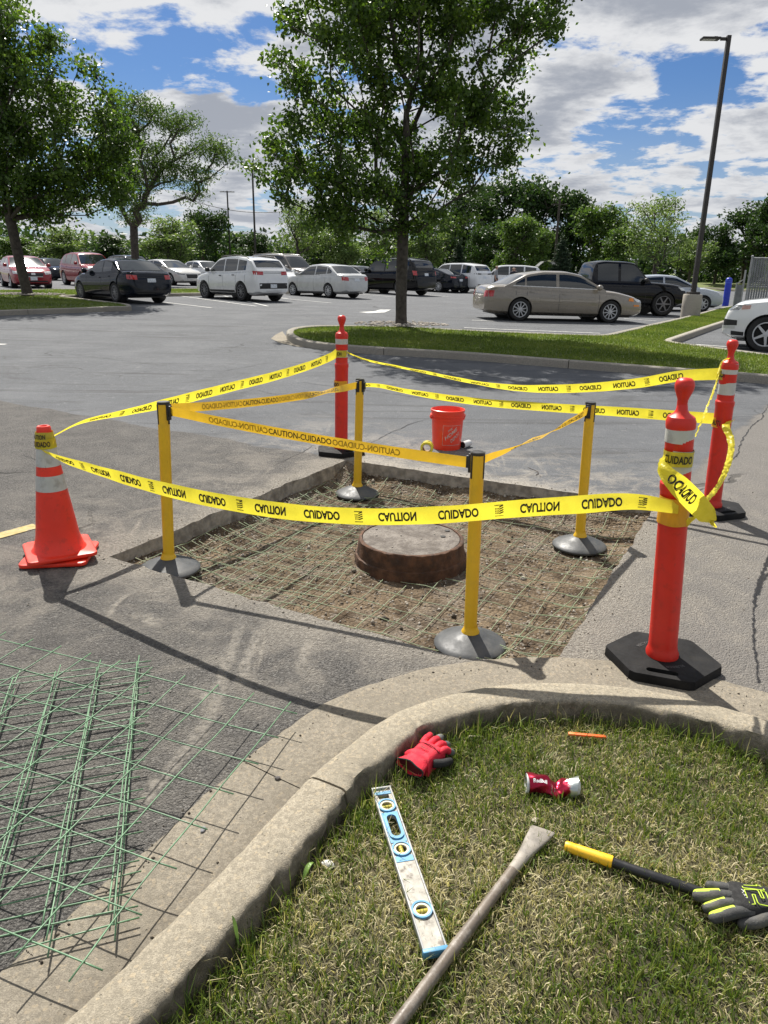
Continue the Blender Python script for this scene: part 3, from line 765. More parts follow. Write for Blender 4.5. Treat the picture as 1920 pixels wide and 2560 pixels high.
TFR = stanchion(SFR, 'yellow belt stanchion with its grey base against the kerb gutter', .985, (-.012, 0), [ang(SFR, SFL), ang(SFR, SBR)], rad(-90))
TBC = stanchion(SBC, 'yellow belt stanchion in the hole corner beyond the manhole, next to the far orange post', .945, (.02, 0), [ang(SBC, SFL), ang(SBC, SBR)], rad(-90))
TBR = stanchion(SBR, 'yellow belt stanchion standing on the dirt between manhole and sloping pavement edge', .975, (-.02, 0), [ang(SBR, SFR)], rad(-100))

def smooth_path(P, n=10): return spline(P, n)
def belt(name, A, B, sag, z0, z1, twist, label, words):
    """stanchion belt from head A to head B; twist: list of (t, angle)"""
    d = Vector((B.x - A.x, B.y - A.y, 0)).normalized(); a = Vector((A.x, A.y, z0)) + d * .05; b = Vector((B.x, B.y, z1)) - d * .045
    n = 40; P = [a.lerp(b, i / n) - Vector((0, 0, sag * 4 * (i / n) * (1 - i / n))) for i in range(n + 1)]
    side = Vector((-d.y, d.x, 0)); Wd = []
    for i in range(n + 1):
        t = i / n; an = np.interp(t, [q[0] for q in twist], [q[1] for q in twist]); Wd.append(Vector((0, 0, 1)) * math.cos(an) + side * math.sin(an))
    st = Strip(P, Wd, .0255); o = strip_obj(name, st, None, BELT, .002, 3)
    tag(o, label, 'belt', 'yellow belts between the stanchions')
    u = words; k = 0
    if words is not None:
        while u < st.L - .03:
            w = 'CAUTION-CUIDADO'; V, F, ww = text_geo(w, .012); ln = ww * .030 * .92
            if u + ln > st.L - .005: break
            if u >= .004:
                front = (k % 2 == 0); wd = MB()
                for off in (.0008, -.0008):
                    write(wd, w, lambda a_, b_, off=off: st.fn(a_, (b_ - .015) / .0255, off), .030, .92, .012, not front, False, u0=u)
                wd.build('print' if front else 'faint_print', INK if front else GHOST, o)
            u += ln + .006; k += 1
    return o
belt('caution_belt', TFL, TFR, .015, TFL.z - .05, TFR.z - .055, [(0, -.1), (1, .1)], 'yellow belt printed caution-cuidado between the stanchions beside the cones and against the gutter', .15 - .47 + .2)
belt('caution_belt', TFL, TBC, .03, TFL.z - .045, TBC.z - .045, [(0, .1), (.6, .1), (.78, 1.45), (.92, .3), (1, 0)], 'yellow belt twisting on its way from the cone-side stanchion to the far hole corner', -.12)
belt('caution_belt', TFR, TBR, .02, TFR.z - .05, TBR.z - .05, [(0, -.2), (.25, -.9), (.45, -1.5), (.7, -.5), (1, -.1)], 'yellow twisted belt between the gutter stanchion and the one beyond the manhole', .35)

# ------------------------------------------------------------------ barrier tape
def tape(name, A, B, px, label, hw, tilt, start, flipx, flipy, curl=.004, bow=0.0):
    """A, B ends; px: photo points of the tape's middle line, laid in the vertical plane through A and B"""
    P = [A]; dd = Vector((B.x - A.x, B.y - A.y, 0)); nn = Vector((dd.y, -dd.x, 0)).normalized()
    for x, y in px:
        q = onplane(x, y, A, B); t = max(0, min(1, (q - A).dot(dd) / dd.length_squared)); o_ = nn * bow * math.sin(math.pi * t)
        P.append(onplane(x, y, A + o_, B + o_))
    P = smooth_path(P + [B], 10)
    d = Vector((B.x - A.x, B.y - A.y, 0)).normalized(); side = Vector((-d.y, d.x, 0)); m = len(P); Wd = []; hs = []
    for i in range(m):
        t = i / (m - 1); a = float(np.interp(t, [q[0] for q in tilt], [q[1] for q in tilt]))
        a += .16 * nz(t * 7, start * 31, 2.5) + .08 * nz(t * 23, start * 17, 6.5)
        tg = (P[min(m - 1, i + 1)] - P[max(0, i - 1)]).normalized(); up = (Vector((0, 0, 1)) - tg * tg.z).normalized()
        Wd.append(up * math.cos(a) + tg.cross(up) * math.sin(a))
        hs.append(float(np.interp(t, [q[0] for q in hw], [q[1] for q in hw])))
    st = Strip(P, Wd, hs); o = strip_obj(name, st, None, TAPE, curl, 4)
    tag(o, label, 'barrier tape', 'yellow caution tape strung round the excavation')
    print_tape(st, o, start, flipx, flipy); return o
cz = lambda z: .034 + z
Acone = Vector((CONE.x, CONE.y, 0)); dA = Vector((PA.x + leanA[0] * .7, PA.y + leanA[1] * .7, 0))
d0 = (dA - Acone).normalized(); s0 = Vector((d0.y, -d0.x, 0))
def side_pt(c, r, ang_, z): return Vector((c.x + r * math.cos(ang_), c.y + r * math.sin(ang_), z))
A5 = side_pt(Acone, .052, rad(190), cz(.60)); B5 = side_pt(dA, .0625, rad(262), .715)
tape('barrier_tape', A5, B5, [(160, 1150), (290, 1190), (430, 1228), (600, 1262), (760, 1283), (940, 1292), (1120, 1286), (1290, 1272), (1440, 1262), (1580, 1254)],
     'long yellow caution tape sagging from the cones to the post beside the kerb', [(0, .012), (.06, .022), (.18, .036), (.85, .036), (1, .024)], [(0, .7), (.12, .35), (.3, .1), (.8, .05), (1, -.5)], .20, False, True, bow=.40)
B1 = side_pt(PB, .056, rad(235), .885); A1 = side_pt(Acone, .045, rad(40), cz(.66))
tape('barrier_tape', A1, B1, [(215, 1052), (320, 1030), (450, 1000), (560, 972), (680, 942), (770, 915), (825, 893)],
     'yellow caution tape between the cones and the post nearest the bucket', [(0, .014), (.15, .022), (.35, .037), (1, .034)], [(0, .9), (.2, .8), (.4, .25), (1, -.1)], .25, True, False)
B2 = side_pt(Vector((PC.x + leanC[0], PC.y, 0)), .055, rad(170), .95); A2 = side_pt(PB, .056, rad(-20), .89)
tape('barrier_tape', A2, B2, [(905, 897), (980, 914), (1080, 934), (1180, 955), (1290, 970), (1390, 972), (1490, 968), (1600, 957), (1700, 940)],
     'higher yellow caution tape strung between the two far orange posts', [(0, .02), (.3, .024), (.55, .033), (1, .038)], [(0, .9), (.2, 1.0), (.4, .8), (.6, .3), (1, 0)], .08, True, False)
A3 = side_pt(PB, .058, rad(-60), .60); B3 = side_pt(Vector((PC.x + leanC[0] * .7, PC.y, 0)), .0575, rad(180), .655)
tape('barrier_tape', A3, B3, [(935, 963), (1020, 979), (1120, 995), (1230, 1008), (1350, 1017), (1460, 1024), (1570, 1031), (1680, 1039)],
     'lower yellow caution tape strung between the two far orange posts behind the stanchions', [(0, .018), (.3, .03), (1, .038)], [(0, .8), (.25, .45), (.5, .1), (1, 0)], .12, True, False)
# wraps round posts and cone: short bands, each its own piece of tape
def wrap(c, r0, r1, z0, z1, label, word, a0, flipy=False, mat=None, wav=.003, seed=0, arc=360):
    mb = MB(); n = 40
    mb.grid(n, 5, lambda u, v: (lambda a, r, z: (c.x + r * math.cos(a), c.y + r * math.sin(a), z))(rad(a0 + arc * (u - .5)), r0 + (r1 - r0) * v + wav * abs(nz(u * 9, v * 3, seed)) + .0015, z0 + (z1 - z0) * v + .004 * nz(u * 5, v, seed + 4)))
    o = mb.build('tape_wrap', mat or TAPE, None, smooth=180); tag(o, label, 'barrier tape', 'bands of caution tape wound round the posts and cone')
    if word:
        p = MB(); h = abs(z1 - z0) * .55
        def pl(u, v):
            t = .5 + (v - h / 2) / abs(z1 - z0); r = r0 + (r1 - r0) * t + wav * .6 + .0035; a = rad(a0) + (u - .075) / r
            return (c.x + r * math.cos(a), c.y + r * math.sin(a), z0 + (z1 - z0) * t)
        write(p, word, pl, h, .62, .03, False, flipy); p.build('print', INK, o)
    return o
TAPEO = tape_mat('doubled tape film', (.74, .36, .02), .10)
TAPEG = tape_mat('stretched tape film', (.55, .47, .04), .15)
pa = lambda z: Vector((PA.x + leanA[0] * z, PA.y + leanA[1] * z, 0)); pc = lambda z: Vector((PC.x + leanC[0] * z, PC.y + leanC[1] * z, 0))
wrap(pa(.68), .0575, .0575, .635, .745, 'orange-yellow tape band wound low round the post beside the kerb', None, -100, mat=TAPEO, seed=1)
wrap(pa(.9), .0535, .0535, .872, .93, 'printed tape band wound over the white stripe of the post beside the kerb', 'CUIDADO', -95, mat=TAPEG, seed=2)
wrap(PB, .0545, .0545, .85, .905, 'tape band wound over the white stripe of the post nearest the bucket', 'CAUTION', -115, mat=TAPEG, seed=3)
wrap(PB, .0575, .0575, .585, .645, 'orange-yellow tape band wound low round the post nearest the bucket', 'CUIDADO', -150, mat=TAPEO, seed=4)
wrap(pc(.97), .0545, .0545, .915, .99, 'printed tape band near the top of the post farthest along the pavement', 'CUIDADO', -110, mat=TAPEG, seed=5)
wrap(pc(.64), .0575, .0575, .60, .665, 'orange-yellow tape band low on the post farthest along the pavement', 'CAUTION', -130, mat=TAPEO, seed=6)
rc = lambda z: .128 - .094 * (z / .72)
wrap(Acone, rc(.655) + .004, rc(.685) + .003, cz(.645), cz(.69), 'crumpled tape band tied round the neck of the nested cones', 'CAUTION', -80, mat=TAPEG, wav=.008, seed=7)
wrap(Acone, rc(.60) + .003, rc(.645) + .004, cz(.603), cz(.655), 'striped tape band under the knot on the nested cones', 'CUIDADO', -75, mat=TAPE, wav=.004, seed=8)
# loose ends between the two right hand posts, free curves through space
def loose(P, W_, hw, label, word=None, start=.1, flipx=False, curl=.006, h=.041):
    Q = smooth_path(P, 10); Wq = spline([Vector(w) for w in W_], 10); st = Strip(Q, Wq, [float(x) for x in np.interp(np.linspace(0, 1, len(Q)), np.linspace(0, 1, len(hw)), hw)])
    o = strip_obj('loose_tape', st, None, TAPE, curl, 7, .011); tag(o, label, 'barrier tape', 'loose ends of caution tape on the posts')
    if word:
        p = MB()
        for off in (.001, -.001): write(p, word, lambda a, b, off=off: st.fn(a, (b - h / 2) / .038, off), h, .66, .035, flipx, False, u0=start * st.L)
        p.build('print', INK, o)
    return o
yA, yC = PA.y, PC.y
def free(x, y, f): # point on the photo ray at a share f of the way from post A to post C in depth
    return aty(x, y, yA + (yC - yA) * f)
loose([side_pt(pc(1.06), .03, rad(-60), 1.06), free(1805, 905, .97), free(1790, 960, .9), free(1772, 1010, .8), free(1755, 1055, .7), free(1742, 1085, .6)],
      [(.6, .3, .5), (.7, .3, .4), (.7, .4, .5), (.6, .5, .6), (.5, .5, .7), (.5, .5, .7)], [.008, .011, .014, .018, .022, .022], 'narrow folded tape running from the far post top down behind the kerb post')
loose([side_pt(pc(.64), .058, rad(-50), .645), free(1815, 1065, .93), free(1828, 1110, .85), free(1820, 1160, .72), free(1795, 1215, .55), free(1765, 1250, .35), free(1735, 1268, .15)],
      [(.9, 0, .3), (1, 0, .2), (1, .2, 0), (1, .2, -.2), (.8, .2, -.5), (.6, .1, -.8), (.5, 0, -.8)], [.03, .026, .024, .022, .016, .014, .016], 'loose tape hanging in a loop between the two posts on the pavement')
loose([side_pt(pa(.9), .056, rad(200), .895), free(1650, 1158, -.07), free(1668, 1185, -.10), free(1698, 1215, -.11), free(1735, 1252, -.09), free(1768, 1288, -.07), free(1782, 1300, -.06)],
      [(-.2, 0, 1), (.3, -.1, .9), (.5, -.1, .8), (.55, -.1, .8), (.6, -.1, .7), (.6, -.1, .7), (.6, -.1, .7)], [.022, .02, .028, .038, .040, .036, .012], 'bunched tape end reading cuidado knotted across the post beside the kerb', 'CUIDADO', .43, True)
loose([free(1730, 1290, -.02), free(1722, 1303, -.015), free(1716, 1316, -.01)], [(.7, 0, .3), (.7, 0, .3), (.7, 0, .3)], [.016, .02, .004], 'small tape tail below the knot on the post beside the kerb')
loose([free(1772, 1298, -.06), free(1780, 1308, -.06), free(1790, 1318, -.05)], [(.5, 0, .6), (.5, .2, .6), (.5, 0, .6)], [.006, .008, .003], 'thin stretched tape tip at the end of the bunched tape')

# ------------------------------------------------------------------ bucket, tape roll, steel cup
BK_ = atz(1116, 1119, 0)
BUCK = pm('bucket plastic', (.86, .055, .022), .35, var=.05, vs=4, dirt=(.5, .1, .06), ds=10, da=.25, rv=.06)
def bucket():
    t = thing('bucket', 'red-orange plastic bucket with white square logo standing on the asphalt', 'bucket', (BK_.x, BK_.y, 0), rad(-8))
    H = .365; r = lambda z: .130 + .020 * z / H
    b = MB(); b.lathe([(.001, .012), (.118, .012), (.121, .0), (.129, 0), (.131, .012)] + [(r(z), z) for z in (.05, .15, .25, .275)] + [(.158, .276), (.158, .288), (.149, .289), (.149, .305), (.158, .306), (.158, .318), (.150, .319), (.151, .345), (.157, .346), (.157, .362), (.150, .365), (.147, .362), (.140, .30), (.126, .02), (.001, .02)], 48, cap=False)
    b.build('shell', BUCK, t, smooth=40)
    wp = pm('bucket print', (.62, .40, .36), .6, var=.25, vs=30)
    def pl(u, v, off=.0012): # u metres round the wall, v height
        z = v; a = rad(-72) + u / r(z); return ((r(z) + off) * math.cos(a), (r(z) + off) * math.sin(a), z)
    p = MB(); s0, s1, v0, v1, w = -.075, .105, .05, .235, .003
    for a0, a1, b0, b1 in ((s0, s1, v0, v0 + w), (s0, s1, v1 - w, v1), (s0, s0 + w, v0, v1), (s1 - w, s1, v0, v1)):
        p.grid(12, 4, lambda i, j: pl(a0 + (a1 - a0) * i, b0 + (b1 - b0) * j))
    # slanting stencil wordmark
    ca, sa = math.cos(rad(40)), math.sin(rad(40))
    def sl(o_, vv): return lambda u, v: pl(s0 + .018 + o_ + (u * ca - v * sa * .25), v0 + vv + (u * sa + v * ca))
    for wd, h, o_, vv, cn in (('THE', .024, .03, .118, .9), ('HOME', .046, .01, .045, .85), ('DEPOT', .044, .062, .022, .62)): write(p, wd, sl(o_, vv), h, cn, .03)
    p.build('print', wp, t)
    for a in (rad(200), rad(20)):
        e = MB(); e.lathe([(.018, 0), (.018, .006), (.012, .010)], 16, (r(.30) * math.cos(a) * 1.08, r(.30) * math.sin(a) * 1.08, .297), Vector((math.cos(a), math.sin(a), 0))); e.build('handle_ear', BUCK, t, smooth=40)
bucket()
RL = atz(1067, 1134, 0)
def roll():
    t = thing('tape_roll', 'roll of yellow and black caution tape lying on its edge beside the bucket', 'tape roll', (RL.x, RL.y, 0), rad(-22))
    ax = Vector((.25, -1, 0)).normalized(); b = MB()
    prof = [(.0385, -.038), (.0565, -.038), (.057, -.03), (.057, .03), (.0565, .038), (.0385, .038)]
    b.lathe(prof + [prof[0]], 32, (0, 0, .057), ax, cap=False); b.build('tape_winding', pm('tape winding', (.72, .62, .05), .45, var=.2, vs=60), t, smooth=40)
    b = MB(); b.lathe([(.0385, -.0385), (.0385, .0385), (.0345, .0385), (.0345, -.0385), (.0385, -.0385)], 32, (0, 0, .057), ax, cap=False); b.build('core', pm('cardboard', (.32, .22, .13), .85), t, smooth=40)
    R = ax.to_track_quat('Z', 'Y').to_matrix(); p = MB()
    for k in range(3):
        def pl(u, v):
            a = rad(100 * k + 30) + u / .0575; q = R @ Vector((.0578 * math.cos(a), .0578 * math.sin(a), v - .02)); return (q.x, q.y, q.z + .057)
        write(p, 'CUIDADO', pl, .040, .55, .03)
    p.build('print', INK, t)
    w = MB(); w.grid(10, 2, lambda u, v: (.03 + u * .14, -.045 - v * .05 + .03 * u, .004 + .018 * (1 - u) + .012 * math.sin(u * 7) * (1 - u))); w.build('loose_end', tape_mat('clear wrapping', (.6, .6, .55), .5), t, smooth=180)
roll()
CP = atz(1163, 1119, 0)
def cup():
    t = thing('steel_tube', 'short bright metal tube with dark open end lying against the bucket', 'tube', (CP.x, CP.y, 0))
    ax = Vector((.62, .78, 0)).normalized(); q = Vector((0, 0, .032)); b = MB()
    b.lathe([(.030, .0), (.032, .0), (.032, .11), (.030, .118), (.0, .118)], 28, q - ax * .05, ax, cap=False); b.build('wall', pm('bright steel', (.62, .62, .60), .3, .8, var=.1), t, smooth=40)
    b = MB(); b.lathe([(.0, .012), (.0302, .012), (.0302, .001)], 24, q - ax * .05, ax, cap=False); b.build('mouth', pm('dark inside', (.02, .02, .02), .7), t, smooth=40)
cup()
for k, (x, y, ln, a) in enumerate(((1342, 1180, .12, 1.2),)):
    q = atz(x, y, .004); mb = MB(); mb.tube([q + Vector((math.cos(a + i * .35) * ln * (i / 6 - .5), math.sin(a + i * .1) * ln * (i / 6 - .5) * 1.6, .002 * i)) for i in range(7)], .003, 5)
    tag(mb.build('twig', pm('bark twig', (.05, .035, .025), .9), smooth=180), 'small curved dark twig lying on the asphalt beyond the hole', 'twig')

# ------------------------------------------------------------------ manhole
RUST = pm('rusty iron', (.085, .04, .02), .85, var=.5, vs=14, bmp=.9, bs=70, dirt=(.03, .02, .014), ds=9, da=.7)
def lid_mat():
    m, t, b, o = newmat('dusty iron lid'); co = objco(t)
    a = NOI(t, co, 7, 8, .7, .3); f = NOI(t, co, 90, 5, .7)
    cc = MIX(t, MR(t, a, .36, .64), (.085, .07, .058), (.23, .205, .178)); cc = MIX(t, MR(t, f, .4, .7, 0, .6), cc, (.06, .045, .035))
    t.links.new(cc, b.inputs['Base Color']); b.inputs['Roughness'].default_value = .75; b.inputs['Metallic'].default_value = .15
    bump(t, b, M(t, 'ADD', a, f), .8, .01); return m
def manhole():
    z0 = HZ - .03; t = thing('manhole', 'round rusty manhole with cast iron lid standing proud of the excavated dirt', 'manhole', (MHC.x, MHC.y, 0))
    top = -.012
    b = MB(); vs = []; n = 72; prof = [(.355, z0), (.350, -.13), (.348, -.115), (.338, -.11), (.334, -.075), (.332, -.05), (.328, -.035), (.327, top - .004), (.322, top), (.3085, top), (.306, top - .012), (.30, top - .02)]
    for r, z in prof:
        for i in range(n):
            a = 2 * math.pi * i / n; e = (.006 * nz(math.cos(a) * 6, math.sin(a) * 6, z * 30) + .004 * nz(math.cos(a) * 20, math.sin(a) * 20, z * 60)) if r > .31 else 0
            vs.append(((r + e) * math.cos(a), (r + e) * math.sin(a), z + (.004 * nz(math.cos(a) * 9, math.sin(a) * 9, 2) if z > -.13 and r > .31 else 0)))
    b.add(vs, [(j * n + i, j * n + (i + 1) % n, (j + 1) * n + (i + 1) % n, (j + 1) * n + i) for j in range(len(prof) - 1) for i in range(n)]); b.build('frame', RUST, t, smooth=40)
    l = MB(); rr = [0, .05, .1, .15, .2, .25, .285, .298, .303, .3035]; vs = []
    for r in rr:
        for i in range(n):
            a = 2 * math.pi * i / n; x, y = r * math.cos(a), r * math.sin(a)
            vs.append((x, y, top - .004 + .003 * nz(x * 9, y * 9, 1) + .0025 * nz(x * 25, y * 25, 1) - (.02 if r > .303 else 0)))
    l.add(vs, [(j * n + i, j * n + (i + 1) % n, (j + 1) * n + (i + 1) % n, (j + 1) * n + i) for j in range(len(rr) - 1) for i in range(n)]); lid = l.build('lid', lid_mat(), t, smooth=180)
    for x, y in ((.20, .02), (.235, .13)):
        h = MB(); h.lathe([(.016, 0), (.017, .0015), (.009, .003), (.001, .001)], 12, (x, y, top - .001)); h.build('pick_hole', pm('dark inside', (.02, .02, .02), .7), lid, smooth=50)
    for i in range(9):
        a = NR.uniform(0, 6.28); r = NR.uniform(.05, .26); s = NR.uniform(.004, .011); h = MB(); h.lathe([(s, 0), (s * .9, s * .5), (s * .3, s * .8)], 7, (r * math.cos(a), r * math.sin(a), top - .003)); h.build('mortar_crumb', pm('mortar', (.33, .30, .26), .95), lid, smooth=60)
manhole()

# ------------------------------------------------------------------ wire mesh sheets
WIRE = pm('green coated wire', (.115, .235, .125), .5, var=.25, vs=9, dirt=(.22, .28, .20), ds=5, da=.5)
WIREP = pm('dusty green wire', (.22, .28, .16), .6, var=.25, vs=9, dirt=(.34, .30, .22), ds=6, da=.7)
def mesh_sheet(label, org, du, dv, nu, nv, su, sv, zf, r, mat, skip=None, ov=.05, wav=.004, seed=0):
    """wires along du (nv of them, spaced sv along dv) and along dv; zf(x, y) gives the height"""
    t = thing('wire_mesh', label, 'wire mesh', (org.x, org.y, 0), 0, None)
    Lu, Lv = (nu - 1) * su, (nv - 1) * sv
    def wire(a, d, L_, e, k):
        n = max(6, int(L_ / .05)); segs = [[]]
        for i in range(n + 1):
            q = a + d * (-ov + (L_ + 2 * ov) * i / n); x, y = q.x + wav * nz(q.x * 4, q.y * 4, seed + k), q.y + wav * nz(q.x * 4, q.y * 4, seed + k + 9)
            if skip and skip(x, y): segs.append([])
            else: segs[-1].append(Vector((x - org.x, y - org.y, zf(x, y) + e)))
        for s in segs:
            if len(s) > 1: mb = MB(); mb.tube(s, r, 5); mb.build('wire', mat, t, smooth=180)
    for j in range(nv): wire(org + dv * (j * sv), du, Lu, 0, 0)
    for i in range(nu): wire(org + du * (i * su), dv, Lv, r * 2, 40)
    return t
hp2 = [(p.x, p.y) for p in hole]
cen_h = sum(hole, Vector()) / len(hole); inner = [tuple((Vector((x, y, 0)) - cen_h) * .975 + cen_h)[:2] for x, y in hp2]
nomh = lambda x, y: math.hypot(x - MHC.x, y - MHC.y) < .375 or not inpoly(x, y, inner)
zfl = lambda lift: (lambda x, y: soil_h(x, y) + lift + .010 * nz(x * 2.5, y * 2.5, lift * 100) + .008)
dL = (HFL - HNL).normalized(); dN = (HFR - HFL).normalized()
mesh_sheet('broad green wire mesh sheet laid over the whole dirt floor of the excavation', HNL + dL * .20 + dN * .12, dL, dN, 17, 17, .152, .152, zfl(.010), .0022, WIREP, nomh, seed=3)
ra = Matrix.Rotation(rad(6), 3, 'Z')
mesh_sheet('green wire mesh sheet overlapping on the cone side of the manhole', HNL + dL * .15 + dN * .10, ra @ dL, ra @ dN, 15, 8, .152, .152, zfl(.018), .0022, WIREP, nomh, seed=13)
rb = Matrix.Rotation(rad(-9), 3, 'Z')
mesh_sheet('green wire mesh sheet overlapping between manhole and sloping pavement edge', HGR + dL * .30 + dN * .05, rb @ dL, rb @ dN, 14, 6, .152, .152, zfl(.022), .0022, WIREP, nomh, wav=.012, seed=23)
# loose sheets stacked on the asphalt
def px_sheet(label, c0, c1, c2, z, nu, nv, zf, r, seed, su=.152, sv=.152, wav=.006):
    o, a, b = (Vector((*atz(*p, z).xy, 0)) for p in (c0, c1, c2))
    return mesh_sheet(label, o, (a - o).normalized(), (b - o).normalized(), nu, nv, su, sv, zf, r, WIRE, None, .05, wav, seed)
warp = lambda z0, k: (lambda x, y: z0 + .016 * nz(x * 1.6, y * 1.6, k) + .02 * max(0, nz(x * .9, y * .9, k + 5)))
px_sheet('topmost green wire mesh sheet of the stack, its corner sticking out over the gutter', (712, 1775), (20, 1602), (160, 2470), .085, 12, 8, warp(.085, 3), .0023, 2)
px_sheet('green wire mesh sheet under the topmost one, straight along the stack', (341, 1668), (20, 1712), (292, 2260), .055, 8, 9, warp(.052, 7), .0023, 5)
px_sheet('green wire mesh sheet slightly turned, second from the bottom of the stack', (346, 1652), (25, 1690), (266, 2300), .045, 8, 9, warp(.038, 11), .0023, 9)
px_sheet('bottom green wire mesh sheet of the stack lying on the asphalt', (346, 1690), (25, 1742), (300, 2240), .02, 8, 9, warp(.02, 15), .0023, 17)
# ------------------------------------------------------------------ tools and litter on the lawn
LZ = SOILZ + .014
def frame_px(p0, p1, z):
    """origin at p0 on the lawn, x axis towards p1"""
    a, b = atz(*p0, z), atz(*p1, z); d = b - a; return a, d.length, math.atan2(d.y, d.x)
LWHITE = pm('worn white paint', (.36, .34, .29), .6, var=.2, vs=40, dirt=(.10, .075, .055), ds=38, da=.85)
LSIDE = pm('worn aluminium', (.36, .365, .36), .5, .4, var=.2, vs=20, dirt=(.09, .08, .07), ds=40, da=.7)
LBLUE = pm('blue level trim', (.085, .28, .46), .5, var=.12, vs=12, dirt=(.20, .19, .16), ds=50, da=.6)
VIALC = pm('vial ring', (.62, .58, .44), .5, var=.15, vs=30, dirt=(.25, .2, .14), ds=20, da=.6)
VIALY = pm('yellow vial', (.42, .36, .05), .2, var=.1)
DARK = pm('dark inside', (.02, .02, .02), .7)
def ring_poly(rx, ry, n): return [(rx * math.cos(2 * math.pi * k / n), ry * math.sin(2 * math.pi * k / n)) for k in range(n)]
def plate_with_holes(outer, holes, z0, z1):
    pts = [Vector(p) for p in outer]; ed = [(i, (i + 1) % len(outer)) for i in range(len(outer))]
    for h in holes:
        b = len(pts); pts += [Vector(p) for p in h]; ed += [(b + i, b + (i + 1) % len(h)) for i in range(len(h))]
    v, e, f, *_ = geometry.delaunay_2d_cdt(pts, ed, [], 0, 1e-6)
    keep = []
    for t in f:
        cx = sum(v[i].x for i in t) / 3; cy = sum(v[i].y for i in t) / 3
        if inpoly(cx, cy, outer) and not any(inpoly(cx, cy, h) for h in holes): keep.append(tuple(t))
    mb = MB(); mb.add([(p.x, p.y, z1) for p in v], keep); mb.add([(p.x, p.y, z0) for p in v], [t[::-1] for t in keep])
    for lp in [outer] + holes:
        n = len(lp); mb.add([(x, y, z0) for x, y in lp] + [(x, y, z1) for x, y in lp], [(i, (i + 1) % n, n + (i + 1) % n, n + i) for i in range(n)])
    return mb
def spirit_level():
    a, Ln, rz = frame_px((953, 1968), (1088, 2370), LZ + .022)
    t = thing('spirit_level', 'worn white and blue spirit level lying on the grass inside the kerb', 'spirit level', (a.x, a.y, LZ), rz)
    w = .058; hw = w / 2; H = .022
    f = lambda s: s * Ln
    def disc(c, r, n=24): return [(c + x, y) for x, y in ring_poly(r, r, n)]
    def slot(c, l, r, n=10):
        p = []
        for k in range(n + 1): th = -math.pi / 2 + math.pi * k / n; p.append((c + l / 2 + r * math.cos(th), r * math.sin(th)))
        for k in range(n + 1): th = math.pi / 2 + math.pi * k / n; p.append((c - l / 2 + r * math.cos(th), r * math.sin(th)))
        return p
    v1, v2, v3 = f(.135), f(.44), f(.80); gr = f(.285); hr = .0165
    end_slot = [(f(.048), -.016), (f(.048) + .016, -.016), (f(.048) + .016, .016), (f(.048), .016)]
    web = plate_with_holes([(0, -hw + .004), (Ln, -hw + .004), (Ln, hw - .004), (0, hw - .004)], [disc(v1, hr), disc(v2, hr), disc(v3, hr), slot(gr, .058, .0145), end_slot], H * .30, H * .72)
    web.build('web', LWHITE, t, smooth=30)
    for s in (-1, 1):
        r = MB(); r.box((Ln / 2, s * (hw - .002), H / 2), (Ln, .0042, H)); r.build('rail', LSIDE, t, bevel=.0008)
    e = MB(); e.box((Ln + .0022, 0, H / 2), (.012, w + .003, H + .001)); e.build('end_cap', LBLUE, t, bevel=.002)
    e = MB()
    for x_, y_, dx, dy in ((.001, 0, .005, w + .002), (.016, 0, .006, w - .010)): pass
    e.box((.0005, 0, H / 2), (.006, w + .002, H + .001)); e.build('end_cap', LSIDE, t, bevel=.001)
    e = MB(); e.box((.020, 0, H * .74), (.012, w - .010, .003)); e.build('blue_stripe', LBLUE, t)
    for k, c in enumerate((v1, v2, v3)):
        r = plate_with_holes(disc(c, .0265, 32), [disc(c, .0215, 32)], H * .70, H * .98); r.build('vial_surround', LBLUE, t, smooth=30)
        r = plate_with_holes(disc(c, .0213, 32), [disc(c, .0150, 24)], H * .62, H * .86); r.build('vial_ring', VIALC, t, smooth=30)
        g = MB(); ax = Vector((0, 1, 0)) if k != 1 else Vector((1, 0, 0))
        g.lathe([(.0062, -.015), (.0066, 0), (.0062, .015)], 14, (c, 0, H * .5), ax); vi = g.build('vial', VIALY, t, smooth=50)
        for o in (-.004, .004):
            m_ = MB(); m_.lathe([(.0068, -.0005), (.0068, .0005)], 14, Vector((c, 0, H * .5)) + ax * o, ax); m_.build('vial_mark', DARK, vi, smooth=50)
    g = plate_with_holes([(gr - .058, -.0235), (gr + .062, -.0235), (gr + .062, .0235), (gr - .058, .0235)], [slot(gr, .060, .0140)], H * .66, H * .80); g.build('grip_panel', LBLUE, t, smooth=30)
    g = plate_with_holes(slot(gr, .062, .0215), [slot(gr, .058, .0138)], H * .80, H * 1.0); g.build('grip_rim', LBLUE, t, smooth=30)
    g = MB(); g.box((v2 + .034, 0, H * .72), (.020, w - .010, .003)); g.build('blue_stripe', LBLUE, t)
spirit_level()

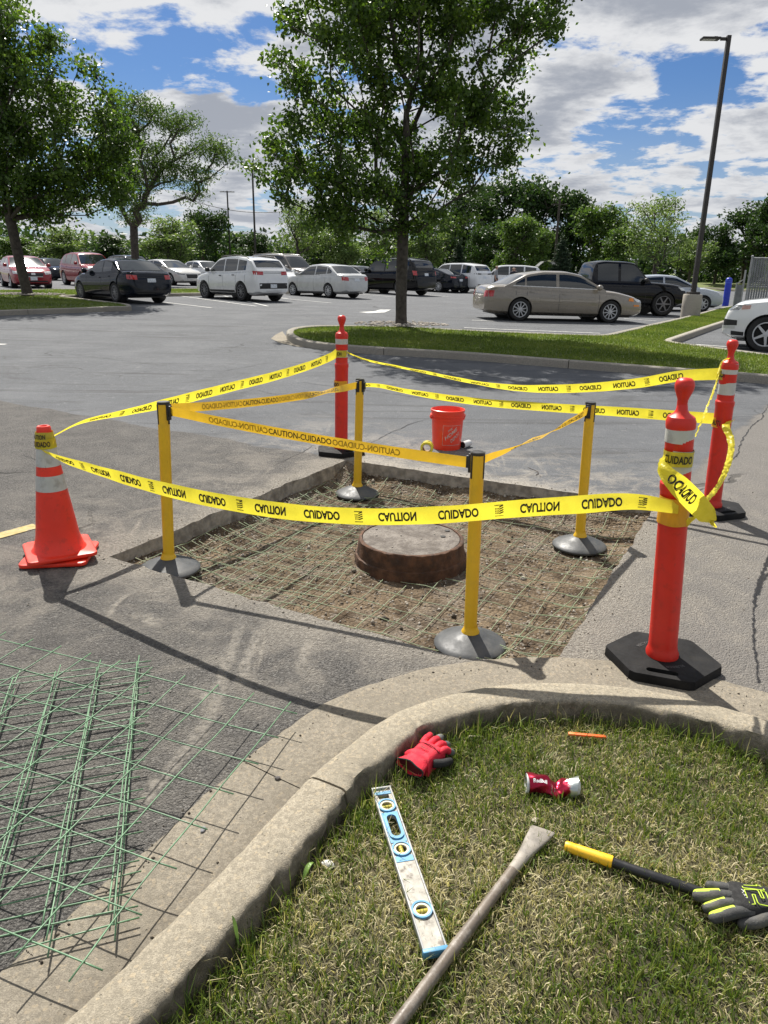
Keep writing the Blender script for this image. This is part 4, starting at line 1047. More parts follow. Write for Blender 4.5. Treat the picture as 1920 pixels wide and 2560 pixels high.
BAR = pm('worn steel bar', (.145, .118, .092), .48, .55, var=.25, vs=12, bmp=.25, bs=60, dirt=(.33, .30, .26), ds=16, da=.6)
def digging_bar():
    a = atz(1358, 2075, LZ + .01); b = atz(965, 2600, LZ + .016)
    t = thing('digging_bar', 'long brown steel digging bar with flared chisel tip lying across the lawn', 'digging bar', (a.x, a.y, 0))
    d = (b - a); L_ = d.length + .9; d.normalize(); side = Vector((-d.y, d.x, 0)).normalized()
    mb = MB(); n = 20; vs = []; st = [(0, .033, .0035), (.006, .0345, .005), (.03, .0315, .007), (.06, .0275, .0085), (.10, .021, .0105), (.14, .0165, .0122), (.19, .0143, .0135), (.25, .0140, .0140), (.6, .0142, .0142), (1.0, .0145, .0145), (L_, .0145, .0145)]
    for s, w, h in st:
        c = d * s; sk = .016 if s < .02 else 0
        for i in range(n):
            th = 2 * math.pi * i / n; cx, sy = math.cos(th), math.sin(th)
            if s < .1: cx = math.copysign(abs(cx) ** .6, cx); sy = math.copysign(abs(sy) ** .6, sy)
            q = c + side * (w * cx) + Vector((0, 0, LZ + .012 + h * sy)) + d * (-sk * .35 * cx + .0)
            vs.append(q)
    m = len(st); mb.add(vs, [(j * n + i, (j + 1) * n + i, (j + 1) * n + (i + 1) % n, j * n + (i + 1) % n) for j in range(m - 1) for i in range(n)] + [tuple(range(n)), tuple((m - 1) * n + i for i in range(n - 1, -1, -1))])
    k = 8
    bm = MB(); split = 6 * n
    tip = MB(); tip.add(vs[:split + n], [(j * n + i, (j + 1) * n + i, (j + 1) * n + (i + 1) % n, j * n + (i + 1) % n) for j in range(6) for i in range(n)] + [tuple(range(n))])
    sh = MB(); sh.add(vs[split:], [(j * n + i, (j + 1) * n + i, (j + 1) * n + (i + 1) % n, j * n + (i + 1) % n) for j in range(m - 7) for i in range(n)] + [tuple((m - 7) * n + i for i in range(n - 1, -1, -1))])
    tip.build('chisel_tip', pm('bright worn steel', (.26, .235, .20), .5, .6, var=.25, vs=14, bmp=.25, bs=60, dirt=(.12, .11, .10), ds=20, da=.5), t, smooth=50); sh.build('shaft', BAR, t, smooth=60)
digging_bar()

def black_tool():
    a, L_, rz = frame_px((1412, 2114), (1840, 2262), LZ + .014)
    t = thing('tool_handle', 'black tool handle with yellow end grip lying beside the black glove', 'tool handle', (a.x, a.y, LZ + .014), rz)
    YG = pm('yellow grip', (.86, .50, .02), .45, var=.06)
    g = MB(); g.lathe([(.004, .004), (.010, .004), (.0125, .001), (.0140, .005), (.0142, .02), (.0138, .022), (.0146, .03), (.0154, .09), (.0160, .125), (.0150, .128), (.012, .128)], 24, (0, 0, 0), Vector((1, 0, 0)), cap=False); gr = g.build('grip', YG, t, smooth=45)
    h = MB(); h.lathe([(.0, .0055), (.0095, .0055), (.0098, .003)], 20, (0, 0, 0), Vector((1, 0, 0)), cap=False); h.build('hang_hole', pm('orange inside', (.55, .17, .01), .5), gr, smooth=45)
    s = MB(); s.tube([(.12, 0, 0), (.2, 0, -.001), (.32, .002, -.002), (.42, .004, -.003), (.62, .006, -.004), (.9, .004, -.004)], [.0128, .0132, .0140, .0130, .0128, .0128], 18); s.build('shaft', pm('black fibreglass', (.014, .014, .015), .35, var=.2), t, smooth=60)
black_tool()

# ------------------------------------------------------------------ gloves: palm and five separate fingers, one surface
def glove_mesh(fingers, palm, name, mat, parent, sub=2):
    """skin-modifier hand: palm is a list of (point, radius_x, radius_y) rows; fingers are chains rooted in the palm"""
    me = bpy.data.meshes.new(name); V = []; E = []; Rr = []
    def v(p, r): V.append(Vector(p)); Rr.append(r); return len(V) - 1
    prev = None; rows = []
    for p, r in palm:
        i = v(p, r)
        if prev is not None: E.append((prev, i))
        prev = i; rows.append(i)
    for root, ch in fingers:
        pr = rows[root]
        for p, r in ch: i = v(p, r); E.append((pr, i)); pr = i
    me.from_pydata(V, E, []); me.materials.append(mat); o = bpy.data.objects.new(name, me); col.objects.link(o)
    sk = o.modifiers.new('skin', 'SKIN'); sk.use_smooth_shade = True
    for d, r in zip(me.skin_vertices[0].data, Rr): d.radius = r if hasattr(r, '__len__') else (r, r)
    me.skin_vertices[0].data[0].use_root = True
    ss = o.modifiers.new('sub', 'SUBSURF'); ss.levels = sub; ss.render_levels = sub
    dg = bpy.context.evaluated_depsgraph_get(); m2 = bpy.data.meshes.new_from_object(o.evaluated_get(dg)); bpy.data.objects.remove(o)
    m2.name = name; m2.shade_smooth(); o = ob(name, m2, parent); return o
def finger_obj(name, ch, mat, parent, n=12, flat=.8):
    """one tapered, rounded finger along a chain of (point, radius)"""
    P = spline([c[0] for c in ch], 4); R = list(np.interp(np.linspace(0, 1, len(P)), np.linspace(0, 1, len(ch)), [c[1] for c in ch]))
    tip = (P[-1] - P[-2]).normalized()
    for s, k in ((.5, .86), (.8, .55), (.95, .12)): P.append(P[len(P) - 1] if False else ch[-1][0] + tip * ch[-1][1] * s); R.append(ch[-1][1] * k)
    mb = MB(); mb.tube(P, R, n)
    return mb
RED = pm('red glove fabric', (.62, .012, .035), .8, var=.18, vs=22, bmp=.5, bs=240, dirt=(.30, .02, .03), ds=14, da=.4)
GREYPALM = pm('grey glove rubber', (.085, .088, .088), .6, var=.3, vs=20, bmp=.3, bs=120, dirt=(.28, .27, .25), ds=16, da=.5)
BLK = pm('black glove fabric', (.014, .014, .014), .85, var=.3, vs=22, bmp=.4, bs=240)
GREYG = pm('charcoal glove palm', (.055, .055, .053), .75, var=.25, vs=24, bmp=.4, bs=180, dirt=(.13, .12, .10), ds=14, da=.5)
LIME = pm('lime trim', (.50, .66, .05), .7, var=.1, vs=20)
def palm_pad(pts, thick, mat, name, parent, zf=None, nz_=.0, seed=0):
    """a cushioned pad over an outline (local xy), fuller in the middle, with soft creases"""
    poly = pts; cx = sum(p[0] for p in poly) / len(poly); cy = sum(p[1] for p in poly) / len(poly)
    P = spline([(x, y, 0) for x, y in poly] + [(poly[0][0], poly[0][1], 0)], 4)[:-1]; n = len(P); mb = MB(); vs = []
    rings = [1, .985, .94, .84, .66, .42, .18]; hs = [0, .42, .68, .88, .98, 1.0, 1.0]
    for sgn in (1,):
        for r, h in zip(rings, hs):
            for p in P:
                x = cx + (p.x - cx) * r; y = cy + (p.y - cy) * r
                vs.append((x, y, thick * h + (nz_ * nz(x * 30, y * 30, seed) + nz_ * .6 * nz(x * 75, y * 75, seed)) * (1 - r * .5) + (zf(x, y) if zf else 0)))
        for p in P: vs.append((p.x * 1.0, p.y * 1.0, -thick * .25 + (zf(p.x, p.y) if zf else 0)))
    m = len(rings)
    fs = [(j * n + i, j * n + (i + 1) % n, (j + 1) * n + (i + 1) % n, (j + 1) * n + i) for j in range(m - 1) for i in range(n)]
    fs.append(tuple((m - 1) * n + i for i in range(n))); fs += [(m * n + i, m * n + (i + 1) % n, (i + 1) % n, i) for i in range(n)]
    mb.add(vs, fs); return mb.build(name, mat, parent, smooth=70)
def red_glove():
    # local x from cuff to fingertips
    a, L_, rz = frame_px((1040, 1912), (1122, 1846), LZ + .02)
    t = thing('work_glove', 'red work glove with black cuff opening and grey fingertips against the kerb', 'glove', (a.x, a.y, LZ - .004), rz)
    back_ = palm_pad([(.0, -.048), (.03, -.042), (.075, -.046), (.098, -.044), (.100, .0), (.098, .044), (.07, .047), (.03, .043), (.0, .050)], .042, RED, 'hand_back', t, lambda x, y: .012 + .05 * max(0, x) * .3, .006, 3)
    seam = MB()
    seam.tube([(.066, -.043, .050), (.070, -.02, .0585), (.072, 0, .0595), (.070, .02, .0585), (.066, .044, .050)], .0014, 6); seam.build('knuckle_seam', pm('dark seam', (.10, .004, .008), .9), back_, smooth=180)
    fl = [((.092, .036), 10, .058, .012), ((.098, .013), 2, .066, .0125), ((.097, -.011), -6, .060, .0122), ((.090, -.034), -16, .050, .0115)]
    for k, ((x, y), ang_, ln, r) in enumerate(fl):
        d = Vector((math.cos(rad(ang_)), math.sin(rad(ang_)), 0)); b = Vector((x - .012, y, .040))
        drop = (.0, -.004, -.012, -.016)[k]
        ch = [(b, r * 1.05), (b + d * ln * .5 + Vector((0, 0, .004)), r), (b + d * ln * .78 + Vector((0, 0, drop * .5)), r * .96), (b + d * ln + Vector((0, 0, drop)), r * .88)]
        f = finger_obj('finger', ch, RED, t).build('finger', RED, t, smooth=70)
        if k >= 2 or k == 1:
            c2 = [(b + d * ln * .80 + Vector((0, 0, drop * .6)), r * 1.06), (b + d * ln * 1.0 + Vector((0, 0, drop)), r * 1.02), (b + d * ln * 1.08 + Vector((0, 0, drop * 1.2)), r * .9)]
            finger_obj('fingertip', c2, GREYPALM, f).build('fingertip', GREYPALM, f, smooth=70)
    th = [(Vector((.035, -.040, .028)), .014), (Vector((.062, -.060, .024)), .0135), (Vector((.092, -.066, .018)), .012)]
    finger_obj('thumb', th, RED, t).build('thumb', BLK, t, smooth=70)
    # gathered cuff with a black binding round its dark opening
    c = MB(); n = 28; vs = []
    for s, (x, ky, kz) in enumerate(((.012, .046, .021), (.0, .043, .018), (-.014, .047, .021), (-.034, .053, .025), (-.038, .052, .024), (-.034, .049, .021), (-.01, .040, .014))):
        for i in range(n):
            th_ = 2 * math.pi * i / n; w = 1 + .05 * math.sin(9 * th_ + s) * (1 if s < 4 else .4)
            vs.append((x + .003 * math.sin(5 * th_), ky * math.cos(th_) * w, .034 + kz * math.sin(th_) * w))
    c.add(vs, [(j * n + i, j * n + (i + 1) % n, (j + 1) * n + (i + 1) % n, (j + 1) * n + i) for j in range(6) for i in range(n)]); cu = c.build('cuff', RED, t, smooth=80)
    b = MB(); ring = [(-.0365 + .003 * math.sin(5 * 2 * math.pi * i / n), .0528 * math.cos(2 * math.pi * i / n), .034 + .0248 * math.sin(2 * math.pi * i / n)) for i in range(n + 1)]; b.tube(ring, .0028, 6); b.build('binding', BLK, cu, smooth=180)
    b = MB(); b.add([(-.028, .047 * math.cos(2 * math.pi * i / n), .034 + .019 * math.sin(2 * math.pi * i / n)) for i in range(n)], [tuple(range(n))]); b.build('opening', pm('dark red lining', (.10, .004, .008), .9), cu)
    p = MB(); write(p, 'STRIKER', lambda u, v: (.040 + v, .024 - u, .0605 + .001), .0105, .7, .02); p.build('print', pm('dark red print', (.07, .004, .006), .7), back_)
red_glove()
def black_glove():
    # local x from cuff to fingertips; the fingers point away from the kerb's far end
    a, L_, rz = frame_px((1905, 2262), (1760, 2250), LZ + .02)
    t = thing('work_glove', 'black work glove with lime figure 12 and charcoal fingers beside the tool handle', 'glove', (a.x, a.y, LZ - .004), rz)
    back_ = palm_pad([(-.06, -.036), (.0, -.046), (.05, -.050), (.078, -.046), (.086, 0.0), (.084, .040), (.055, .050), (.0, .040), (-.06, .034)], .040, BLK, 'hand_back', t, lambda x, y: .012 + .03 * max(0, x), .003, 9)
    cf = MB(); n = 24; vs = []
    for s, (x, ky, kz) in enumerate(((-.05, .038, .019), (-.075, .035, .017), (-.11, .039, .021), (-.12, .039, .020), (-.10, .034, .015))):
        for i in range(n): th = 2 * math.pi * i / n; w = 1 + .03 * math.sin(7 * th + s); vs.append((x, ky * math.cos(th) * w, .032 + kz * math.sin(th) * w))
    cf.add(vs, [(j * n + i, j * n + (i + 1) % n, (j + 1) * n + (i + 1) % n, (j + 1) * n + i) for j in range(4) for i in range(n)]); cf.build('cuff', BLK, t, smooth=80)
    fl = [((.066, -.030), -4, .052, .0135, GREYG), ((.072, -.006), 3, .085, .0150, GREYG), ((.070, .016), 6, .070, .0135, GREYG), ((.050, .036), 14, .088, .0145, GREYG)]
    for k, ((x, y), an, ln, r, m_) in enumerate(fl):
        d = Vector((math.cos(rad(an)), math.sin(rad(an)), 0)); b = Vector((x, y, .034)); dz = (.004, 0, -.012, -.006)[k]
        ch = [(b - d * .012, r * .95), (b + d * ln * .35 + Vector((0, 0, .003)), r), (b + d * ln * .72 + Vector((0, 0, dz * .5)), r * 1.02), (b + d * ln + Vector((0, 0, dz)), r * .9)]
        f = finger_obj('finger', ch, m_, t).build('finger', m_, t, smooth=70)
        if k in (1, 3, 2):  # lime side panel along the finger
            s = Vector((d.y, -d.x, 0)); c2 = [(q + s * rr * .28 + Vector((0, 0, rr * .20)), rr * .80) for q, rr in ch]
            finger_obj('side_panel', c2[1:], LIME, f).build('side_panel', LIME, f, smooth=70)
    th = [(Vector((.0, .040, .026)), .016), (Vector((.035, .056, .024)), .015), (Vector((.066, .058, .018)), .0135)]
    finger_obj('thumb', th, BLK, t).build('thumb', GREYG, t, smooth=70)
    # printed figure: outlined 1 and 2 with a dot, and a scrawled line of white script
    zt = lambda x, y: .0545 + .03 * max(0, x) - 6.0 * ((x - .02) ** 2 + y ** 2) + .0045
    def lines(P, w, mat, name, close=False):
        mb = MB(); Q = [Vector((x, y, zt(x, y))) for x, y in P]
        if close: Q.append(Q[0])
        R_ = []
        for q0, q1 in zip(Q, Q[1:]): R_ += [q0.lerp(q1, s / 4) for s in range(4)]
        mb.tube(R_ + [Q[-1]], w, 5); return mb.build(name, mat, back_, smooth=180)
    # in the glove frame the numerals read towards the little finger; axes: e1 along +y, e2 along -x
    def num(pts): return [(.044 - u * .052, -.036 + v * .072) for v, u in pts]
    lines(num([(.08, 0), (.08, .74), (.0, .74), (.0, .9), (.09, 1), (.26, 1), (.26, 0)]), .0014, LIME, 'printed_figure_one', True)
    lines(num([(.34, 1), (.86, 1), (.92, .92), (.92, .42), (.86, .36), (.58, .36), (.58, .24), (.92, .24), (.92, 0), (.34, 0), (.34, .56), (.40, .62), (.68, .62), (.68, .76), (.34, .76)]), .0014, LIME, 'printed_figure_two', True)
    dt = MB(); x, y = num([(1.0, .93)])[0]; dt.lathe([(.0032, -.001), (.0032, .0008)], 12, (x, y, zt(x, y))); dt.build('printed_dot', LIME, back_)
    WS = pm('white script', (.7, .7, .68), .7)
    for P in ([(.060, -.018), (.054, -.012), (.060, -.008), (.052, -.004), (.060, .0), (.050, .003)], [(.050, -.014), (.046, -.006), (.054, 0), (.046, .006), (.056, .010), (.045, .014)], [(.066, .004), (.055, .014), (.052, .022), (.060, .018), (.048, .020), (.050, .028)]):
        lines(P, .0009, WS, 'printed_script')
black_glove()

# ------------------------------------------------------------------ crushed can
def can_mat(Ln=.13):
    m, t, b, o = newmat('printed can'); co = objco(t); sx_ = t.nodes.new('ShaderNodeSeparateXYZ'); t.links.new(co, sx_.inputs[0])
    sil = MR(t, M(t, 'ADD', sx_.outputs[0], M(t, 'MULTIPLY', NOI(t, co, 30, 3, .6), Ln * .3)), Ln * .93, Ln * .97)
    cc = MIX(t, MR(t, NOI(t, co, 14, 4), .4, .6), (.22, .006, .022), (.34, .012, .04))
    cc = MIX(t, sil, cc, (.42, .46, .46)); t.links.new(cc, b.inputs['Base Color']); b.inputs['Metallic'].default_value = .75; b.inputs['Roughness'].default_value = .28
    return m
def crushed_can():
    a, L_, rz = frame_px((1318, 1953), (1445, 1962), LZ + .028)
    t = thing('drink_can', 'crushed maroon and silver drink can lying in the grass', 'can', (a.x, a.y, LZ + .02), rz)
    nu, nv = 44, 46; R = .0335; Ln = L_
    def pt(u, v):
        a_ = 2 * math.pi * v; x = u * Ln; e = min(1, min(u, 1 - u) / .16)
        fold = abs(((u * 3.1 + .35 * math.sin(a_ * 1.0 + .5)) % 1) - .5) * 2
        dent = e * (.46 * math.exp(-((u - .55) / .12) ** 2) * max(0, math.cos(a_ - rad(125))) + .22 * fold * (.4 + .6 * max(0, math.sin(a_ * 1.5 + 1))) + .10 * abs(math.sin(3 * a_ + 6 * u)))
        r = R * (1 - dent); x += .006 * math.sin(a_) * e * math.sin(u * 5)
        g_ = math.exp(-((u - .56) / .2) ** 2); yy = r * math.cos(a_) * (1 + .22 * g_) + .010 * g_ * math.sin(u * 9); zz = r * math.sin(a_) * (.94 - .34 * g_)
        return (x + .012 * (u - .5) * math.cos(a_), yy, zz + .005 * math.sin(u * 6.3) - .006 * g_ + .0022 * abs(nz(u * 9, math.cos(a_) * 2, math.sin(a_) * 2)) * e)
    b = MB(); b.grid(nu, nv, pt); b.build('wall', can_mat(Ln), t, smooth=18)
    al = pm('bare aluminium', (.55, .56, .55), .35, .7, var=.08)
    e = MB(); e.lathe([(.0300, .004), (.0306, -.002), (.0298, -.004), (.0272, -.004), (.0257, -.001), (.0247, .006), (.0, .008)], 32, (0, 0, 0), Vector((1, 0, -.05)).normalized(), cap=False); e.build('lid', al, t, smooth=40)
    e = MB(); e.lathe([(.0258, -.004), (.0225, .003), (.0190, .0055), (.0165, .001), (.0, -.005)], 32, (Ln, 0, 0), Vector((1, 0, 0)), cap=False); e.build('bottom', al, t, smooth=40)
    p = MB(); write(p, 'RedBull', lambda u, v: (lambda q, s: (q[0], q[1] * s, q[2] * s))(pt((.012 + u) / Ln, (rad(138) - v / R) / (2 * math.pi)), 1.03), .0135, .72, .03); p.build('print', pm('white print', (.75, .74, .74), .5), t)
    for k in range(6):
        p = MB(); y0 = .35 + .1 * k / 2
        write(p, ('SUGAR', 'FREE', 'ENERGY', 'DRINK', '250', 'ML')[k], lambda u, v: (lambda q, s: (q[0], q[1] * s, q[2] * s))(pt((.066 + .010 * (k // 3) + v * .9) / Ln, (rad(112 + 16 * (k % 3)) + u / R) / (2 * math.pi)), 1.03), .005, .8, .0)
        p.build('small_print', pm('pale print', (.62, .35, .30), .6), t)
crushed_can()
def marker_stick():
    a, L_, rz = frame_px((1421, 1833), (1515, 1841), LZ + .01)
    t = thing('marking_crayon', 'flat orange marking stick lying on the grass by the kerb', 'marking stick', (a.x, a.y, LZ + .008), rz)
    b = MB(); b.box((L_ * .5, 0, .0), (L_, .012, .007)); b.build('stick', pm('orange crayon', (.80, .13, .02), .6, var=.1, vs=30), t, bevel=.0012)
    b = MB(); b.box((.012, 0, .0002), (.024, .0128, .0078)); b.build('worn_end', pm('pale orange wax', (.85, .24, .06), .6), t, bevel=.0012)
marker_stick()
def chip(px, s, label, nm, mat, cat, squash=.6, seed=0):
    q = atz(*px, LZ); bm = bmesh.new(); bmesh.ops.create_icosphere(bm, subdivisions=2, radius=1)
    for v in bm.verts: v.co = Vector((v.co.x * s[0], v.co.y * s[1], v.co.z * s[2])) * (1 + .3 * noise.noise(v.co * 1.6 + Vector((seed, 0, 0))))
    me = bpy.data.meshes.new(nm); bm.to_mesh(me); bm.free(); me.materials.append(mat); me.shade_smooth(); me.set_sharp_from_angle(angle=rad(30)); o = ob(nm, me); o.location = q; tag(o, label, cat); return o
chip((818, 2162), (.018, .013, .010), 'pale broken concrete chip in the grass by the kerb foot', 'concrete_chip', pm('pale chip', (.62, .60, .54), .8, var=.1), 'stone', seed=1)
chip((1338, 2050), (.010, .012, .005), 'small beige stone flake in the grass below the crushed can', 'stone_flake', pm('beige chip', (.45, .40, .33), .8), 'stone', seed=5)
chip((690, 1950), (.010, .008, .006), 'dark pebble in the gutter near the kerb joint', 'pebble', pm('dark pebble', (.10, .09, .085), .85), 'stone', seed=8).location = atz(694, 1945, .008)
chip((506, 2073), (.008, .013, .004), 'flat grey chip under the mesh corner on the gutter', 'stone_chip', pm('grey chip', (.20, .20, .21), .85), 'stone', seed=9).location = atz(508, 2073, .008)
def leaf(px, d, ln, w, label):
    a = atz(*px, LZ + .01); d = Vector(d).normalized(); s = Vector((-d.y, d.x, 0)).normalized(); mb = MB(); n = 8
    vs = []
    for i in range(n + 1):
        t_ = i / n; ww = w * math.sin(math.pi * min(.98, t_ * .9 + .06)); q = a + d * ln * t_ + Vector((0, 0, .02 * math.sin(t_ * 2.6)))
        vs += [q - s * ww + Vector((0, 0, ww * .4)), q, q + s * ww + Vector((0, 0, ww * .4))]
    mb.add(vs, [(i * 3 + j, i * 3 + j + 1, i * 3 + j + 4, i * 3 + j + 3) for i in range(n) for j in range(2)])
    m_ = tape_mat('weed leaf', (.20, .33, .07), .3)
    tag(mb.build('weed_leaf', m_, smooth=180), label, 'leaf')
leaf((755, 2205), (.5, .75, .3), .05, .007, 'pale green weed leaf sticking out at the kerb foot beside the white chip')
leaf((598, 2370), (-.25, .3, 1.0), .07, .0045, 'bright green broad grass leaf standing against the kerb face')
# pale dust dragged over the old asphalt
def dust_streaks():
    m, t, b, o = newmat('dust film'); co = objco(t); b.inputs['Base Color'].default_value = (.42, .385, .33, 1); b.inputs['Roughness'].default_value = .95
    tr = t.nodes.new('ShaderNodeBsdfTransparent'); mx = t.nodes.new('ShaderNodeMixShader'); at_ = t.nodes.new('ShaderNodeAttribute'); at_.attribute_name = 'dirt'
    f = M(t, 'MULTIPLY', at_.outputs['Fac'], MR(t, NOI(t, co, 26, 6, .75), .32, .70, 0, .46)); t.links.new(f, mx.inputs[0]); t.links.new(tr.outputs[0], mx.inputs[1]); t.links.new(b.outputs[0], mx.inputs[2]); t.links.new(mx.outputs[0], o.inputs[0])
    for k, (P, w) in enumerate(((((610, 1545), (580, 1620), (556, 1690), (525, 1790), (470, 1870), (380, 1975), (330, 2040)), .035), (((655, 1560), (628, 1620), (605, 1690), (600, 1720)), .03), (((780, 1595), (760, 1640), (742, 1690)), .03), (((330, 1530), (370, 1550), (420, 1560)), .05), (((540, 1480), (500, 1500), (450, 1540)), .02), (((470, 1720), (520, 1750), (505, 1800)), .03), (((260, 1560), (300, 1500), (350, 1475)), .02))):
        Q = spline([atz(x, y, .003) for x, y in P], 8); vs = []; at2 = []; n = len(Q)
        for i in range(n):
            d = (Q[min(n - 1, i + 1)] - Q[max(0, i - 1)]).normalized(); s = Vector((-d.y, d.x, 0)); e = min(1, min(i, n - 1 - i) / 5)
            for j, u in enumerate((-1, -.4, .4, 1)): q = Q[i] + s * w * u * (1 + .5 * nz(i * .3, k, j)); vs.append((q.x, q.y, .003)); at2.append(e * (0, 1, 1, 0)[j])
        mb = MB(); mb.add(vs, [(i * 4 + j, i * 4 + j + 1, i * 4 + j + 5, i * 4 + j + 4) for i in range(n - 1) for j in range(3)]); od = mb.build('dust_streak', m, smooth=180); set_dirt_shade(od, at2); tag(od, kind='structure')
dust_streaks()
# blades that stand up against the tools lying on the lawn
def tufts():
    Q = []
    for a, b, off, n in (((953, 1968), (1088, 2370), .034, 420), ((1358, 2075), (990, 2560), .024, 520), ((1412, 2114), (1790, 2245), .020, 380), ((1318, 1953), (1445, 1962), .036, 150), ((1710, 2290), (1900, 2310), .05, 160), ((1030, 1900), (1140, 1850), .055, 160), ((1421, 1833), (1515, 1841), .010, 90)):
        A, B = atz(*a, SOILZ), atz(*b, SOILZ); d = (B - A).normalized(); s = Vector((-d.y, d.x, 0))
        for i in range(n): p = A.lerp(B, NR.uniform(-.04, 1.04)) + s * (off + abs(NR.normal(0, .010))) * NR.choice((-1, 1)); Q.append((p.x, p.y, SOILZ - .004))
    Q = np.array(Q); n = len(Q)
    V, F, T = blades(Q, NR.uniform(.035, .075, n), NR.uniform(.002, .0042, n), np.where(NR.random(n) < .6, NR.uniform(.1, .5, n), NR.uniform(.62, 1, n)), np.abs(NR.normal(.75, .35, n)), .9)
    tag(ob('grass_tufts', npmesh('grass_tufts', V, F, GRASS, T)), 'longer grass blades standing up round the tools on the lawn', 'grass', kind='stuff')
tufts()
# grit and crumbs on the paving, thickest along the gutter edge and the cut
def grit():
    base = np.array([(1, 0, 0), (0, 1, 0), (-1, 0, 0), (0, -1, 0), (0, 0, 1), (0, 0, -1)], float); fb = np.array([(0, 1, 4), (1, 2, 4), (2, 3, 4), (3, 0, 4), (1, 0, 5), (2, 1, 5), (3, 2, 5), (0, 3, 5)])
    V = []; F = []; T = []; k = 0; hp = [(p.x, p.y) for p in hole]; isl = [((p + n_ * .15).x, (p + n_ * .15).y) for p, n_ in zip(back[::6], nrm[::6])]
    def add(x, y, z, r, tn):
        nonlocal k
        q = base * (r * NR.uniform(.6, 1.3, 3)); V.append(q + [x, y, z + r * .4]); F.append(fb + 6 * k); T.append(np.full(6, tn)); k += 1
    for i in range(2600):
        m = i % 4
        if m == 0: j = NR.integers(0, nb); p = back[j] + nrm[j] * (.465 + NR.normal(0, .03)); x, y, tn = p.x, p.y, NR.uniform(0, .35)
        elif m == 1: j = NR.integers(0, nb); p = back[j] + nrm[j] * (.165 + abs(NR.normal(0, .03))); x, y, tn = p.x, p.y, NR.uniform(0, .7)
        elif m == 2: j = NR.integers(0, len(hole)); p = hole[j] + (hole[j] - cen_h).normalized() * abs(NR.normal(0, .06)); x, y, tn = p.x, p.y, NR.uniform(.2, 1)
        else: x, y, tn = NR.uniform(-2.2, 2.8), NR.uniform(1.2, 8.5), NR.uniform(0, 1)
        if inpoly(x, y, hp) or inpoly(x, y, isl): continue
        add(x, y, .005 if m < 2 else .001, .0018 + .004 * NR.random() ** 3, tn)
    tag(ob('grit', npmesh('grit', np.vstack(V), np.vstack(F), bpy.data.materials['gravel'], np.concatenate(T))), 'fine grit and asphalt crumbs strewn over the paving', 'grit', kind='stuff')
grit()
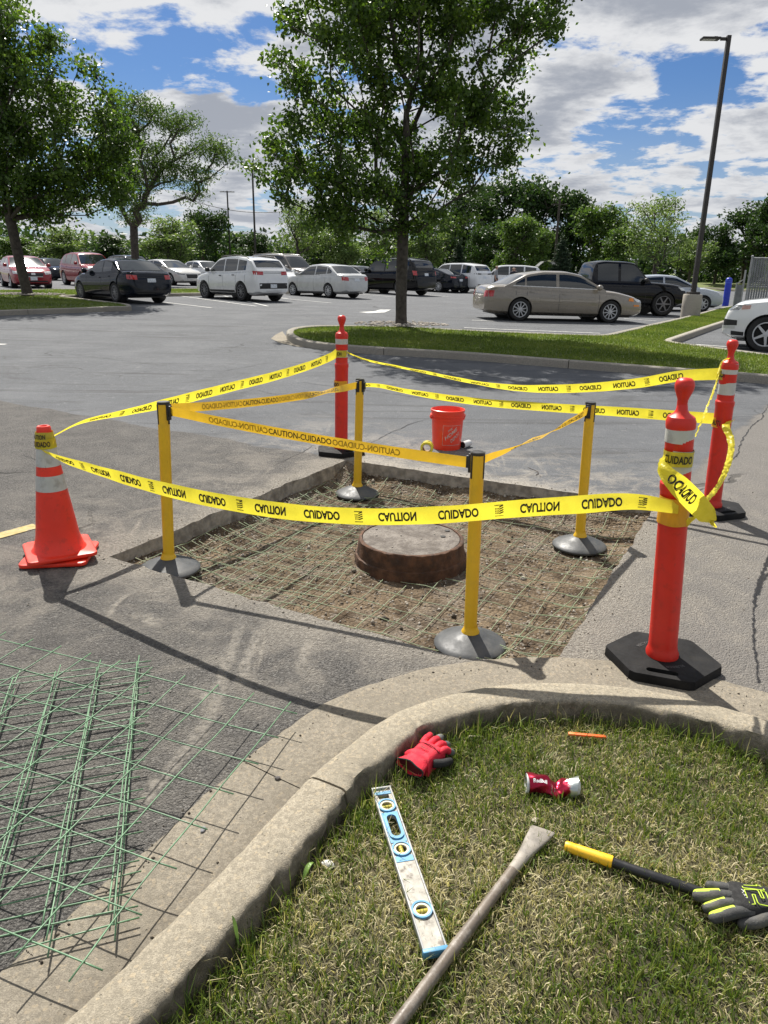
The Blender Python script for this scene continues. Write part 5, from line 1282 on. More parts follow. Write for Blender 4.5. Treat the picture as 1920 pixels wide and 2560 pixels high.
# ------------------------------------------------------------------ far islands, paint
FGRASS = tint_mat('island grass', [(0, (.06, .10, .014)), (.5, (.14, .20, .034)), (1, (.28, .29, .08))], .6, .35, .3)
def poly_island(px, label_grass, dens, dz=.13, hb=(.03, .07), lawnmat=None):
    P = [at(x, y, dz) for x, y in px]; P = [Vector((p.x, p.y, 0)) for p in P]
    P2 = []
    for a, b in zip(P, P[1:] + P[:1]):
        n = max(1, int((b - a).length / .3)); P2 += [a.lerp(b, i / n) for i in range(n)]
    area = sum(a.x * b.y - b.x * a.y for a, b in zip(P2, P2[1:] + P2[:1]))
    if area < 0: P2 = P2[::-1]
    for _ in range(2): P2 = [(P2[i - 1] + P2[i] * 2 + P2[(i + 1) % len(P2)]) / 4 for i in range(len(P2))]
    n = len(P2); nr = []
    for i in range(n):
        t = (P2[(i + 1) % n] - P2[i - 1]).normalized(); nr.append(Vector((-t.y, t.x, 0)))
    root = bpy.data.objects.new('planted_island', None); col.objects.link(root); tag(root, kind='structure')
    prof = [(-.012, -.05), (-.006, .05), (0, .115), (.02, .132), (.13, .132), (.15, .118), (.155, .06)]; k = len(prof)
    # kerb cast in lengths of about three metres with open joints
    step = 10; i0 = 0
    while i0 < n:
        i1 = min(n, i0 + step); vs = []
        for i in range(i0, i1 + 1):
            p = P2[i % n]; q = nr[i % n]; sh_ = 0
            pp = p
            if i == i1: pp = p.lerp(P2[(i - 1) % n], .04)
            for d, z in prof: w = pp + q * d; vs.append((w.x, w.y, G(w.x, w.y) + z))
        m = i1 - i0 + 1; mb = MB(); mb.add(vs, [(i * k + j, (i + 1) * k + j, (i + 1) * k + j + 1, i * k + j + 1) for i in range(m - 1) for j in range(k - 1)] + [tuple(range(k)), tuple((m - 1) * k + j for j in range(k - 1, -1, -1))])
        mb.build('kerb_section', FARKERB, root, smooth=40); i0 = i1
    inner_ = [p + q * .14 for p, q in zip(P2, nr)]; ip = [(p.x, p.y) for p in inner_]
    x0, x1 = min(p[0] for p in ip), max(p[0] for p in ip); y0, y1 = min(p[1] for p in ip), max(p[1] for p in ip)
    pts = [Vector(p) for p in ip]; x = x0
    while x < x1:
        y = y0
        while y < y1:
            if inpoly(x, y, ip): pts.append(Vector((x, y)))
            y += .7
        x += .7
    v, e, f, *_ = geometry.delaunay_2d_cdt(pts, [(i, (i + 1) % n) for i in range(n)], [], 0, 1e-5)
    mb = MB(); mb.v = [(p.x, p.y, G(p.x, p.y) + .105 + .03 * nz(p.x * .8, p.y * .8, 2)) for p in v]
    mb.f = [tuple(t) for t in f if inpoly(sum(v[i].x for i in t) / 3, sum(v[i].y for i in t) / 3, ip)]
    mb.build('island_lawn', MEADOW, root, smooth=180)
    # blades
    want = int(abs(area) / 2 * dens); tri = np.array(mb.f); VV = np.array(mb.v)
    A = VV[tri[:, 0]]; B = VV[tri[:, 1]]; C = VV[tri[:, 2]]; ar = np.abs((B - A)[:, 0] * (C - A)[:, 1] - (B - A)[:, 1] * (C - A)[:, 0])
    ti = NR.choice(len(tri), want, p=ar / ar.sum()); u = NR.random(want); w = NR.random(want); s = u + w > 1; u[s] = 1 - u[s]; w[s] = 1 - w[s]
    Q = A[ti] + (B - A)[ti] * u[:, None] + (C - A)[ti] * w[:, None]
    tn = np.clip(.42 + .35 * np.array([nz(a * .7, b * .7, 3) for a, b in Q[:, :2]]) + NR.normal(0, .2, want), 0, 1)
    Vb, Fb, Tb = blades(Q - [0, 0, .01], NR.uniform(*hb, want), NR.uniform(.008, .018, want), tn, np.abs(NR.normal(.5, .3, want)))
    tag(ob('grass', npmesh('grass', Vb, Fb, FGRASS, Tb)), label_grass, 'grass', kind='stuff')
    return root
front = [(713, 828), (720, 838), (745, 849), (790, 857), (880, 865), (1000, 872), (1160, 881), (1366, 897), (1540, 910), (1682, 921), (1833, 931), (1920, 938), (2150, 962)]
backe = [(2150, 918), (1920, 884), (1780, 866), (1668, 853), (1740, 828), (1815, 803), (1880, 778), (1880, 768), (1824, 764), (1760, 779), (1696, 795), (1600, 816), (1503, 838), (1330, 831), (1160, 824), (1020, 815), (800, 812), (745, 814), (722, 819)]
poly_island(front + backe, 'mown green grass on the tree island beyond the barrier', 1500)
poly_island([(-260, 790), (0, 776), (200, 770), (309, 765), (330, 767), (326, 760), (240, 750), (150, 739), (190, 737), (436, 733), (620, 730), (1000, 722), (1000, 717), (620, 719), (436, 721), (0, 724), (-260, 729)], 'mown green grass on the island strip between the car rows', 600)
poly_island([(1640, 706), (1760, 718), (1960, 728), (2200, 728), (2200, 706), (1960, 701), (1760, 700), (1640, 700)], 'green lawn verge in front of the far wood', 60, hb=(.05, .12))
# concrete nose pan of the tree island
mb = MB(); ps = [at(x, y, .006) for x, y in ((677, 846), (690, 836), (706, 828), (713, 838), (738, 852), (785, 866), (795, 871), (740, 866), (697, 856))]; mb.add(ps, [tuple(range(len(ps)))]); tag(mb.build('gutter_nose', PAN), kind='structure')
WPAINT = pm('white road paint', (.52, .52, .50), .85, var=.2, vs=9, dirt=(.16, .16, .165), ds=12, da=.85)
YPAINT = pm('worn yellow paint', (.42, .33, .13), .85, var=.3, vs=14, dirt=(.17, .16, .145), ds=14, da=1.)
def paint(name, a, b, w, mat, dz=.009):
    A, B = at(*a), at(*b); d = (B - A); n = max(2, int(d.length / .6)); s = Vector((-d.y, d.x, 0)).normalized() * w / 2; mb = MB(); vs = []
    for i in range(n + 1):
        q = A.lerp(B, i / n)
        for e in (-1, 1): r = q + s * e; vs.append((r.x, r.y, G(r.x, r.y) + dz))
    mb.add(vs, [(2 * i, 2 * i + 1, 2 * i + 3, 2 * i + 2) for i in range(n)]); tag(mb.build(name, mat), kind='structure')
for a, b in (((455, 741), (640, 766)), ((410, 756), (529, 770)), ((560, 740), (669, 766)), ((690, 745), (830, 758)), ((890, 735), (1010, 745)), ((1160, 820), (1500, 834)), ((1180, 801), (1290, 806)), ((1560, 797), (1640, 803)), ((1740, 862), (1880, 872)), ((640, 737), (720, 747)), ((1040, 735), (1120, 742)), ((200, 748), (300, 762))): paint('parking_line', a, b, .11, WPAINT)
paint('yellow_line', (-60, 1356), (92, 1315), .10, YPAINT, .004)
paint('painted_line', (-60, 860), (14, 862), .14, WPAINT)
mb = MB(); ps = [at(x, y, .009) for x, y in ((897, 780), (935, 778), (950, 774), (978, 774), (962, 781), (920, 783))]; mb.add(ps, [tuple(range(6))]); tag(mb.build('painted_arrow', WPAINT), kind='structure')

# tar-dark cracks and seams in the asphalt
CRK = pm('crack filler', (.020, .020, .021), .9, var=.3)
def crack(pts, w, seed):
    P = []
    Q = [at(*p) for p in pts]
    for a, b in zip(Q, Q[1:]):
        n = max(3, int((b - a).length / .06)); P += [a.lerp(b, i / n) for i in range(n)]
    P.append(Q[-1]); vs = []; m = len(P)
    for i in range(m):
        t = (P[min(m - 1, i + 1)] - P[max(0, i - 1)]).normalized(); s_ = Vector((-t.y, t.x, 0)); p = P[i] + s_ * (.05 * nz(P[i].x * 1.7, P[i].y * 1.7, seed) + .02 * nz(P[i].x * 9, P[i].y * 9, seed))
        ww = w * (.25 + .9 * abs(nz(P[i].x * 6, P[i].y * 6, seed + 3))) * min(1, .2 + min(i, m - 1 - i) / 5)
        for e in (-1, 1): q = p + s_ * ww * e; vs.append((q.x, q.y, G(q.x, q.y) + .0035))
    mb = MB(); mb.add(vs, [(2 * i, 2 * i + 1, 2 * i + 3, 2 * i + 2) for i in range(m - 1)]); tag(mb.build('crack', CRK), kind='structure')
for k, (p, w) in enumerate(((((913, 1111), (990, 1078), (1072, 1046)), .008), (((745, 955), (923, 978), (1177, 1010)), .012), (((133, 880), (280, 899), (417, 915)), .012), (((1925, 1008), (1885, 1065), (1847, 1120), (1818, 1170), (1760, 1215)), .012), (((560, 990), (640, 975), (700, 990)), .008), (((1100, 930), (1300, 952)), .010), (((0, 1150), (60, 1138), (130, 1160)), .006), (((680, 1165), (780, 1115), (835, 1100)), .006), (((280, 940), (400, 925), (560, 928), (690, 905)), .010), (((300, 830), (500, 842), (640, 836)), .015), (((1640, 1262), (1700, 1240), (1790, 1215)), .006))): crack(p, w, k * 3.3)

# ------------------------------------------------------------------ trees
BARK = pm('dark bark', (.055, .046, .038), .92, var=.4, vs=9, bmp=1., bs=24, dirt=(.10, .09, .075), ds=5, da=.5)
LEAFD = tint_mat('maple leaves', [(0, (.030, .062, .012)), (.5, (.070, .130, .020)), (1, (.17, .25, .036))], .4, .45, .45)
LEAFM = tint_mat('mid green leaves', [(0, (.040, .080, .018)), (.5, (.085, .15, .032)), (1, (.16, .22, .055))], .5, .38, .4)
LEAFL = tint_mat('pale green leaves', [(0, (.070, .12, .034)), (.5, (.135, .205, .060)), (1, (.24, .30, .11))], .5, .4, .4)
LEAFK = tint_mat('dark leaves', [(0, (.016, .038, .011)), (.5, (.036, .075, .019)), (1, (.075, .125, .032))], .5, .3, .35)
LEAFC = tint_mat('spruce needles', [(0, (.016, .034, .020)), (.5, (.034, .062, .034)), (1, (.07, .105, .055))], .6, .2, .3)
def leafcloud(C, per, spread, size, R, flat=.75, up=.5, aspect=.55):
    """leaf-sized folded diamonds round the cluster centres C (n,3)"""
    n = len(C); idx = np.repeat(np.arange(n), per); m = len(idx)
    p = C[idx] + R.normal(0, 1, (m, 3)) * np.array([spread, spread, spread * flat])
    nrm_ = R.normal(0, 1, (m, 3)); nrm_[:, 2] += up; nrm_ /= np.linalg.norm(nrm_, axis=1)[:, None]
    a = np.cross(nrm_, R.normal(0, 1, (m, 3))); a /= np.linalg.norm(a, axis=1)[:, None]; b = np.cross(nrm_, a)
    s = (size * R.uniform(.6, 1.25, m))[:, None]; fold = nrm_ * s * .12
    V = np.stack([p - a * s * .5, p + b * s * aspect * .5 + fold, p + a * s * .55, p - b * s * aspect * .5 + fold], 1).reshape(-1, 3)
    o = (np.arange(m) * 4)[:, None]; F = np.concatenate([o + [0, 1, 2], o + [0, 2, 3]], 0)
    cl = R.uniform(-.22, .22, n); T = np.clip(.45 + cl[idx] + R.normal(0, .2, m), 0, 1)
    return V, F, np.repeat(T, 4)
def tree_parts(lobes, ncl, per, spread, size, seed, trunk_r, trunk_h, mat, lean=(0, 0), fork=.35, minr=.012, aspect=.55, flat=.75, up=.5, wob=.25, sides=7, jit=.035, tk=.45, lam=.45):
    """returns (trunk mesh builder, crown mesh). Branches grow from the trunk to every leaf cluster"""
    R = np.random.default_rng(seed); lob = np.array(lobes, float); vol = (lob[:, 3] * lob[:, 4] * lob[:, 5]); pick = R.choice(len(lob), ncl, p=vol ** .8 / (vol ** .8).sum())
    d = R.normal(0, 1, (ncl, 3)); d /= np.linalg.norm(d, axis=1)[:, None]; rr = R.uniform(.25, 1, ncl) ** .45
    C = lob[pick, :3] + d * rr[:, None] * lob[pick, 3:]
    top = max(l[2] for l in lobes)
    nodes = []; par = []; plen = []
    nt = 7; hmax = trunk_h + (top - trunk_h) * tk
    for i in range(nt):
        z = hmax * i / (nt - 1); nodes.append(np.array([lean[0] * z + wob * .3 * math.sin(z * .9 + seed), lean[1] * z + wob * .3 * math.cos(z * .7 + seed), z])); par.append(i - 1); plen.append(max(0, z - trunk_h))
    nodes[0] = np.array([0., 0, 0])
    order = np.argsort(np.linalg.norm(C - nodes[2], axis=1)); tips = []
    for ci in order:
        c = C[ci]; N_ = np.array(nodes); dz = c[2] - N_[:, 2]
        dist = np.linalg.norm(N_ - c, axis=1) + lam * np.array(plen) + np.where(dz < .15 * np.linalg.norm(N_ - c, axis=1), 1.2, 0) + np.where(N_[:, 2] < trunk_h * .9, 50, 0)
        k = int(np.argmin(dist)); a = N_[k]; L_ = np.linalg.norm(c - a); segs = max(1, min(4, int(L_ / .7))); pr = k
        for s in range(1, segs + 1):
            t = s / segs; q = a + (c - a) * t; q = q + np.array([0, 0, -.06 * L_ * math.sin(math.pi * t)]) + (R.normal(0, jit * L_, 3) if s < segs else 0)
            nodes.append(q); par.append(pr); plen.append(plen[k] + L_ * t); pr = len(nodes) - 1
        tips.append(pr)
    cnt = np.zeros(len(nodes))
    for t in tips: cnt[t] += 1
    for i in range(len(nodes) - 1, 0, -1): cnt[par[i]] += cnt[i]
    tot = cnt[0]; rad_ = np.maximum(minr, trunk_r * .92 * (cnt / tot) ** .46)
    kids = {}
    for i, p in enumerate(par): kids.setdefault(p, []).append(i)
    mb = MB(); stack = [(0, [0])]
    flare = lambda z, r: r * (1 + .55 * max(0, 1 - z / (trunk_r * 2.2)) ** 2)
    def chain(i, head):
        path = head + [i]; cur = i
        while kids.get(cur):
            ks = sorted(kids[cur], key=lambda q: -cnt[q]); nxt = ks[0]
            for q in ks[1:]: chain(q, [cur])
            path.append(nxt); cur = nxt
        if len(path) > 1:
            pts = [Vector(nodes[q]) for q in path]; rs = [float(rad_[q]) for q in path]
            if head: rs[0] = min(rs[0], rs[1] * 1.25)
            mb.tube(pts, rs, sides if rs[0] > .05 else 4, cap=False)
    import sys; sys.setrecursionlimit(5000)
    ks = kids[0]; main = [0]; cur = 0
    # trunk: finely divided, flared at the foot
    path = [0]
    while kids.get(cur):
        nxt = sorted(kids[cur], key=lambda q: -cnt[q])[0]
        for q in kids[cur]:
            if q != nxt: chain(q, [cur])
        path.append(nxt); cur = nxt
    pts = [Vector(nodes[q]) for q in path]; rs = [float(rad_[q]) for q in path]
    P = []; Rs = []
    for j in range(len(pts) - 1):
        for s in range(4): t = s / 4; P.append(pts[j].lerp(pts[j + 1], t)); Rs.append(rs[j] * (1 - t) + rs[j + 1] * t)
    P.append(pts[-1]); Rs.append(rs[-1]); Rs = [flare(p.z, r) for p, r in zip(P, Rs)]
    mb.tube(P, Rs, 12, cap=False)
    V, F, T = leafcloud(C, per, spread, size, R, flat, up, aspect)
    return mb, npmesh('crown', V, F, mat, T)
def tree(name, label, base, lobes, group=None, mulch=0.0, **kw):
    t = thing(name, label, 'tree', base, 0, group); mb, cm = tree_parts(lobes, **kw)
    mb.build('trunk', BARK, t, smooth=60); ob('crown', cm, t)
    if mulch:
        R = random.Random(5); m_ = MB(); mp = pm('mulch stones', (.30, .27, .23), .95, var=.5, vs=3)
        for i in range(260):
            a = R.uniform(0, 6.28); r = mulch * math.sqrt(R.uniform(.03, 1)); s = R.uniform(.02, .05); x, y = r * math.cos(a) * 1.5, r * math.sin(a)
            m_.lathe([(s, 0), (s * .9, s * .4), (s * .4, s * .7)], 5, (x, y, .15 + .02 * R.random()))
        o = m_.build('mulch_ring', mp); o.location = (base[0], base[1], base[2] + .01); tag(o, 'ring of pale stone mulch round the foot of the ' + ('island maple' if base[0] > -5 else 'leaning tree by the dark coupe'), 'mulch', kind='stuff')
    return t
def px_lobes(base, Y, L_, depth=1.0):
    r = []
    for x, y, rx, ry in L_:
        c = aty(x, y, Y); k = Y / FPX * 1.0; r.append((c.x - base.x, (nz(x * .02, y * .02, 3)) * .8 * depth, c.z - base.z, rx * k, depth * (rx + ry) / 2 * k, ry * k))
    return r
TB = at(1003, 828); TY = TB.y
tree('maple_tree', 'broad green maple with dark trunk standing on the kerbed island beyond the bucket', TB, px_lobes(TB, TY, [
    (722, 115, 42, 66), (760, 320, 110, 110), (690, 345, 62, 70), (700, 420, 70, 50), (880, 170, 150, 190), (1000, 40, 170, 150), (1180, 120, 150, 170), (1330, 50, 85, 40), (1420, 20, 45, 22), (1245, 345, 100, 65), (1260, 210, 90, 90),
    (1110, 350, 160, 120), (900, 410, 170, 110), (930, 530, 110, 75), (800, 480, 110, 60), (850, 565, 80, 48), (960, 600, 60, 32), (1085, 560, 85, 45), (900, 500, 120, 60), (1060, 480, 100, 60), (1180, 420, 110, 45), (1150, -150, 240, 150), (930, -150, 220, 150), (1300, -40, 110, 90)]),
    None, .75, ncl=560, per=112, spread=.16, size=.102, seed=4, trunk_r=.150, trunk_h=2.1, wob=.06, mat=LEAFD, lean=(.0, 0), fork=.35, aspect=.72)
TL = at(72, 748); TLY = TL.y
tree('maple_tree', 'dark leaning maple on the grass strip beside the dark coupe', TL, px_lobes(TL, TLY, [
    (30, 90, 80, 120), (100, 60, 28, 80), (60, 240, 110, 110), (215, 280, 95, 105), (130, 400, 130, 110), (275, 420, 55, 85), (10, 420, 120, 130), (200, 470, 100, 80), (290, 330, 40, 60), (-90, 260, 120, 200), (310, 480, 30, 40), (60, 510, 110, 50), (-60, 60, 90, 130)]),
    None, .9, ncl=420, per=92, spread=.22, size=.135, seed=9, trunk_r=.18, trunk_h=2.6, wob=.1, mat=LEAFD, lean=(-.09, 0), aspect=.7)
LY = 47.0; LB = aty(338, 668, LY); LB.z = G(LB.x, LY) + .1
tree('locust_tree', 'open feathery locust with forked dark limbs behind the parked cars', LB, px_lobes(LB, LY, [
    (350, 280, 60, 26), (430, 310, 70, 24), (300, 330, 55, 40), (510, 365, 50, 20), (550, 400, 20, 30), (400, 390, 60, 40), (470, 440, 50, 25), (360, 440, 45, 40), (300, 440, 40, 60), (330, 520, 40, 40), (480, 480, 22, 20)], .8),
    None, ncl=230, per=85, spread=.40, size=.20, seed=21, trunk_r=.25, trunk_h=2.4, tk=.12, lam=.30, wob=.1, mat=LEAFM, lean=(.05, 0), aspect=.32, minr=.018, up=.2, jit=.02, flat=.5)
# background wood: five kinds of crown, each standing tree its own object
def kind_tree(seed, mat, ncl, per, spread, size, sq=1.0, aspect=.6):
    R = random.Random(seed); L_ = []
    for k in range(9): a = R.uniform(0, 6.28); r = R.uniform(.05, .34); z = R.uniform(.30, .86); L_.append((r * math.cos(a), r * math.sin(a), z, R.uniform(.12, .22) * (1.25 - z * .7), R.uniform(.12, .2), R.uniform(.10, .17) * sq))
    L_.append((0, 0, .86, .15, .15, .12)); s = 10.
    return tree_parts([tuple(q * s for q in l) for l in L_], ncl, per, spread, size, seed, .24, 2.2, mat, minr=.03, aspect=aspect, sides=5)
KINDS = [kind_tree(31, LEAFK, 190, 40, .45, .42), kind_tree(32, LEAFL, 170, 36, .42, .36, .9, .5), kind_tree(33, LEAFM, 190, 40, .42, .40), kind_tree(34, LEAFL, 120, 34, .5, .34, 1.2, .4), kind_tree(35, LEAFK, 130, 32, .5, .42, 1.1)]
KM = [(mb.mesh('trunk', BARK, 60), cm) for mb, cm in KINDS]
def spruce():
    R = np.random.default_rng(8); C = []; H = 10.
    for i in range(520): z = H * (1 - R.random() ** .62) ; z = max(.5, min(H - .05, z)); r = (H - z) * .26 * R.uniform(.45, 1); a = R.uniform(0, 6.28); C.append((r * math.cos(a), r * math.sin(a), z - r * .12))
    V, F, T = leafcloud(np.array(C), 22, .2, .34, R, .45, .8, .3); mb = MB(); mb.tube([(0, 0, 0), (0, 0, H * .97)], [.16, .02], 6)
    return mb.mesh('trunk', BARK, 60), npmesh('crown', V, F, LEAFC, T)
KM.append(spruce())
KL = ['dense dark', 'pale airy', 'mid green', 'loose feathery', 'tall dark', 'conical blue-green spruce']
FT = [(40, 585, 150, 68, 2), (165, 560, 170, 66, 1), (275, 590, 150, 72, 0), (425, 535, 190, 64, 1), (508, 512, 130, 86, 4), (575, 575, 120, 98, 2), (650, 580, 120, 84, 0), (745, 488, 170, 68, 3), (800, 545, 150, 76, 0), (862, 560, 150, 66, 1), (960, 505, 170, 74, 3), (1065, 520, 170, 68, 1), (1150, 470, 170, 92, 0), (1255, 425, 190, 98, 4), (1345, 432, 190, 96, 4), (1288, 528, 170, 70, 2), (1420, 468, 170, 92, 0), (1500, 500, 170, 86, 2), (1400, 585, 80, 66, 5), (1545, 560, 140, 76, 2), (1640, 476, 210, 64, 3), (1725, 590, 120, 74, 1), (1790, 555, 130, 84, 0), (1860, 500, 180, 86, 4), (1925, 470, 170, 80, 0), (-40, 560, 170, 74, 0), (1985, 520, 180, 72, 2), (1145, 600, 70, 70, 5), (1205, 560, 110, 82, 0), (1340, 560, 120, 78, 2)]
POS = ['behind the maroon sedan', 'behind the maroon crossover', 'beside the locust trunk', 'behind the silver saloon', 'beyond the twin lamp poles', 'beside the far lamp pole', 'behind the taller lamp pole', 'beyond the white crossover', 'beyond the grey wagon', 'above the silver compact', 'behind the maple crown', 'beyond the maple trunk', 'behind the black truck-like wagon', 'over the white wagons', 'over the two standing people', 'beyond the gold sedan roof', 'beside the spruce', 'above the black pickup', 'beyond the gold sedan windscreen', 'behind the black pickup cab', 'beside the tall lamp post', 'behind the lamp post base', 'beyond the blue bollard', 'behind the chain link fence', 'over the chain link fence', 'at the end of the wood by the maroon sedan', 'past the end of the chain link fence', 'behind the dark hatchback', 'behind the white wagon roof', 'between the people and the pickup']
for i, (x, ty, w, Y, k) in enumerate(FT):
    b = aty(x, 670, Y); z0 = G(b.x, Y) - .1 + (.35 if Y > 70 else 0); b.z = z0; top = aty(x, ty, Y).z; h = max(3.5, top - z0)
    nm = 'spruce_tree' if k == 5 else 'broadleaf_tree'
    t = thing(nm, (KL[k] + (' broadleaf tree ' if k != 5 else ' ') + POS[i]), 'tree', b, rnd.uniform(0, 6.28), 'trees of the wood beyond the car park')
    ob('trunk', KM[k][0], t); ob('crown', KM[k][1], t)
    sw = (w * .5 / FPX * Y) / (4.3 if k != 5 else 2.2); sz = h / 10.3; t.scale = (max(.35, sw), max(.35, sw), sz)
# undergrowth along the edge of the wood
def under():
    R = np.random.default_rng(3); C = []
    for i in range(900): x = R.uniform(-60, 62); C.append((x, R.uniform(90, 101), R.uniform(.2, 6.0) * (.7 + .5 * nz(x * .12, 0, 4))))
    V, F, T = leafcloud(np.array(C), 36, 1.0, .75, R, .8, .4, .6)
    tag(ob('undergrowth', npmesh('undergrowth', V, F, LEAFK, T)), 'dark undergrowth closing the wood beyond the car park', 'undergrowth', kind='stuff')
under()
# ------------------------------------------------------------------ cars
GLASS = pm('car glass', (.012, .016, .016), .03, var=.1, rv=.015, spec=.6, coat=.6)
TYRE = pm('tyre', (.016, .016, .016), .8, var=.2)
RIMM = pm('alloy', (.50, .51, .52), .3, .8, var=.08)
RIMD = pm('dark alloy', (.16, .16, .17), .35, .7, var=.1)
CHROME = pm('chrome', (.7, .7, .7), .12, 1.)
TRIM = pm('black trim', (.02, .02, .021), .5, var=.1)
REDL = pm('red lamp', (.42, .010, .012), .15, var=.15, coat=1.)
CLEARL = pm('clear lamp', (.58, .60, .60), .12, .35, var=.3, vs=14, coat=1.)
AMBER = pm('amber lamp', (.75, .25, .03), .2)
PLATE = pm('number plate', (.62, .66, .70), .5, var=.25, vs=30)
def paintm(name, c, metal=.35, rough=.28): return pm(name, c, rough, metal, var=.03, vs=1.5, coat=1., rv=.04)
_wheels = {}
def wheel_mesh(r, w, spokes, style):
    key = (r, w, spokes, style)
    if key in _wheels: return _wheels[key]
    t = MB(); ri = r * .68; prof = [(ri, -w / 2 + .01), (ri + .02, -w / 2), (r - .02, -w / 2 + .004), (r, -w / 2 + .03), (r, w / 2 - .03), (r - .02, w / 2 - .004), (ri + .02, w / 2), (ri, w / 2 - .01)]
    t.lathe(prof, 30, (0, 0, 0), Vector((0, 1, 0)), cap=False); t.lathe([(ri, .0), (ri, .012)], 24, (0, 0, 0), Vector((0, 1, 0)))
    m = MB(); ax = Vector((0, 1, 0)); f = w / 2 - .008
    m.lathe([(ri, f - .05), (ri + .005, f), (ri - .012, f + .004), (ri - .022, f - .02)], 30, (0, 0, 0), ax, cap=False)
    m.lathe([(.055, f - .03), (.055, f - .006), (.03, f + .004), (.001, f + .004)], 16, (0, 0, 0), ax)
    for k in range(spokes):
        a = 2 * math.pi * k / spokes; d = Vector((math.cos(a), 0, math.sin(a))); s = Vector((-math.sin(a), 0, math.cos(a))); w0, w1 = (.030, .020) if spokes < 8 else (.016, .013)
        vs = []
        for q, ww, yy in ((.03, w0, f - .002), (ri - .01, w1, f - .010)):
            for e in (-1, 1):
                for z in (0, -.025): vs.append(d * q + s * ww * e + Vector((0, yy + z, 0)))
        m.add(vs, [(0, 2, 6, 4), (1, 5, 7, 3), (0, 4, 5, 1), (2, 3, 7, 6)])
    _wheels[key] = (t.mesh('tyre', TYRE, 45), m.mesh('rim', style, 40)); return _wheels[key]
def pch(xs, pts):
    v = np.interp(xs, [p[0] for p in pts], [p[1] for p in pts]); return v
class Car: pass
def car(name, label, loc, heading, L_, Wd, H, wb, wr, lower, roof, paint_, body='sedan', windows=(), fo=None, rim=RIMM, spokes=7, tumble=.36, clad=False, belt=.93, zb0=.19, group='parked cars', rails=False, details=None, pitchroll=(0, 0), simple=False):
    """lower: (x, z) outline of bonnet, waist and boot; roof: (x, z) outline of the cabin, both from tail to nose, x measured from the middle"""
    t = thing(name, label, 'truck' if body == 'pickup' else 'car', loc, heading, group); t.rotation_euler = (pitchroll[0], pitchroll[1], heading)
    fo = fo if fo is not None else (L_ - wb) * .47; xf = L_ / 2 - fo; xr = xf - wb
    xs = np.unique(np.concatenate([np.linspace(-L_ / 2, L_ / 2, 61), [-L_ / 2 + .02, -L_ / 2 + .05, L_ / 2 - .02, L_ / 2 - .05]]))
    def sm(a, k=3):
        for _ in range(k): a = np.concatenate([a[:1], (a[:-2] + 2 * a[1:-1] + a[2:]) / 4, a[-1:]])
        return a
    zt = sm(pch(xs, lower), 2); e = np.abs(xs) / (L_ / 2); w = (Wd / 2) * (1 - .17 * np.clip((e - .62) / .38, 0, 1) ** 2.2 - .10 * np.clip((e - .95) / .05, 0, 1) ** 2)
    zb = zb0 + .10 * np.clip((e - .86) / .14, 0, 1) ** 1.5
    def fz(x): return float(np.interp(x, xs, zt))
    def fw(x): return float(np.interp(x, xs, w))
    vs = []; sec = [(0, 0., 0), (.80, 0., 0), (.95, .10, 0), (.985, .28, 0), (1.0, .50, 0), (.995, .68, 0), (.972, .86, 0), (.935, .955, 0), (.86, 1.0, .004), (.5, 1.0, .022), (0, 1.0, .030)]
    full = sec + [(-a, b, c) for a, b, c in sec[-2:0:-1]]; k = len(full)
    for x, z1, z0, ww in zip(xs, zt, zb, w):
        for a, b, c in full: vs.append((x, a * ww, z0 + (z1 - z0) * b + c))
    m = len(xs); mb = MB(); mb.add(vs, [(i * k + j, (i + 1) * k + j, (i + 1) * k + (j + 1) % k, i * k + (j + 1) % k) for i in range(m - 1) for j in range(k)] + [tuple(range(k)), tuple((m - 1) * k + j for j in range(k - 1, -1, -1))])
    me = mb.mesh('body', paint_); bm = bmesh.new(); bm.from_mesh(me); bmesh.ops.recalc_face_normals(bm, faces=bm.faces); bm.to_mesh(me); bm.free()
    o = ob('body', me, None); cut = MB()
    for x in (xf, xr):
        for s in (-1, 1): cut.lathe([(wr * 1.13, 0), (wr * 1.13, .5)], 32, (x, s * (Wd / 2 - .30), wr), Vector((0, s, 0)))
    cm = cut.mesh('cut', paint_); bm = bmesh.new(); bm.from_mesh(cm); bmesh.ops.recalc_face_normals(bm, faces=bm.faces); bm.to_mesh(cm); bm.free(); co_ = ob('cut', cm)
    md = o.modifiers.new('b', 'BOOLEAN'); md.operation = 'DIFFERENCE'; md.object = co_; md.solver = 'EXACT'
    dg = bpy.context.evaluated_depsgraph_get(); me2 = bpy.data.meshes.new_from_object(o.evaluated_get(dg)); bpy.data.objects.remove(o); bpy.data.objects.remove(co_)
    # cabin
    rx0, rx1 = roof[0][0], roof[-1][0]; gx = np.linspace(rx0, rx1, 46); gz = sm(pch(gx, roof), 2)
    def gr(x): return float(np.interp(x, gx, gz))
    def gw(x, z):
        b_ = belt * fw(x); return b_ - tumble * max(0, z - fz(x))
    gv = []
    for x, z in zip(gx, gz):
        z0 = fz(x) - .03; h = max(.004, z - z0); b_ = belt * fw(x); wt = b_ - tumble * h; c = min(1, h / .35)
        half = [(b_, z0), (b_ - tumble * h * .5 + .012 * c, z0 + h * .5), (wt + .035 * c, z0 + h - .075 * c), (wt + .006 * c, z0 + h - .028 * c), (wt - .06 * c, z0 + h - .004), (wt * .5, z0 + h + .014 * c), (0, z0 + h + .02 * c)]
        gv += [(x, y, zz) for y, zz in half] + [(x, -y, zz) for y, zz in half[-2::-1]]
    kk = 13; g = MB(); g.add(gv, [(i * kk + j, (i + 1) * kk + j, (i + 1) * kk + j + 1, i * kk + j + 1) for i in range(45) for j in range(kk - 1)] + [tuple(range(kk)), tuple(45 * kk + j for j in range(kk - 1, -1, -1))])
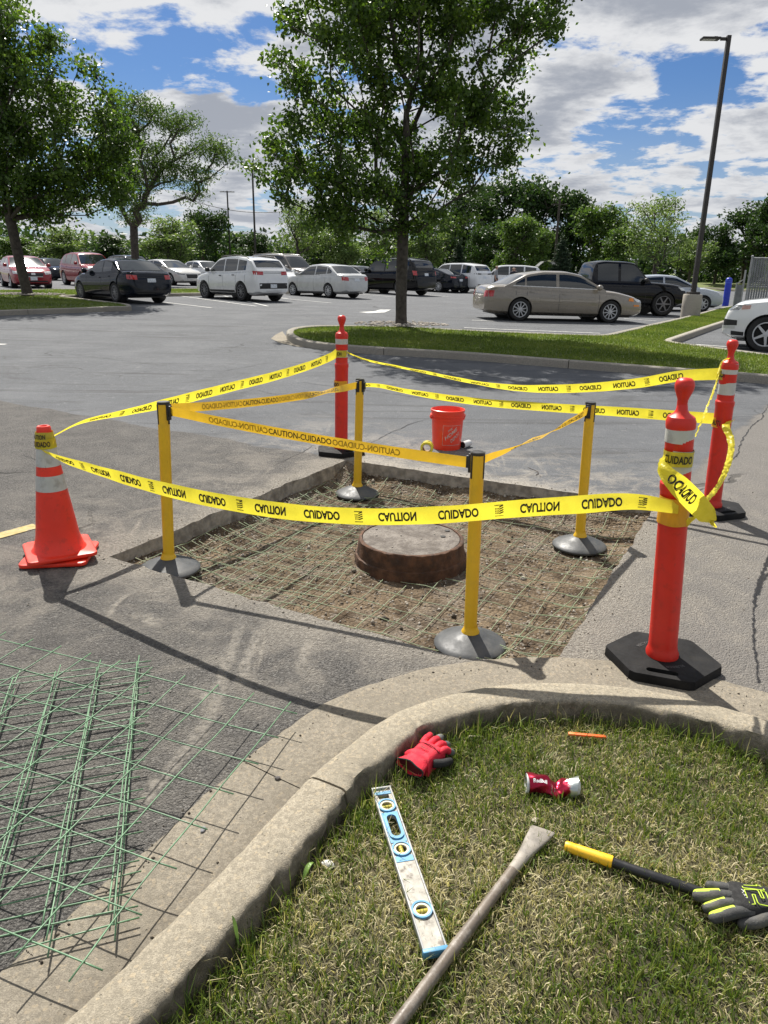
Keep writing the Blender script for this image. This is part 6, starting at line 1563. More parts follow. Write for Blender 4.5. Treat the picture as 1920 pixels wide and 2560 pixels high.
    gm = g.mesh('cab', paint_); bm = bmesh.new(); bm.from_mesh(me2); bm.from_mesh(gm); bmesh.ops.recalc_face_normals(bm, faces=bm.faces); me3 = bpy.data.meshes.new('body'); bm.to_mesh(me3)
    bvh = BVHTree.FromBMesh(bm); bm.free(); me3.materials.append(paint_); me3.shade_smooth(); me3.set_sharp_from_angle(angle=rad(32)); bodyo = ob('body', me3, t)
    def hit(p, d):
        p = Vector(p); d = Vector(d).normalized(); q, nn, i, ds = bvh.ray_cast(p - d * 1.2, d, 4)
        return (q, nn) if q is not None else (p, -d)
    def patch(nm, c4, d, mat, off=.005, nu=6, nv=3, parent=t):
        c4 = [Vector(c) for c in c4]; mb = MB()
        def fn(u, v):
            p = c4[0].lerp(c4[1], u).lerp(c4[3].lerp(c4[2], u), v); q, nn = hit(p, d); return q - Vector(d).normalized() * off
        mb.grid(nu, nv, fn); return mb.build(nm, mat, parent, smooth=60)
    # side windows
    for s in (-1, 1):
        for xa, xb in windows:
            mb = MB()
            def fn(u, v):
                x = xa + (xb - xa) * u; z0 = fz(x) + .035; z1 = max(z0 + .008, gr(x) - .085); z = z0 + (z1 - z0) * v
                q, nn = hit((x, s * 1.0, z), (0, -s, 0)); return q + Vector((0, s * .005, 0))
            mb.grid(8, 5, fn); mb.build('side_window', GLASS, t, smooth=60)
    # screens
    def screen(nm, xa, za, xb, zb_, ta, tb, ins):
        d = Vector((xb - xa, 0, zb_ - za)); nn = Vector((-d.z, 0, d.x)).normalized()
        if nn.z < 0: nn = -nn
        mb = MB()
        def fn(u, v):
            q = Vector((xa, 0, za)).lerp(Vector((xb, 0, zb_)), ta + (tb - ta) * u); hw = max(.2, gw(q.x, q.z) - ins); p = q + Vector((0, (v * 2 - 1) * hw, 0)); r, n2 = hit(p + nn * .2, -nn); return r + nn * .006
        mb.grid(6, 10, fn); return mb.build(nm, GLASS, t, smooth=60)
    rp = sorted(roof); screen('windscreen', rp[-1][0], rp[-1][1], rp[-2][0], rp[-2][1], .06, .93, .05)
    if body != 'pickup': screen('rear_window', rp[0][0], rp[0][1], rp[1][0], rp[1][1], .12 if body == 'sedan' else .30, .90, .09)
    # wheels and wells
    ty, rm = wheel_mesh(wr, .22, spokes, rim)
    for x in (xf, xr):
        for s in (-1, 1):
            wv = ob('wheel', ty, t); wv.location = (x, s * (Wd / 2 - .115), wr); wv.rotation_euler = (0, rnd.uniform(0, 6), math.pi if s < 0 else 0)
            ob('rim', rm, wv)
            d = MB(); d.lathe([(wr * 1.11, .0), (wr * 1.12, .19)], 24, (x, s * (Wd / 2 - .285), wr), Vector((0, s, 0)), cap=False); d.lathe([(.0, .0), (wr * 1.11, .0)], 24, (x, s * (Wd / 2 - .285), wr), Vector((0, s, 0)), cap=False); d.build('wheel_well', TRIM, t, smooth=40)
    und = MB(); und.box((0, 0, zb0 + .02), (L_ * .86, Wd * .74, .10)); und.build('underbody', TRIM, t)
    wz = fz(xf - .5)
    if windows:
        for s in (-1, 1):
            xm = windows[-1][1] - .12; y0 = gw(xm, fz(xm) + .1); mr = MB(); mr.lathe([(.03, -.09), (.075, -.07), (.085, 0), (.075, .07), (.02, .09)], 12, (xm + .02, s * (Wd / 2 + .06), fz(xm) + .09), Vector((0, 1, 0))); mr.build('mirror', paint_ if not clad else TRIM, t, smooth=60)
        seams = sorted({xa for xa, xb in windows[:]} | {windows[-1][1] - .05})
        for s in (-1, 1):
            for xq in seams: patch('door_seam', [(xq, s, .30), (xq + .012, s, .30), (xq + .012, s, fz(xq) - .02), (xq, s, fz(xq) - .02)], (0, -s, 0), TRIM, .002, 1, 6)
            for xa, xb in windows[-2:] if len(windows) > 1 else windows: 
                zq = fz(xa) - .14; patch('door_handle', [(xa + .08, s, zq), (xa + .25, s, zq), (xa + .25, s, zq + .03), (xa + .08, s, zq + .03)], (0, -s, 0), paint_ if not clad else TRIM, .025, 2, 1)
    if clad:
        for s in (-1, 1): patch('sill_cladding', [(xr + wr * 1.2, s, zb0 + .03), (xf - wr * 1.2, s, zb0 + .03), (xf - wr * 1.2, s, zb0 + .17), (xr + wr * 1.2, s, zb0 + .17)], (0, -s, 0), TRIM, .008, 8, 2)
    if rails:
        for s in (-1, 1):
            a, b = rp[1][0] + .15, rp[-2][0] - .1; r_ = MB(); r_.tube([(a, s * (gw(a, H) - .03), gr(a) - .0), (a + .15, s * (gw(a, H) - .03), gr(a + .15) + .05), ((a + b) / 2, s * (gw(0, H) - .03), gr((a + b) / 2) + .05), (b - .15, s * (gw(b, H) - .03), gr(b - .15) + .05), (b, s * (gw(b, H) - .03), gr(b))], .018, 6); r_.build('roof_rail', TRIM if paint_ is WHITE else paint_, t, smooth=60)
    c = Car(); c.t, c.patch, c.L, c.W, c.fz, c.fw, c.gr, c.gw, c.H, c.paint = t, patch, L_, Wd, fz, fw, gr, gw, H, paint_
    return c
def tail(c, z0, z1, y0, y1, mat=REDL, plate=(.62, .74), bumper=None, plate_w=.15, emblem=True):
    x = -c.L / 2
    for s in (-1, 1):
        c.patch('tail_lamp', [(x, s * y0, z0), (x, s * y1, z0 + .02), (x, s * y1, z1), (x, s * y0, z1 - .02)], (1, -s * .25, 0), mat, .008, 6, 3)
    if plate: c.patch('number_plate', [(x, -plate_w, plate[0]), (x, plate_w, plate[0]), (x, plate_w, plate[1]), (x, -plate_w, plate[1])], (1, 0, 0), PLATE, .012, 2, 1)
    if bumper: c.patch('bumper_insert', [(x, -c.W * .36, bumper[0]), (x, c.W * .36, bumper[0]), (x, c.W * .36, bumper[1]), (x, -c.W * .36, bumper[1])], (1, 0, 0), TRIM, .006, 8, 2)
    c.patch('boot_seam', [(x, -y0 - .02, (z0 + z1) / 2 - .01), (x, y0 + .02, (z0 + z1) / 2 - .01), (x, y0 + .02, (z0 + z1) / 2 + .002), (x, -y0 - .02, (z0 + z1) / 2 + .002)], (1, 0, 0), TRIM, .002, 6, 1)
def nose(c, z0, z1, y0, y1, grille=None, lower=None, plate=None, mat=CLEARL, wrap=.35, gm=None):
    x = c.L / 2
    for s in (-1, 1):
        c.patch('headlight', [(x, s * y0, z0), (x - .12, s * y1, z0 + .03), (x - .25, s * y1, z1), (x, s * y0, z1 - .03)], (-1, -s * wrap, 0), mat, .008, 6, 3)
    if grille:
        g = c.patch('grille', [(x, -grille[2], grille[0]), (x, grille[2], grille[0]), (x, grille[3], grille[1]), (x, -grille[3], grille[1])], (-1, 0, 0), TRIM, .008, 8, 3)
        c.patch('grille_bar', [(x, -grille[2], grille[0] - .012), (x, grille[2], grille[0] - .012), (x, grille[2], grille[0] + .012), (x, -grille[2], grille[0] + .012)], (-1, 0, 0), gm or CHROME, .014, 8, 1)
    if lower: c.patch('lower_grille', [(x, -lower[2], lower[0]), (x, lower[2], lower[0]), (x, lower[2], lower[1]), (x, -lower[2], lower[1])], (-1, 0, 0), TRIM, .008, 8, 2)
    if plate: c.patch('number_plate', [(x, -.15, plate), (x, .15, plate), (x, .15, plate + .15), (x, -.15, plate + .15)], (-1, 0, 0), PLATE, .03, 2, 1)
WHITE = paintm('white paint', (.74, .75, .75), 0., .25)
SILV = paintm('silver paint', (.52, .53, .52), .55)
NAVY = pm('blue-black paint', (.006, .009, .016), .08, .0, var=.03, vs=1.5, rv=.02, spec=.35)
BLACKC = pm('black paint', (.005, .005, .006), .08, 0., var=.03, vs=1.5, rv=.02, spec=.35)
MAROON = pm('maroon paint', (.26, .008, .016), .2, .0, var=.03, vs=1.5, coat=.4, rv=.03)
GOLD = paintm('gold-beige paint', (.235, .205, .162), .45)
GREYC = paintm('warm grey paint', (.20, .18, .16), .45)
def place(rl, head, xr_, Wd):
    """centre of a car whose rear wheel on its left stands at rl; head is its heading"""
    f = Vector((math.cos(head), math.sin(head), 0)); l = Vector((-f.y, f.x, 0)); p = rl - f * xr_ - l * (Wd / 2 - .11)
    return Vector((p.x, p.y, G(p.x, p.y)))
def xr_of(L_, wb, fo=None): fo = fo if fo is not None else (L_ - wb) * .47; return L_ / 2 - fo - wb
HA = rad(90 + 45)
TILT = (rad(0), rad(.6))
def sedan_lower(L_, deck=1.0, belt_=.94, hood=.92, nosez=.62, tailz=.72): h = L_ / 2; return [(-h, tailz), (-h + .05, deck - .12), (-h + .14, deck - .02), (-h + .45, deck), (-h + 1.0, deck - .01), (-.2, belt_), (h - 1.25, belt_ + .0), (h - .9, hood), (h - .35, hood - .12), (h - .12, hood - .22), (h - .03, nosez), (h, nosez - .1)]
# dark blue coupe
L_, Wd, wb, H = 4.43, 1.77, 2.69, 1.41; rl = at(297, 758)
c = car('parked_coupe', 'blue-black two-door coupe parked at the end of the grass strip', place(rl, HA, xr_of(L_, wb), Wd), HA, L_, Wd, H, wb, .325, sedan_lower(L_, 1.0, .93, .93, .62), [(-1.72, .99), (-1.02, H - .06), (-.45, H), (.12, H - .04), (1.0, .95)], NAVY, 'sedan', [(-1.05, -.40), (-.34, .86)], rim=RIMD, spokes=10, pitchroll=TILT, fo=.78)
tail(c, .74, .90, .50, .83, plate=(.66, .78), bumper=(.24, .40))
# white crossover
L_, Wd, wb, H = 4.35, 1.81, 2.60, 1.63; rl = at(608, 753)
suv_low = lambda L_, b, hood, nosez=.66, tailz=.85: [(-L_ / 2, tailz - .25), (-L_ / 2 + .03, tailz), (-L_ / 2 + .10, b + .0), (-L_ / 2 + .5, b + .02), (-.3, b - .03), (L_ / 2 - 1.25, b - .02), (L_ / 2 - .9, hood), (L_ / 2 - .3, hood - .08), (L_ / 2 - .10, hood - .20), (L_ / 2 - .02, nosez), (L_ / 2, nosez - .12)]
c = car('parked_crossover', 'white crossover with black lower cladding between the coupe and the silver compact', place(rl, HA, xr_of(L_, wb), Wd), HA, L_, Wd, H, wb, .35, suv_low(L_, 1.08, 1.02), [(-2.10, 1.10), (-1.72, H - .10), (-.9, H - .01), (-.1, H), (.42, H - .05), (1.12, 1.06)], WHITE, 'suv', [(-1.55, -1.02), (-.95, -.12), (-.05, 1.0)], rim=RIMD, spokes=10, clad=True, rails=True, tumble=.30, pitchroll=TILT, zb0=.22)
tail(c, .95, 1.10, .44, .84, plate=(.48, .62), bumper=(.26, .66)); c.patch('skid_plate', [(-3, -.42, .30), (-3, .42, .30), (-3, .36, .38), (-3, -.36, .38)], (1, 0, 0), RIMM, .014, 6, 1)
# silver compact sedan
L_, Wd, wb, H = 4.54, 1.76, 2.60, 1.465; rl = at(824, 745)
c = car('parked_sedan', 'silver compact sedan with red tail lamps beside the white crossover', place(rl, HA, xr_of(L_, wb), Wd), HA, L_, Wd, H, wb, .31, sedan_lower(L_, 1.03, .95, .95, .64), [(-1.78, 1.02), (-1.15, H - .06), (-.4, H), (.25, H - .04), (1.15, .97)], SILV, 'sedan', [(-1.42, -1.12), (-1.05, -.30), (-.22, 1.02)], spokes=9, pitchroll=TILT)
tail(c, .74, .92, .50, .82, plate=(.72, .84), bumper=None)
# black full-size wagon
L_, Wd, wb, H = 5.10, 2.0, 2.95, 1.88; rl = at(1000, 738)
c = car('parked_wagon', 'big black sport utility wagon half hidden by the maple trunk', place(rl, HA, xr_of(L_, wb), Wd), HA, L_, Wd, H, wb, .39, suv_low(L_, 1.22, 1.18, .8, 1.0), [(-2.46, 1.24), (-2.15, H - .12), (-1.2, H), (.1, H), (.62, H - .05), (1.32, 1.20)], BLACKC, 'suv', [(-2.0, -1.30), (-1.2, -.28), (-.20, 1.2)], tumble=.27, rails=True, zb0=.26, spokes=6, rim=RIMD, pitchroll=TILT)
tail(c, 1.0, 1.25, .74, .93, plate=(.98, 1.12))
# dark hatchback sedan
L_, Wd, wb, H = 4.9, 1.85, 2.85, 1.44; rl = at(1098, 731)
c = car('parked_sedan', 'dark navy fastback sedan beside the black wagon', place(rl, HA, xr_of(L_, wb), Wd), HA, L_, Wd, H, wb, .35, sedan_lower(L_, 1.04, .95, .93, .62), [(-2.15, 1.04), (-.95, H - .04), (-.4, H), (.2, H - .04), (1.2, .96)], NAVY, 'sedan', [(-1.3, -.42), (-.34, 1.05)], spokes=10, pitchroll=TILT)
tail(c, .84, .95, .46, .85, plate=(.66, .80))
# white wagon
L_, Wd, wb, H = 4.95, 1.97, 2.96, 1.80; rl = at(1158, 732); 
c = car('parked_wagon', 'white sport utility wagon with dark windows beside the navy fastback', place(rl, HA, xr_of(L_, wb), Wd), HA, L_, Wd, H, wb, .38, suv_low(L_, 1.15, 1.10, .8, .95), [(-2.40, 1.18), (-2.05, H - .12), (-1.2, H), (0, H), (.55, H - .05), (1.3, 1.13)], WHITE, 'suv', [(-1.95, -1.25), (-1.15, -.22), (-.14, 1.15)], tumble=.28, clad=True, rails=False, zb0=.25, pitchroll=TILT)
tail(c, 1.10, 1.19, .35, .90, mat=TRIM, plate=(.86, 1.0), bumper=(.28, .52))
# second white wagon with raised tailgate
L_, Wd, wb, H = 5.0, 1.98, 2.98, 1.80; p = aty(1262, 700, 54); head = rad(178)
c = car('parked_wagon', 'white sport utility wagon with its tailgate raised behind the two people', (p.x, p.y, G(p.x, p.y)), head, L_, Wd, H, wb, .38, suv_low(L_, 1.15, 1.10, .8, .95), [(-2.42, 1.18), (-2.2, H - .10), (-1.2, H), (0, H), (.55, H - .05), (1.3, 1.13)], WHITE, 'suv', [(-2.0, -1.25), (-1.15, -.22), (-.14, 1.15)], tumble=.28, clad=True, zb0=.25)
g = MB(); a = Vector((-2.15, 0, H - .02)); vs = []
for s, (dx, dz) in enumerate(((0, 0), (-.35, .30), (-.75, .40), (-1.05, .30), (-1.15, .18))):
    for y in (-.78, -.4, 0, .4, .78): vs.append((a.x + dx, y * (1 - .05 * s), a.z + dz))
g.add(vs, [(i * 5 + j, i * 5 + j + 1, i * 5 + j + 6, i * 5 + j + 5) for i in range(4) for j in range(4)]); g.add([(x, y, z - .05) for x, y, z in vs], [(i * 5 + j, i * 5 + j + 5, i * 5 + j + 6, i * 5 + j + 1) for i in range(4) for j in range(4)])
g.add(vs[20:] + [(x, y, z - .05) for x, y, z in vs[20:]], [(i, i + 1, i + 6, i + 5) for i in range(4)]); tg = g.build('tailgate', WHITE, c.t, smooth=60)
g = MB(); g.add([(-2.52, -.6, H + .30), (-2.52, .6, H + .30), (-2.85, .55, H + .41), (-2.85, -.55, H + .41)], [(0, 1, 2, 3)]); g.build('tailgate_window', GLASS, tg)
c.patch('open_boot', [(-3, -.72, .75), (-3, .72, .75), (-3, .60, 1.62), (-3, -.60, 1.62)], (1, 0, 0), TRIM, .01, 6, 4)
# gold sedan, side on
L_, Wd, wb, H = 5.0, 1.87, 2.85, 1.45; rr = at(1290, 802); ff = at(1524, 807); d = ff - rr; head = math.atan2(d.y, d.x); f = Vector((math.cos(head), math.sin(head), 0)); lft = Vector((-f.y, f.x, 0))
p = (rr + ff) / 2 + lft * (Wd / 2 - .11); sc = 1.0
xm = (L_ / 2 - 1.10) - wb / 2; p = p - f * xm
c = car('parked_sedan', 'gold-beige full-size sedan parked broadside behind the tree island', (p.x, p.y, G(p.x, p.y)), head, L_, Wd, H, wb, .33, sedan_lower(L_, 1.0, .93, .90, .66, .68), [(-1.95, .99), (-1.28, H - .10), (-.75, H - .01), (.0, H), (.45, H - .07), (1.22, .95)], GOLD, 'sedan', [(-1.62, -1.34), (-1.28, -.36), (-.26, 1.05)], spokes=10, fo=1.10, pitchroll=(0, rad(1.0)))
nose(c, .60, .72, .50, .88, (.50, .68, .42, .46), None); tail(c, .66, .86, .55, .90, plate=None)
for s in (-1, 1):
    c.patch('side_moulding', [(-1.5, s, .52), (1.15, s, .52), (1.15, s, .56), (-1.5, s, .56)], (0, -s, 0), GOLD, .018, 12, 1); c.patch('corner_lamp', [(2.2, s, .50), (2.42, s, .50), (2.42, s, .55), (2.2, s, .55)], (-.4, -s, 0), AMBER, .01, 3, 1); c.patch('turn_lamp', [(2.0, s, .66), (2.2, s, .64), (2.2, s, .74), (2.05, s, .75)], (-.5, -s, 0), AMBER, .012, 3, 2)
    c.patch('window_chrome', [(-1.7, s, 1.0), (1.05, s, .955), (1.05, s, .975), (-1.7, s, 1.02)], (0, -s, 0), CHROME, .006, 12, 1)
# black pickup
L_, Wd, wb, H = 5.40, 1.95, 3.26, 1.88; ff = at(1632, 790); head = head - rad(4); f = Vector((math.cos(head), math.sin(head), 0)); lft = Vector((-f.y, f.x, 0)); xf_ = L_ / 2 - .95; p = ff - f * (xf_ - .3) + lft * (Wd / 2 - .11)
pk = [(-L_ / 2, .6), (-L_ / 2 + .03, 1.16), (-L_ / 2 + .1, 1.20), (-.95, 1.20), (-.9, 1.17), (.9, 1.14), (1.2, 1.16), (2.1, 1.10), (2.5, 1.02), (2.64, .85), (L_ / 2, .62)]
c = car('parked_pickup', 'black crew cab pickup truck parked behind the gold sedan', (p.x, p.y, G(p.x, p.y)), head, L_, Wd, H, wb, .41, pk, [(-1.02, 1.18), (-.88, H - .06), (-.5, H), (.35, H - .02), (.62, H - .06), (1.22, 1.15)], BLACKC, 'pickup', [(-.78, -.02), (.08, 1.08)], tumble=.26, spokes=6, rim=RIMD, zb0=.34, fo=.95, clad=True)
nose(c, .86, 1.0, .60, .95, (.80, 1.02, .52, .56), (.45, .62, .6), gm=TRIM); c.patch('tow_hook', [(3, -.62, .46), (3, -.48, .46), (3, -.48, .54), (3, -.62, .54)], (-1, 0, 0), CHROME, .03, 2, 1)
# silver sedan beyond the pickup
p = aty(1655, 740, 33.5); L_, Wd, wb, H = 4.8, 1.83, 2.78, 1.47
c = car('parked_sedan', 'pale blue-silver sedan showing its nose past the black pickup and lamp base', (p.x, p.y, G(p.x, p.y)), head - rad(3), L_, Wd, H, wb, .32, sedan_lower(L_, 1.04, .95, .95, .66), [(-1.9, 1.02), (-1.2, H - .06), (-.4, H), (.25, H - .04), (1.25, .97)], paintm('blue-silver paint', (.42, .46, .52), .5), 'sedan', [(-1.15, -.32), (-.24, 1.08)])
nose(c, .62, .76, .48, .86, (.50, .62, .5, .5), None)
# white crossover at the edge, facing the kerb
L_, Wd, wb, H = 4.48, 1.85, 2.67, 1.66; fw_ = at(1907, 878); head = rad(152); f = Vector((math.cos(head), math.sin(head), 0)); lft = Vector((-f.y, f.x, 0)); xf_ = L_ / 2 - .86
p = fw_ - f * xf_ - lft * (Wd / 2 - .11)
c = car('parked_crossover', 'white crossover nosed up to the kerb beside the far delineator post', (p.x, p.y, G(p.x, p.y)), head, L_, Wd, H, wb, .36, suv_low(L_, 1.08, 1.06, .7), [(-2.12, 1.10), (-1.75, H - .10), (-.9, H - .01), (-.1, H), (.40, H - .05), (1.10, 1.08)], WHITE, 'suv', [(-1.0, -.15), (-.08, .98)], clad=True, spokes=5, tumble=.3, fo=.86, zb0=.22)
nose(c, .80, .94, .50, .90, (.58, .86, .44, .48), (.26, .40, .6), mat=pm('dark lamp', (.16, .17, .18), .12, .3, var=.5, vs=18, coat=1.))
for s in (-1, 1):
    c.patch('turn_lamp', [(1.80, s, .86), (1.98, s, .84), (1.98, s, .92), (1.80, s, .94)], (-.5, -s, 0), pm('pale amber lamp', (.55, .33, .28), .2), .012, 3, 2)
    c.patch('fog_lamp', [(2.0, s * .62, .50), (1.95, s * .86, .52), (1.95, s * .86, .62), (2.0, s * .62, .64)], (-1, -s * .4, 0), TRIM, .01, 4, 2); c.patch('fog_trim', [(2.0, s * .60, .44), (1.95, s * .84, .45), (1.95, s * .84, .50), (2.0, s * .60, .50)], (-1, -s * .4, 0), SILV, .02, 4, 1)
    c.patch('bumper_cladding', [(1.3, s * .92, .24), (2.05, s * .80, .24), (2.05, s * .80, .40), (1.3, s * .92, .36)], (-.3, -s, 0), TRIM, .008, 6, 2)
# the row facing the camera
HB = rad(-50)
def front_row(px, Y, nm, label, L_, Wd, H, wb, wr, low, rf, pt, win, body='sedan', hd=HB, **kw):
    p = aty(px, 690, Y); return car(nm, label, (p.x, p.y, G(p.x, p.y)), hd, L_, Wd, H, wb, wr, low, rf, pt, body, win, pitchroll=TILT, **kw)
L_ = 4.86; H = 1.47
c = front_row(62, 38.5, 'parked_sedan', 'maroon sedan facing out beside the leaning maple', L_, 1.83, H, 2.78, .33, sedan_lower(L_, 1.05, .97, .99, .66), [(-1.95, 1.03), (-1.2, H - .06), (-.4, H), (.3, H - .04), (1.28, .99)], MAROON, [(-1.25, -.35), (-.27, 1.12)], hd=rad(-56))
nose(c, .66, .82, .54, .90, (.56, .78, .40, .50), (.26, .38, .6), .40); c.patch('badge', [(3, -.09, .64), (3, .09, .64), (3, .09, .74), (3, -.09, .74)], (-1, 0, 0), CHROME, .02, 3, 2)
L_ = 4.82; H = 1.72
c = front_row(222, 43, 'parked_crossover', 'maroon crossover behind the maroon sedan and the coupe', L_, 1.90, H, 2.82, .37, suv_low(L_, 1.12, 1.10, .75), [(-2.3, 1.14), (-1.50, H - .10), (-.8, H - .01), (-.1, H), (.50, H - .05), (1.35, 1.12)], MAROON, [(-1.6, -1.1), (-1.02, -.22), (-.14, 1.2)], 'suv', hd=rad(-50))
nose(c, .84, .98, .54, .92, (.55, .88, .38, .52), (.30, .44, .6))
L_ = 4.95; H = 1.46
c = front_row(420, 48, 'parked_sedan', 'light silver saloon facing out behind the white crossover nose', L_, 1.88, H, 2.96, .35, sedan_lower(L_, 1.0, .96, .96, .62), [(-1.95, 1.0), (-1.1, H - .06), (-.4, H), (.3, H - .04), (1.3, .98)], paintm('pale silver paint', (.58, .57, .54), .45), [(-1.2, -.38), (-.3, 1.12)], hd=rad(-40), spokes=9)
nose(c, .62, .72, .48, .88, (.42, .66, .36, .40), None, mat=pm('dark lamp', (.16, .17, .18), .12, .3, var=.5, vs=18, coat=1.))
L_ = 5.1; H = 1.95
c = front_row(716, 47.5, 'parked_wagon', 'warm grey full-size wagon behind the silver compact', L_, 2.0, H, 2.95, .39, suv_low(L_, 1.22, 1.20, .85, 1.0), [(-2.5, 1.24), (-2.3, H - .10), (-1.2, H), (.1, H), (.60, H - .05), (1.25, 1.22)], GREYC, [(-2.2, -1.35), (-1.2, -.30), (-.20, 1.12)], 'suv', hd=rad(-36), tumble=.24, rails=True, zb0=.27)
nose(c, .88, 1.05, .62, .96, (.85, 1.05, .55, .55), None)
L_ = 4.5; H = 1.45
c = front_row(676, 45, 'parked_sedan', 'small white sedan nose between the white crossover and silver compact', L_, 1.77, H, 2.65, .32, sedan_lower(L_, 1.0, .95, .95, .66), [(-1.8, 1.0), (-1.1, H - .06), (-.4, H), (.3, H - .04), (1.15, .97)], WHITE, [(-1.1, -.35), (-.27, 1.0)], hd=rad(-38))
nose(c, .66, .80, .50, .86, (.48, .66, .45, .5), (.28, .38, .55))
c = front_row(900, 52, 'parked_sedan', 'dark sedan roof showing between the silver compact and the black wagon', L_, 1.80, 1.46, 2.65, .32, sedan_lower(L_, 1.0, .95, .95, .66), [(-1.8, 1.0), (-1.1, 1.40), (-.4, 1.46), (.3, 1.42), (1.15, .97)], paintm('grey-black paint', (.03, .03, .034), .4), [(-1.1, -.35), (-.27, 1.0)], hd=rad(-40))
nose(c, .66, .80, .50, .86, (.48, .66, .45, .5), None)
c = front_row(330, 54, 'parked_wagon', 'black wagon roof visible between the coupe and the light silver saloon', 4.8, 1.9, 1.72, 2.8, .37, suv_low(4.8, 1.12, 1.10, .75), [(-2.3, 1.14), (-1.9, 1.62), (-.9, 1.71), (-.1, 1.72), (.50, 1.66), (1.3, 1.12)], BLACKC, [(-1.6, -1.1), (-1.02, -.22), (-.14, 1.2)], 'suv', hd=rad(-45))
c = front_row(130, 55, 'parked_sedan', 'dark sedan seen between the two maroon cars', L_, 1.80, 1.46, 2.65, .32, sedan_lower(L_, 1.0, .95, .95, .66), [(-1.8, 1.0), (-1.1, 1.40), (-.4, 1.46), (.3, 1.42), (1.15, .97)], NAVY, [(-1.1, -.35), (-.27, 1.0)], hd=rad(-45))
c = front_row(512, 56, 'parked_sedan', 'white sedan far behind between the silver saloon and white crossover', L_, 1.80, 1.46, 2.65, .32, sedan_lower(L_, 1.0, .95, .95, .66), [(-1.8, 1.0), (-1.1, 1.40), (-.4, 1.46), (.3, 1.42), (1.15, .97)], WHITE, [(-1.1, -.35), (-.27, 1.0)], hd=rad(-45))
c = front_row(-40, 47, 'parked_wagon', 'silver wagon corner at the far side of the maroon sedan', 4.8, 1.9, 1.68, 2.8, .37, suv_low(4.8, 1.10, 1.08, .75), [(-2.3, 1.12), (-1.9, 1.60), (-.9, 1.67), (-.1, 1.68), (.50, 1.62), (1.3, 1.10)], SILV, [(-1.6, -1.1), (-1.02, -.22), (-.14, 1.2)], 'suv', hd=rad(-50))

# ------------------------------------------------------------------ street furniture
POLE = pm('dark bronze pole', (.022, .018, .015), .5, .3, var=.2)
LP = at(1724, 797)
def lamp_post(base, H, label, w, base_h, arm, two=False, hd=.8, rz=0.):
    t = thing('lamp_post', label, 'lamp post', base, rz, 'car park lamp posts')
    if base_h:
        b = MB(); b.lathe([(.33, -.1), (.325, base_h * .5), (.32, base_h - .03), (.30, base_h)], 28); b.build('concrete_base', concrete_mat('lamp base concrete', (.42, .39, .34), .75, .3), t, smooth=40)
    p = MB(); z0 = base_h; p.box((0, 0, z0 + .04), (.36, .36, .08)); p.build('base_cover', POLE, t, bevel=.01)
    p = MB(); n = 8; vs = []
    for z, ww in ((z0 + .06, w), (H, w * .85)): vs += [(x * ww / 2, y * ww / 2, z) for x, y in ((-1, -1), (1, -1), (1, 1), (-1, 1))]
    p.add(vs, [(0, 1, 5, 4), (1, 2, 6, 5), (2, 3, 7, 6), (3, 0, 4, 7), (4, 5, 6, 7)]); p.build('pole', POLE, t, bevel=.008)
    for s in ((-1, 1) if two else (-1,)):
        a = MB(); a.box((s * .16, 0, H - .10), (.20, .06, .09)); a.build('arm', POLE, t, bevel=.006)
        h = MB(); h.box((s * (.26 + hd * .4), 0, H - .10), (hd * .72, .30, .06)); h.box((s * .42, 0, H - .06), (.12, .10, .05)); lh = h.build('lamp_head', POLE, t, bevel=.01)
        l = MB(); l.box((s * (.30 + hd * .42), 0, H - .134), (hd * .5, .22, .01)); l.build('lens', pm('lamp lens', (.5, .5, .48), .3), lh)
lamp_post(LP, 8.75, 'tall dark lamp post on a round concrete base beside the gold sedan and pickup', .15, .84, True, False, .8)
q = aty(641, 690, 66); q.z = G(q.x, 66); lamp_post(q, 8.9, 'taller far twin-headed lamp post over the white crossover', .15, .8, True, True, .7)
q = aty(578, 690, 88); q.z = G(q.x, 88); lamp_post(q, 8.9, 'farther twin-headed lamp post beyond the white crossover', .16, .8, True, True, .7)
q = aty(1384, 690, 72); q.z = G(q.x, 72)
t = thing('utility_pole', 'thin dark utility pole among the dark trees above the gold sedan', 'pole', q); b = MB(); b.tube([(0, 0, 0), (0, 0, 7.6)], [.13, .10], 8); b.build('pole', BARK, t, smooth=60); b = MB(); b.box((0, 0, 7.2), (1.4, .1, .1)); b.build('cross_arm', BARK, t)
mb = MB(); A = aty(470, 497, 120); B = aty(760, 520, 120); mb.tube([A.lerp(B, i / 12) - Vector((0, 0, 1.2 * 4 * (i / 12) * (1 - i / 12))) for i in range(13)], .045, 5); tag(mb.build('overhead_cable', POLE, smooth=180), 'thin overhead cable crossing the sky behind the twin lamp posts', 'cable')
bp = at(1813, 765)
t = thing('bollard', 'bright blue steel bollard standing beyond the tall lamp post base', 'bollard', bp); b = MB(); b.lathe([(.155, 0), (.155, 1.22), (.148, 1.28), (.12, 1.33), (.06, 1.36), (.001, 1.365)], 24, cap=False); b.build('sleeve', pm('blue plastic sleeve', (.012, .035, .42), .4, var=.08), t, smooth=50)
for z in (1.10, 1.20): b = MB(); b.lathe([(.1565, z), (.1565, z + .035)], 24, cap=False); b.build('stripe', pm('pale blue stripe', (.05, .10, .55), .4), t, smooth=50)
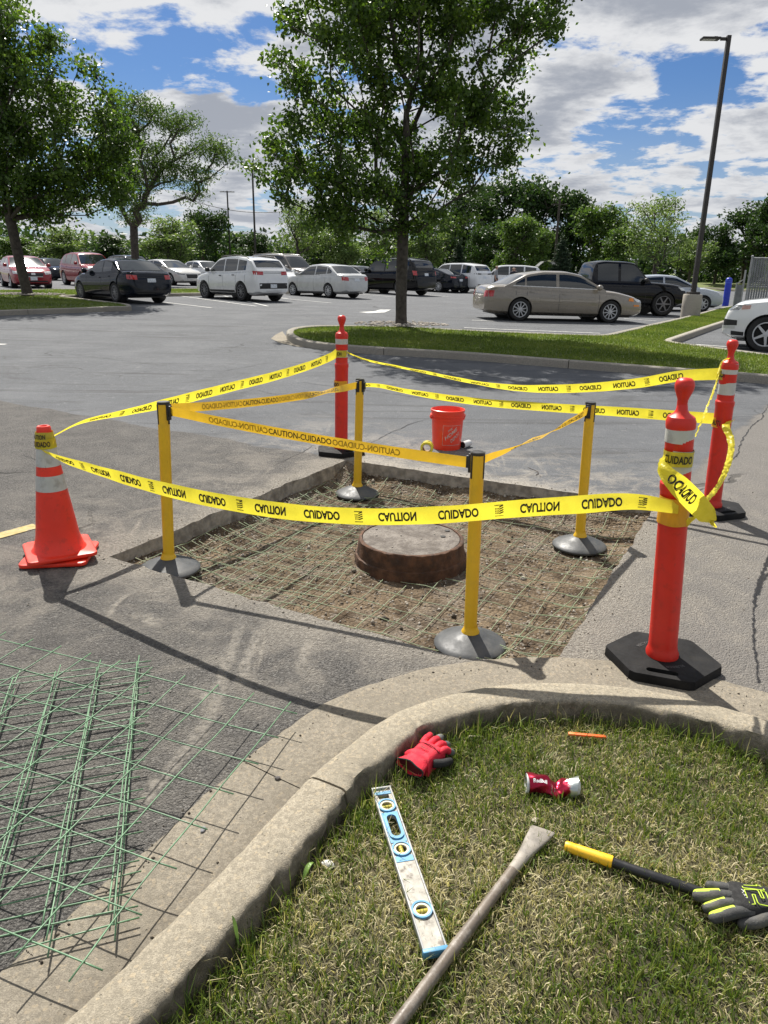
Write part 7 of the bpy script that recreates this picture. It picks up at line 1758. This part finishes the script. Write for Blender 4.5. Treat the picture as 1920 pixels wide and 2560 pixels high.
# slatted chain link enclosure
def fence():
    Y = 30.0; A = at(1868, 770); A = aty(1872, 700, Y); A.z = G(A.x, Y); t = thing('chain_link_fence', 'grey slatted chain link enclosure fence behind the white crossover', 'fence', A)
    FM = pm('galvanised steel', (.30, .31, .32), .45, .5, var=.15); SL = pm('grey fence slat', (.19, .20, .215), .6, var=.2, vs=5)
    top = aty(1885, 642, Y).z - A.z; d = Vector((.94, -.34, 0))
    for k, x in enumerate((.0, 1.9, 3.8)):
        b = MB(); q = d * x; b.tube([q, q + Vector((0, 0, top))], .04, 8); b.lathe([(.05, 0), (.045, .04), (.001, .06)], 10, q + Vector((0, 0, top))); b.build('post', FM, t, smooth=50)
    for z in (top - .04, top * .5, .12): b = MB(); b.tube([Vector((0, 0, z)), d * 3.8 + Vector((0, 0, z))], .022, 6); b.build('rail', FM, t, smooth=60)
    n = 42; R = Matrix.Rotation(math.atan2(d.y, d.x), 3, 'Z')
    for i in range(n):
        b = MB(); q = d * (.08 + i * .087); b.box(q + Vector((0, 0, top / 2 + .02)), (.066, .012, top - .14 - .05 * (i % 3 == 0)), R); b.build('slat', SL, t)
    # diamond wires woven over the slats
    w = MB()
    for i in range(-14, 44):
        for s in (1, -1):
            x0 = i * .087; a0 = (x0, .1) if s > 0 else (x0, top - .08); ln = min(3.75 - x0, 1.25 * (top - .18)); st_ = max(0, -x0)
            if ln - st_ > .1:
                pa_ = d * (x0 + st_) + Vector((0, -.012, a0[1] + s * st_ / 1.25)); pb_ = d * (x0 + ln) + Vector((0, -.012, a0[1] + s * ln / 1.25)); w.tube([pa_, pb_], .0035, 3, cap=False)
    o = w.build('wire_netting', FM, t); o['kind'] = 'stuff'
    g = Vector((-.13, .1, 0)); gt = aty(1874, 675, Y).z - A.z
    b = MB(); b.tube([g, g + Vector((0, 0, gt))], .035, 8); b.tube([g + Vector((-.22, .1, 0)), g + Vector((-.22, .1, gt * .72))], .03, 8); b.tube([g + Vector((-.22, .1, gt * .70)), g + Vector((0, 0, gt * .80))], .02, 6); b.build('gate_post', FM, t, smooth=50)
    b = MB(); b.box(g + Vector((-.11, .05, gt * .36)), (.19, .02, gt * .62), Matrix.Rotation(-.28, 3, 'Z')); b.build('gate_panel', SL, t)
fence()
# pale buildings behind the wood
def building(px0, px1, topy, Y, label, c):
    a, b = aty(px0, 690, Y), aty(px1, 690, Y); z0 = G(a.x, Y); h = aty(px0, topy, Y).z - z0; t = thing('warehouse', label, 'building', (a.x, Y, z0)); w = b.x - a.x; m_ = MB()
    m_.box((w / 2, 4, h / 2), (w, 8, h)); m_.build('wall', pm(label[:12], c, .8, var=.06, vs=.5), t); r = MB(); r.box((w / 2, 4, h + .08), (w + .3, 8.3, .22)); r.build('roof_edge', pm('roof metal', (.30, .31, .32), .6), t)
    for i in range(int(w / 3)):
        q = MB(); q.box((1.4 + i * 3., -.02, h * .55), (1.5, .10, 1.1)); wn2 = q.build('window', TRIM, t); q = MB(); q.box((1.4 + i * 3., -.08, h * .55), (1.36, .02, .96)); q.build('pane', GLASS, wn2)
building(855, 1010, 608, 104, 'low white warehouse glimpsed through the trees behind the maple trunk', (.62, .63, .62))
building(588, 640, 625, 108, 'small pale grey building beyond the twin lamp posts', (.50, .50, .48))
building(120, 215, 628, 104, 'cream building corner glimpsed behind the maroon crossover', (.58, .52, .42))

# ------------------------------------------------------------------ people
def person(px, Y, label, H, shirt, trousers, skin, hair, facing, arms):
    p = aty(px, 690, Y); p.z = G(p.x, Y); t = thing('person', label, 'person', p, facing); k = H / 1.75
    me = bpy.data.meshes.new('body'); V = []; E = []; Rr = []
    def v(x, y, z, r, par=None):
        V.append((x * k, y * k, z * k)); Rr.append((r * k, r * k)); i = len(V) - 1
        if par is not None: E.append((par, i))
        return i
    pel = v(0, 0, .95, .135); bel = v(0, 0, 1.10, .125, pel); che = v(0, .01, 1.30, .150, bel); nk = v(0, 0, 1.46, .062, che); hd0 = v(.02, 0, 1.56, .085, nk); v(.02, 0, 1.66, .092, hd0)
    for s in (-1, 1):
        hp_ = v(0, s * .09, .88, .095, pel); kn = v(.01, s * .10, .50, .066, hp_); an = v(-.02, s * .10, .09, .046, kn); v(.11, s * .11, .035, .042, an)
        sh = v(0, s * .19, 1.40, .062, che)
        if arms == 'down': el_ = v(-.02, s * .24, 1.12, .048, sh); wr_ = v(.06, s * .24, .88, .036, el_); hb = v(.09, s * .235, .80, .032, wr_)
        else: el_ = v(.04, s * .25, 1.12, .048, sh); wr_ = v(.24, s * .10, 1.08, .036, el_); hb = v(.30, s * .04, 1.10, .032, wr_)
        for f_ in range(4): v(V[hb][0] / k + .035, V[hb][1] / k + (f_ - 1.5) * .014, V[hb][2] / k - (.05 if arms == 'down' else .01), .009, hb)
        v(V[hb][0] / k + .03, V[hb][1] / k - s * .03, V[hb][2] / k, .010, hb)
    me.from_pydata(V, E, []); o = bpy.data.objects.new('body', me); col.objects.link(o); sk = o.modifiers.new('skin', 'SKIN'); sk.use_smooth_shade = True
    for d, r in zip(me.skin_vertices[0].data, Rr): d.radius = r
    me.skin_vertices[0].data[0].use_root = True; ss = o.modifiers.new('sub', 'SUBSURF'); ss.levels = ss.render_levels = 1
    dg = bpy.context.evaluated_depsgraph_get(); m2 = bpy.data.meshes.new_from_object(o.evaluated_get(dg)); bpy.data.objects.remove(o)
    m2.materials.clear()
    for mm in (skin, shirt, trousers, hair): m2.materials.append(mm)
    for pl in m2.polygons:
        c = pl.center / k; i = 0
        if c.z < .10: i = 3
        elif c.z < .99 and abs(c.y) < .20: i = 2
        elif c.z < 1.46 and (c.z > 1.13 or abs(c.y) < .17) and c.z > .96: i = 1
        elif c.z > 1.63 or (c.z > 1.52 and c.x < -.01): i = 3
        pl.material_index = i; pl.use_smooth = True
    ob('body', m2, t)
    for s in (-1, 1):
        e = MB(); e.lathe([(.001, -.012), (.010, -.006), (.012, 0), (.010, .006), (.001, .012)], 8, (.105 * k, s * .034 * k, 1.605 * k)); e.build('eye', TRIM, t, smooth=80)
        e = MB(); e.lathe([(.001, -.03), (.018, -.012), (.02, .012), (.001, .03)], 8, (.015 * k, s * .098 * k, 1.595 * k)); e.build('ear', skin, t, smooth=80)
    e = MB(); e.add([(.105 * k, -.014 * k, 1.555 * k), (.105 * k, .014 * k, 1.555 * k), (.135 * k, 0, 1.56 * k), (.108 * k, 0, 1.60 * k)], [(0, 1, 2), (1, 3, 2), (3, 0, 2)]); e.build('nose', skin, t); e = MB(); e.box((.104 * k, 0, 1.53 * k), (.012, .045, .008)); e.build('mouth', pm('lips', (.30, .12, .10), .6), t)
    return t
SKIN = pm('skin', (.42, .25, .18), .6, var=.08)
person(1240, 47.5, 'standing person in grey shirt and dark trousers beside the white wagon', 1.80, pm('grey shirt', (.30, .31, .32), .9), pm('dark trousers', (.03, .03, .035), .9), SKIN, pm('dark hair', (.02, .016, .012), .8), rad(-20), 'down')
person(1284, 49.0, 'person in dark jacket holding something at the raised tailgate', 1.72, pm('dark jacket', (.03, .032, .045), .9), pm('black trousers', (.018, .018, .02), .9), SKIN, pm('grey hair', (.42, .40, .37), .8), rad(-110), 'held')
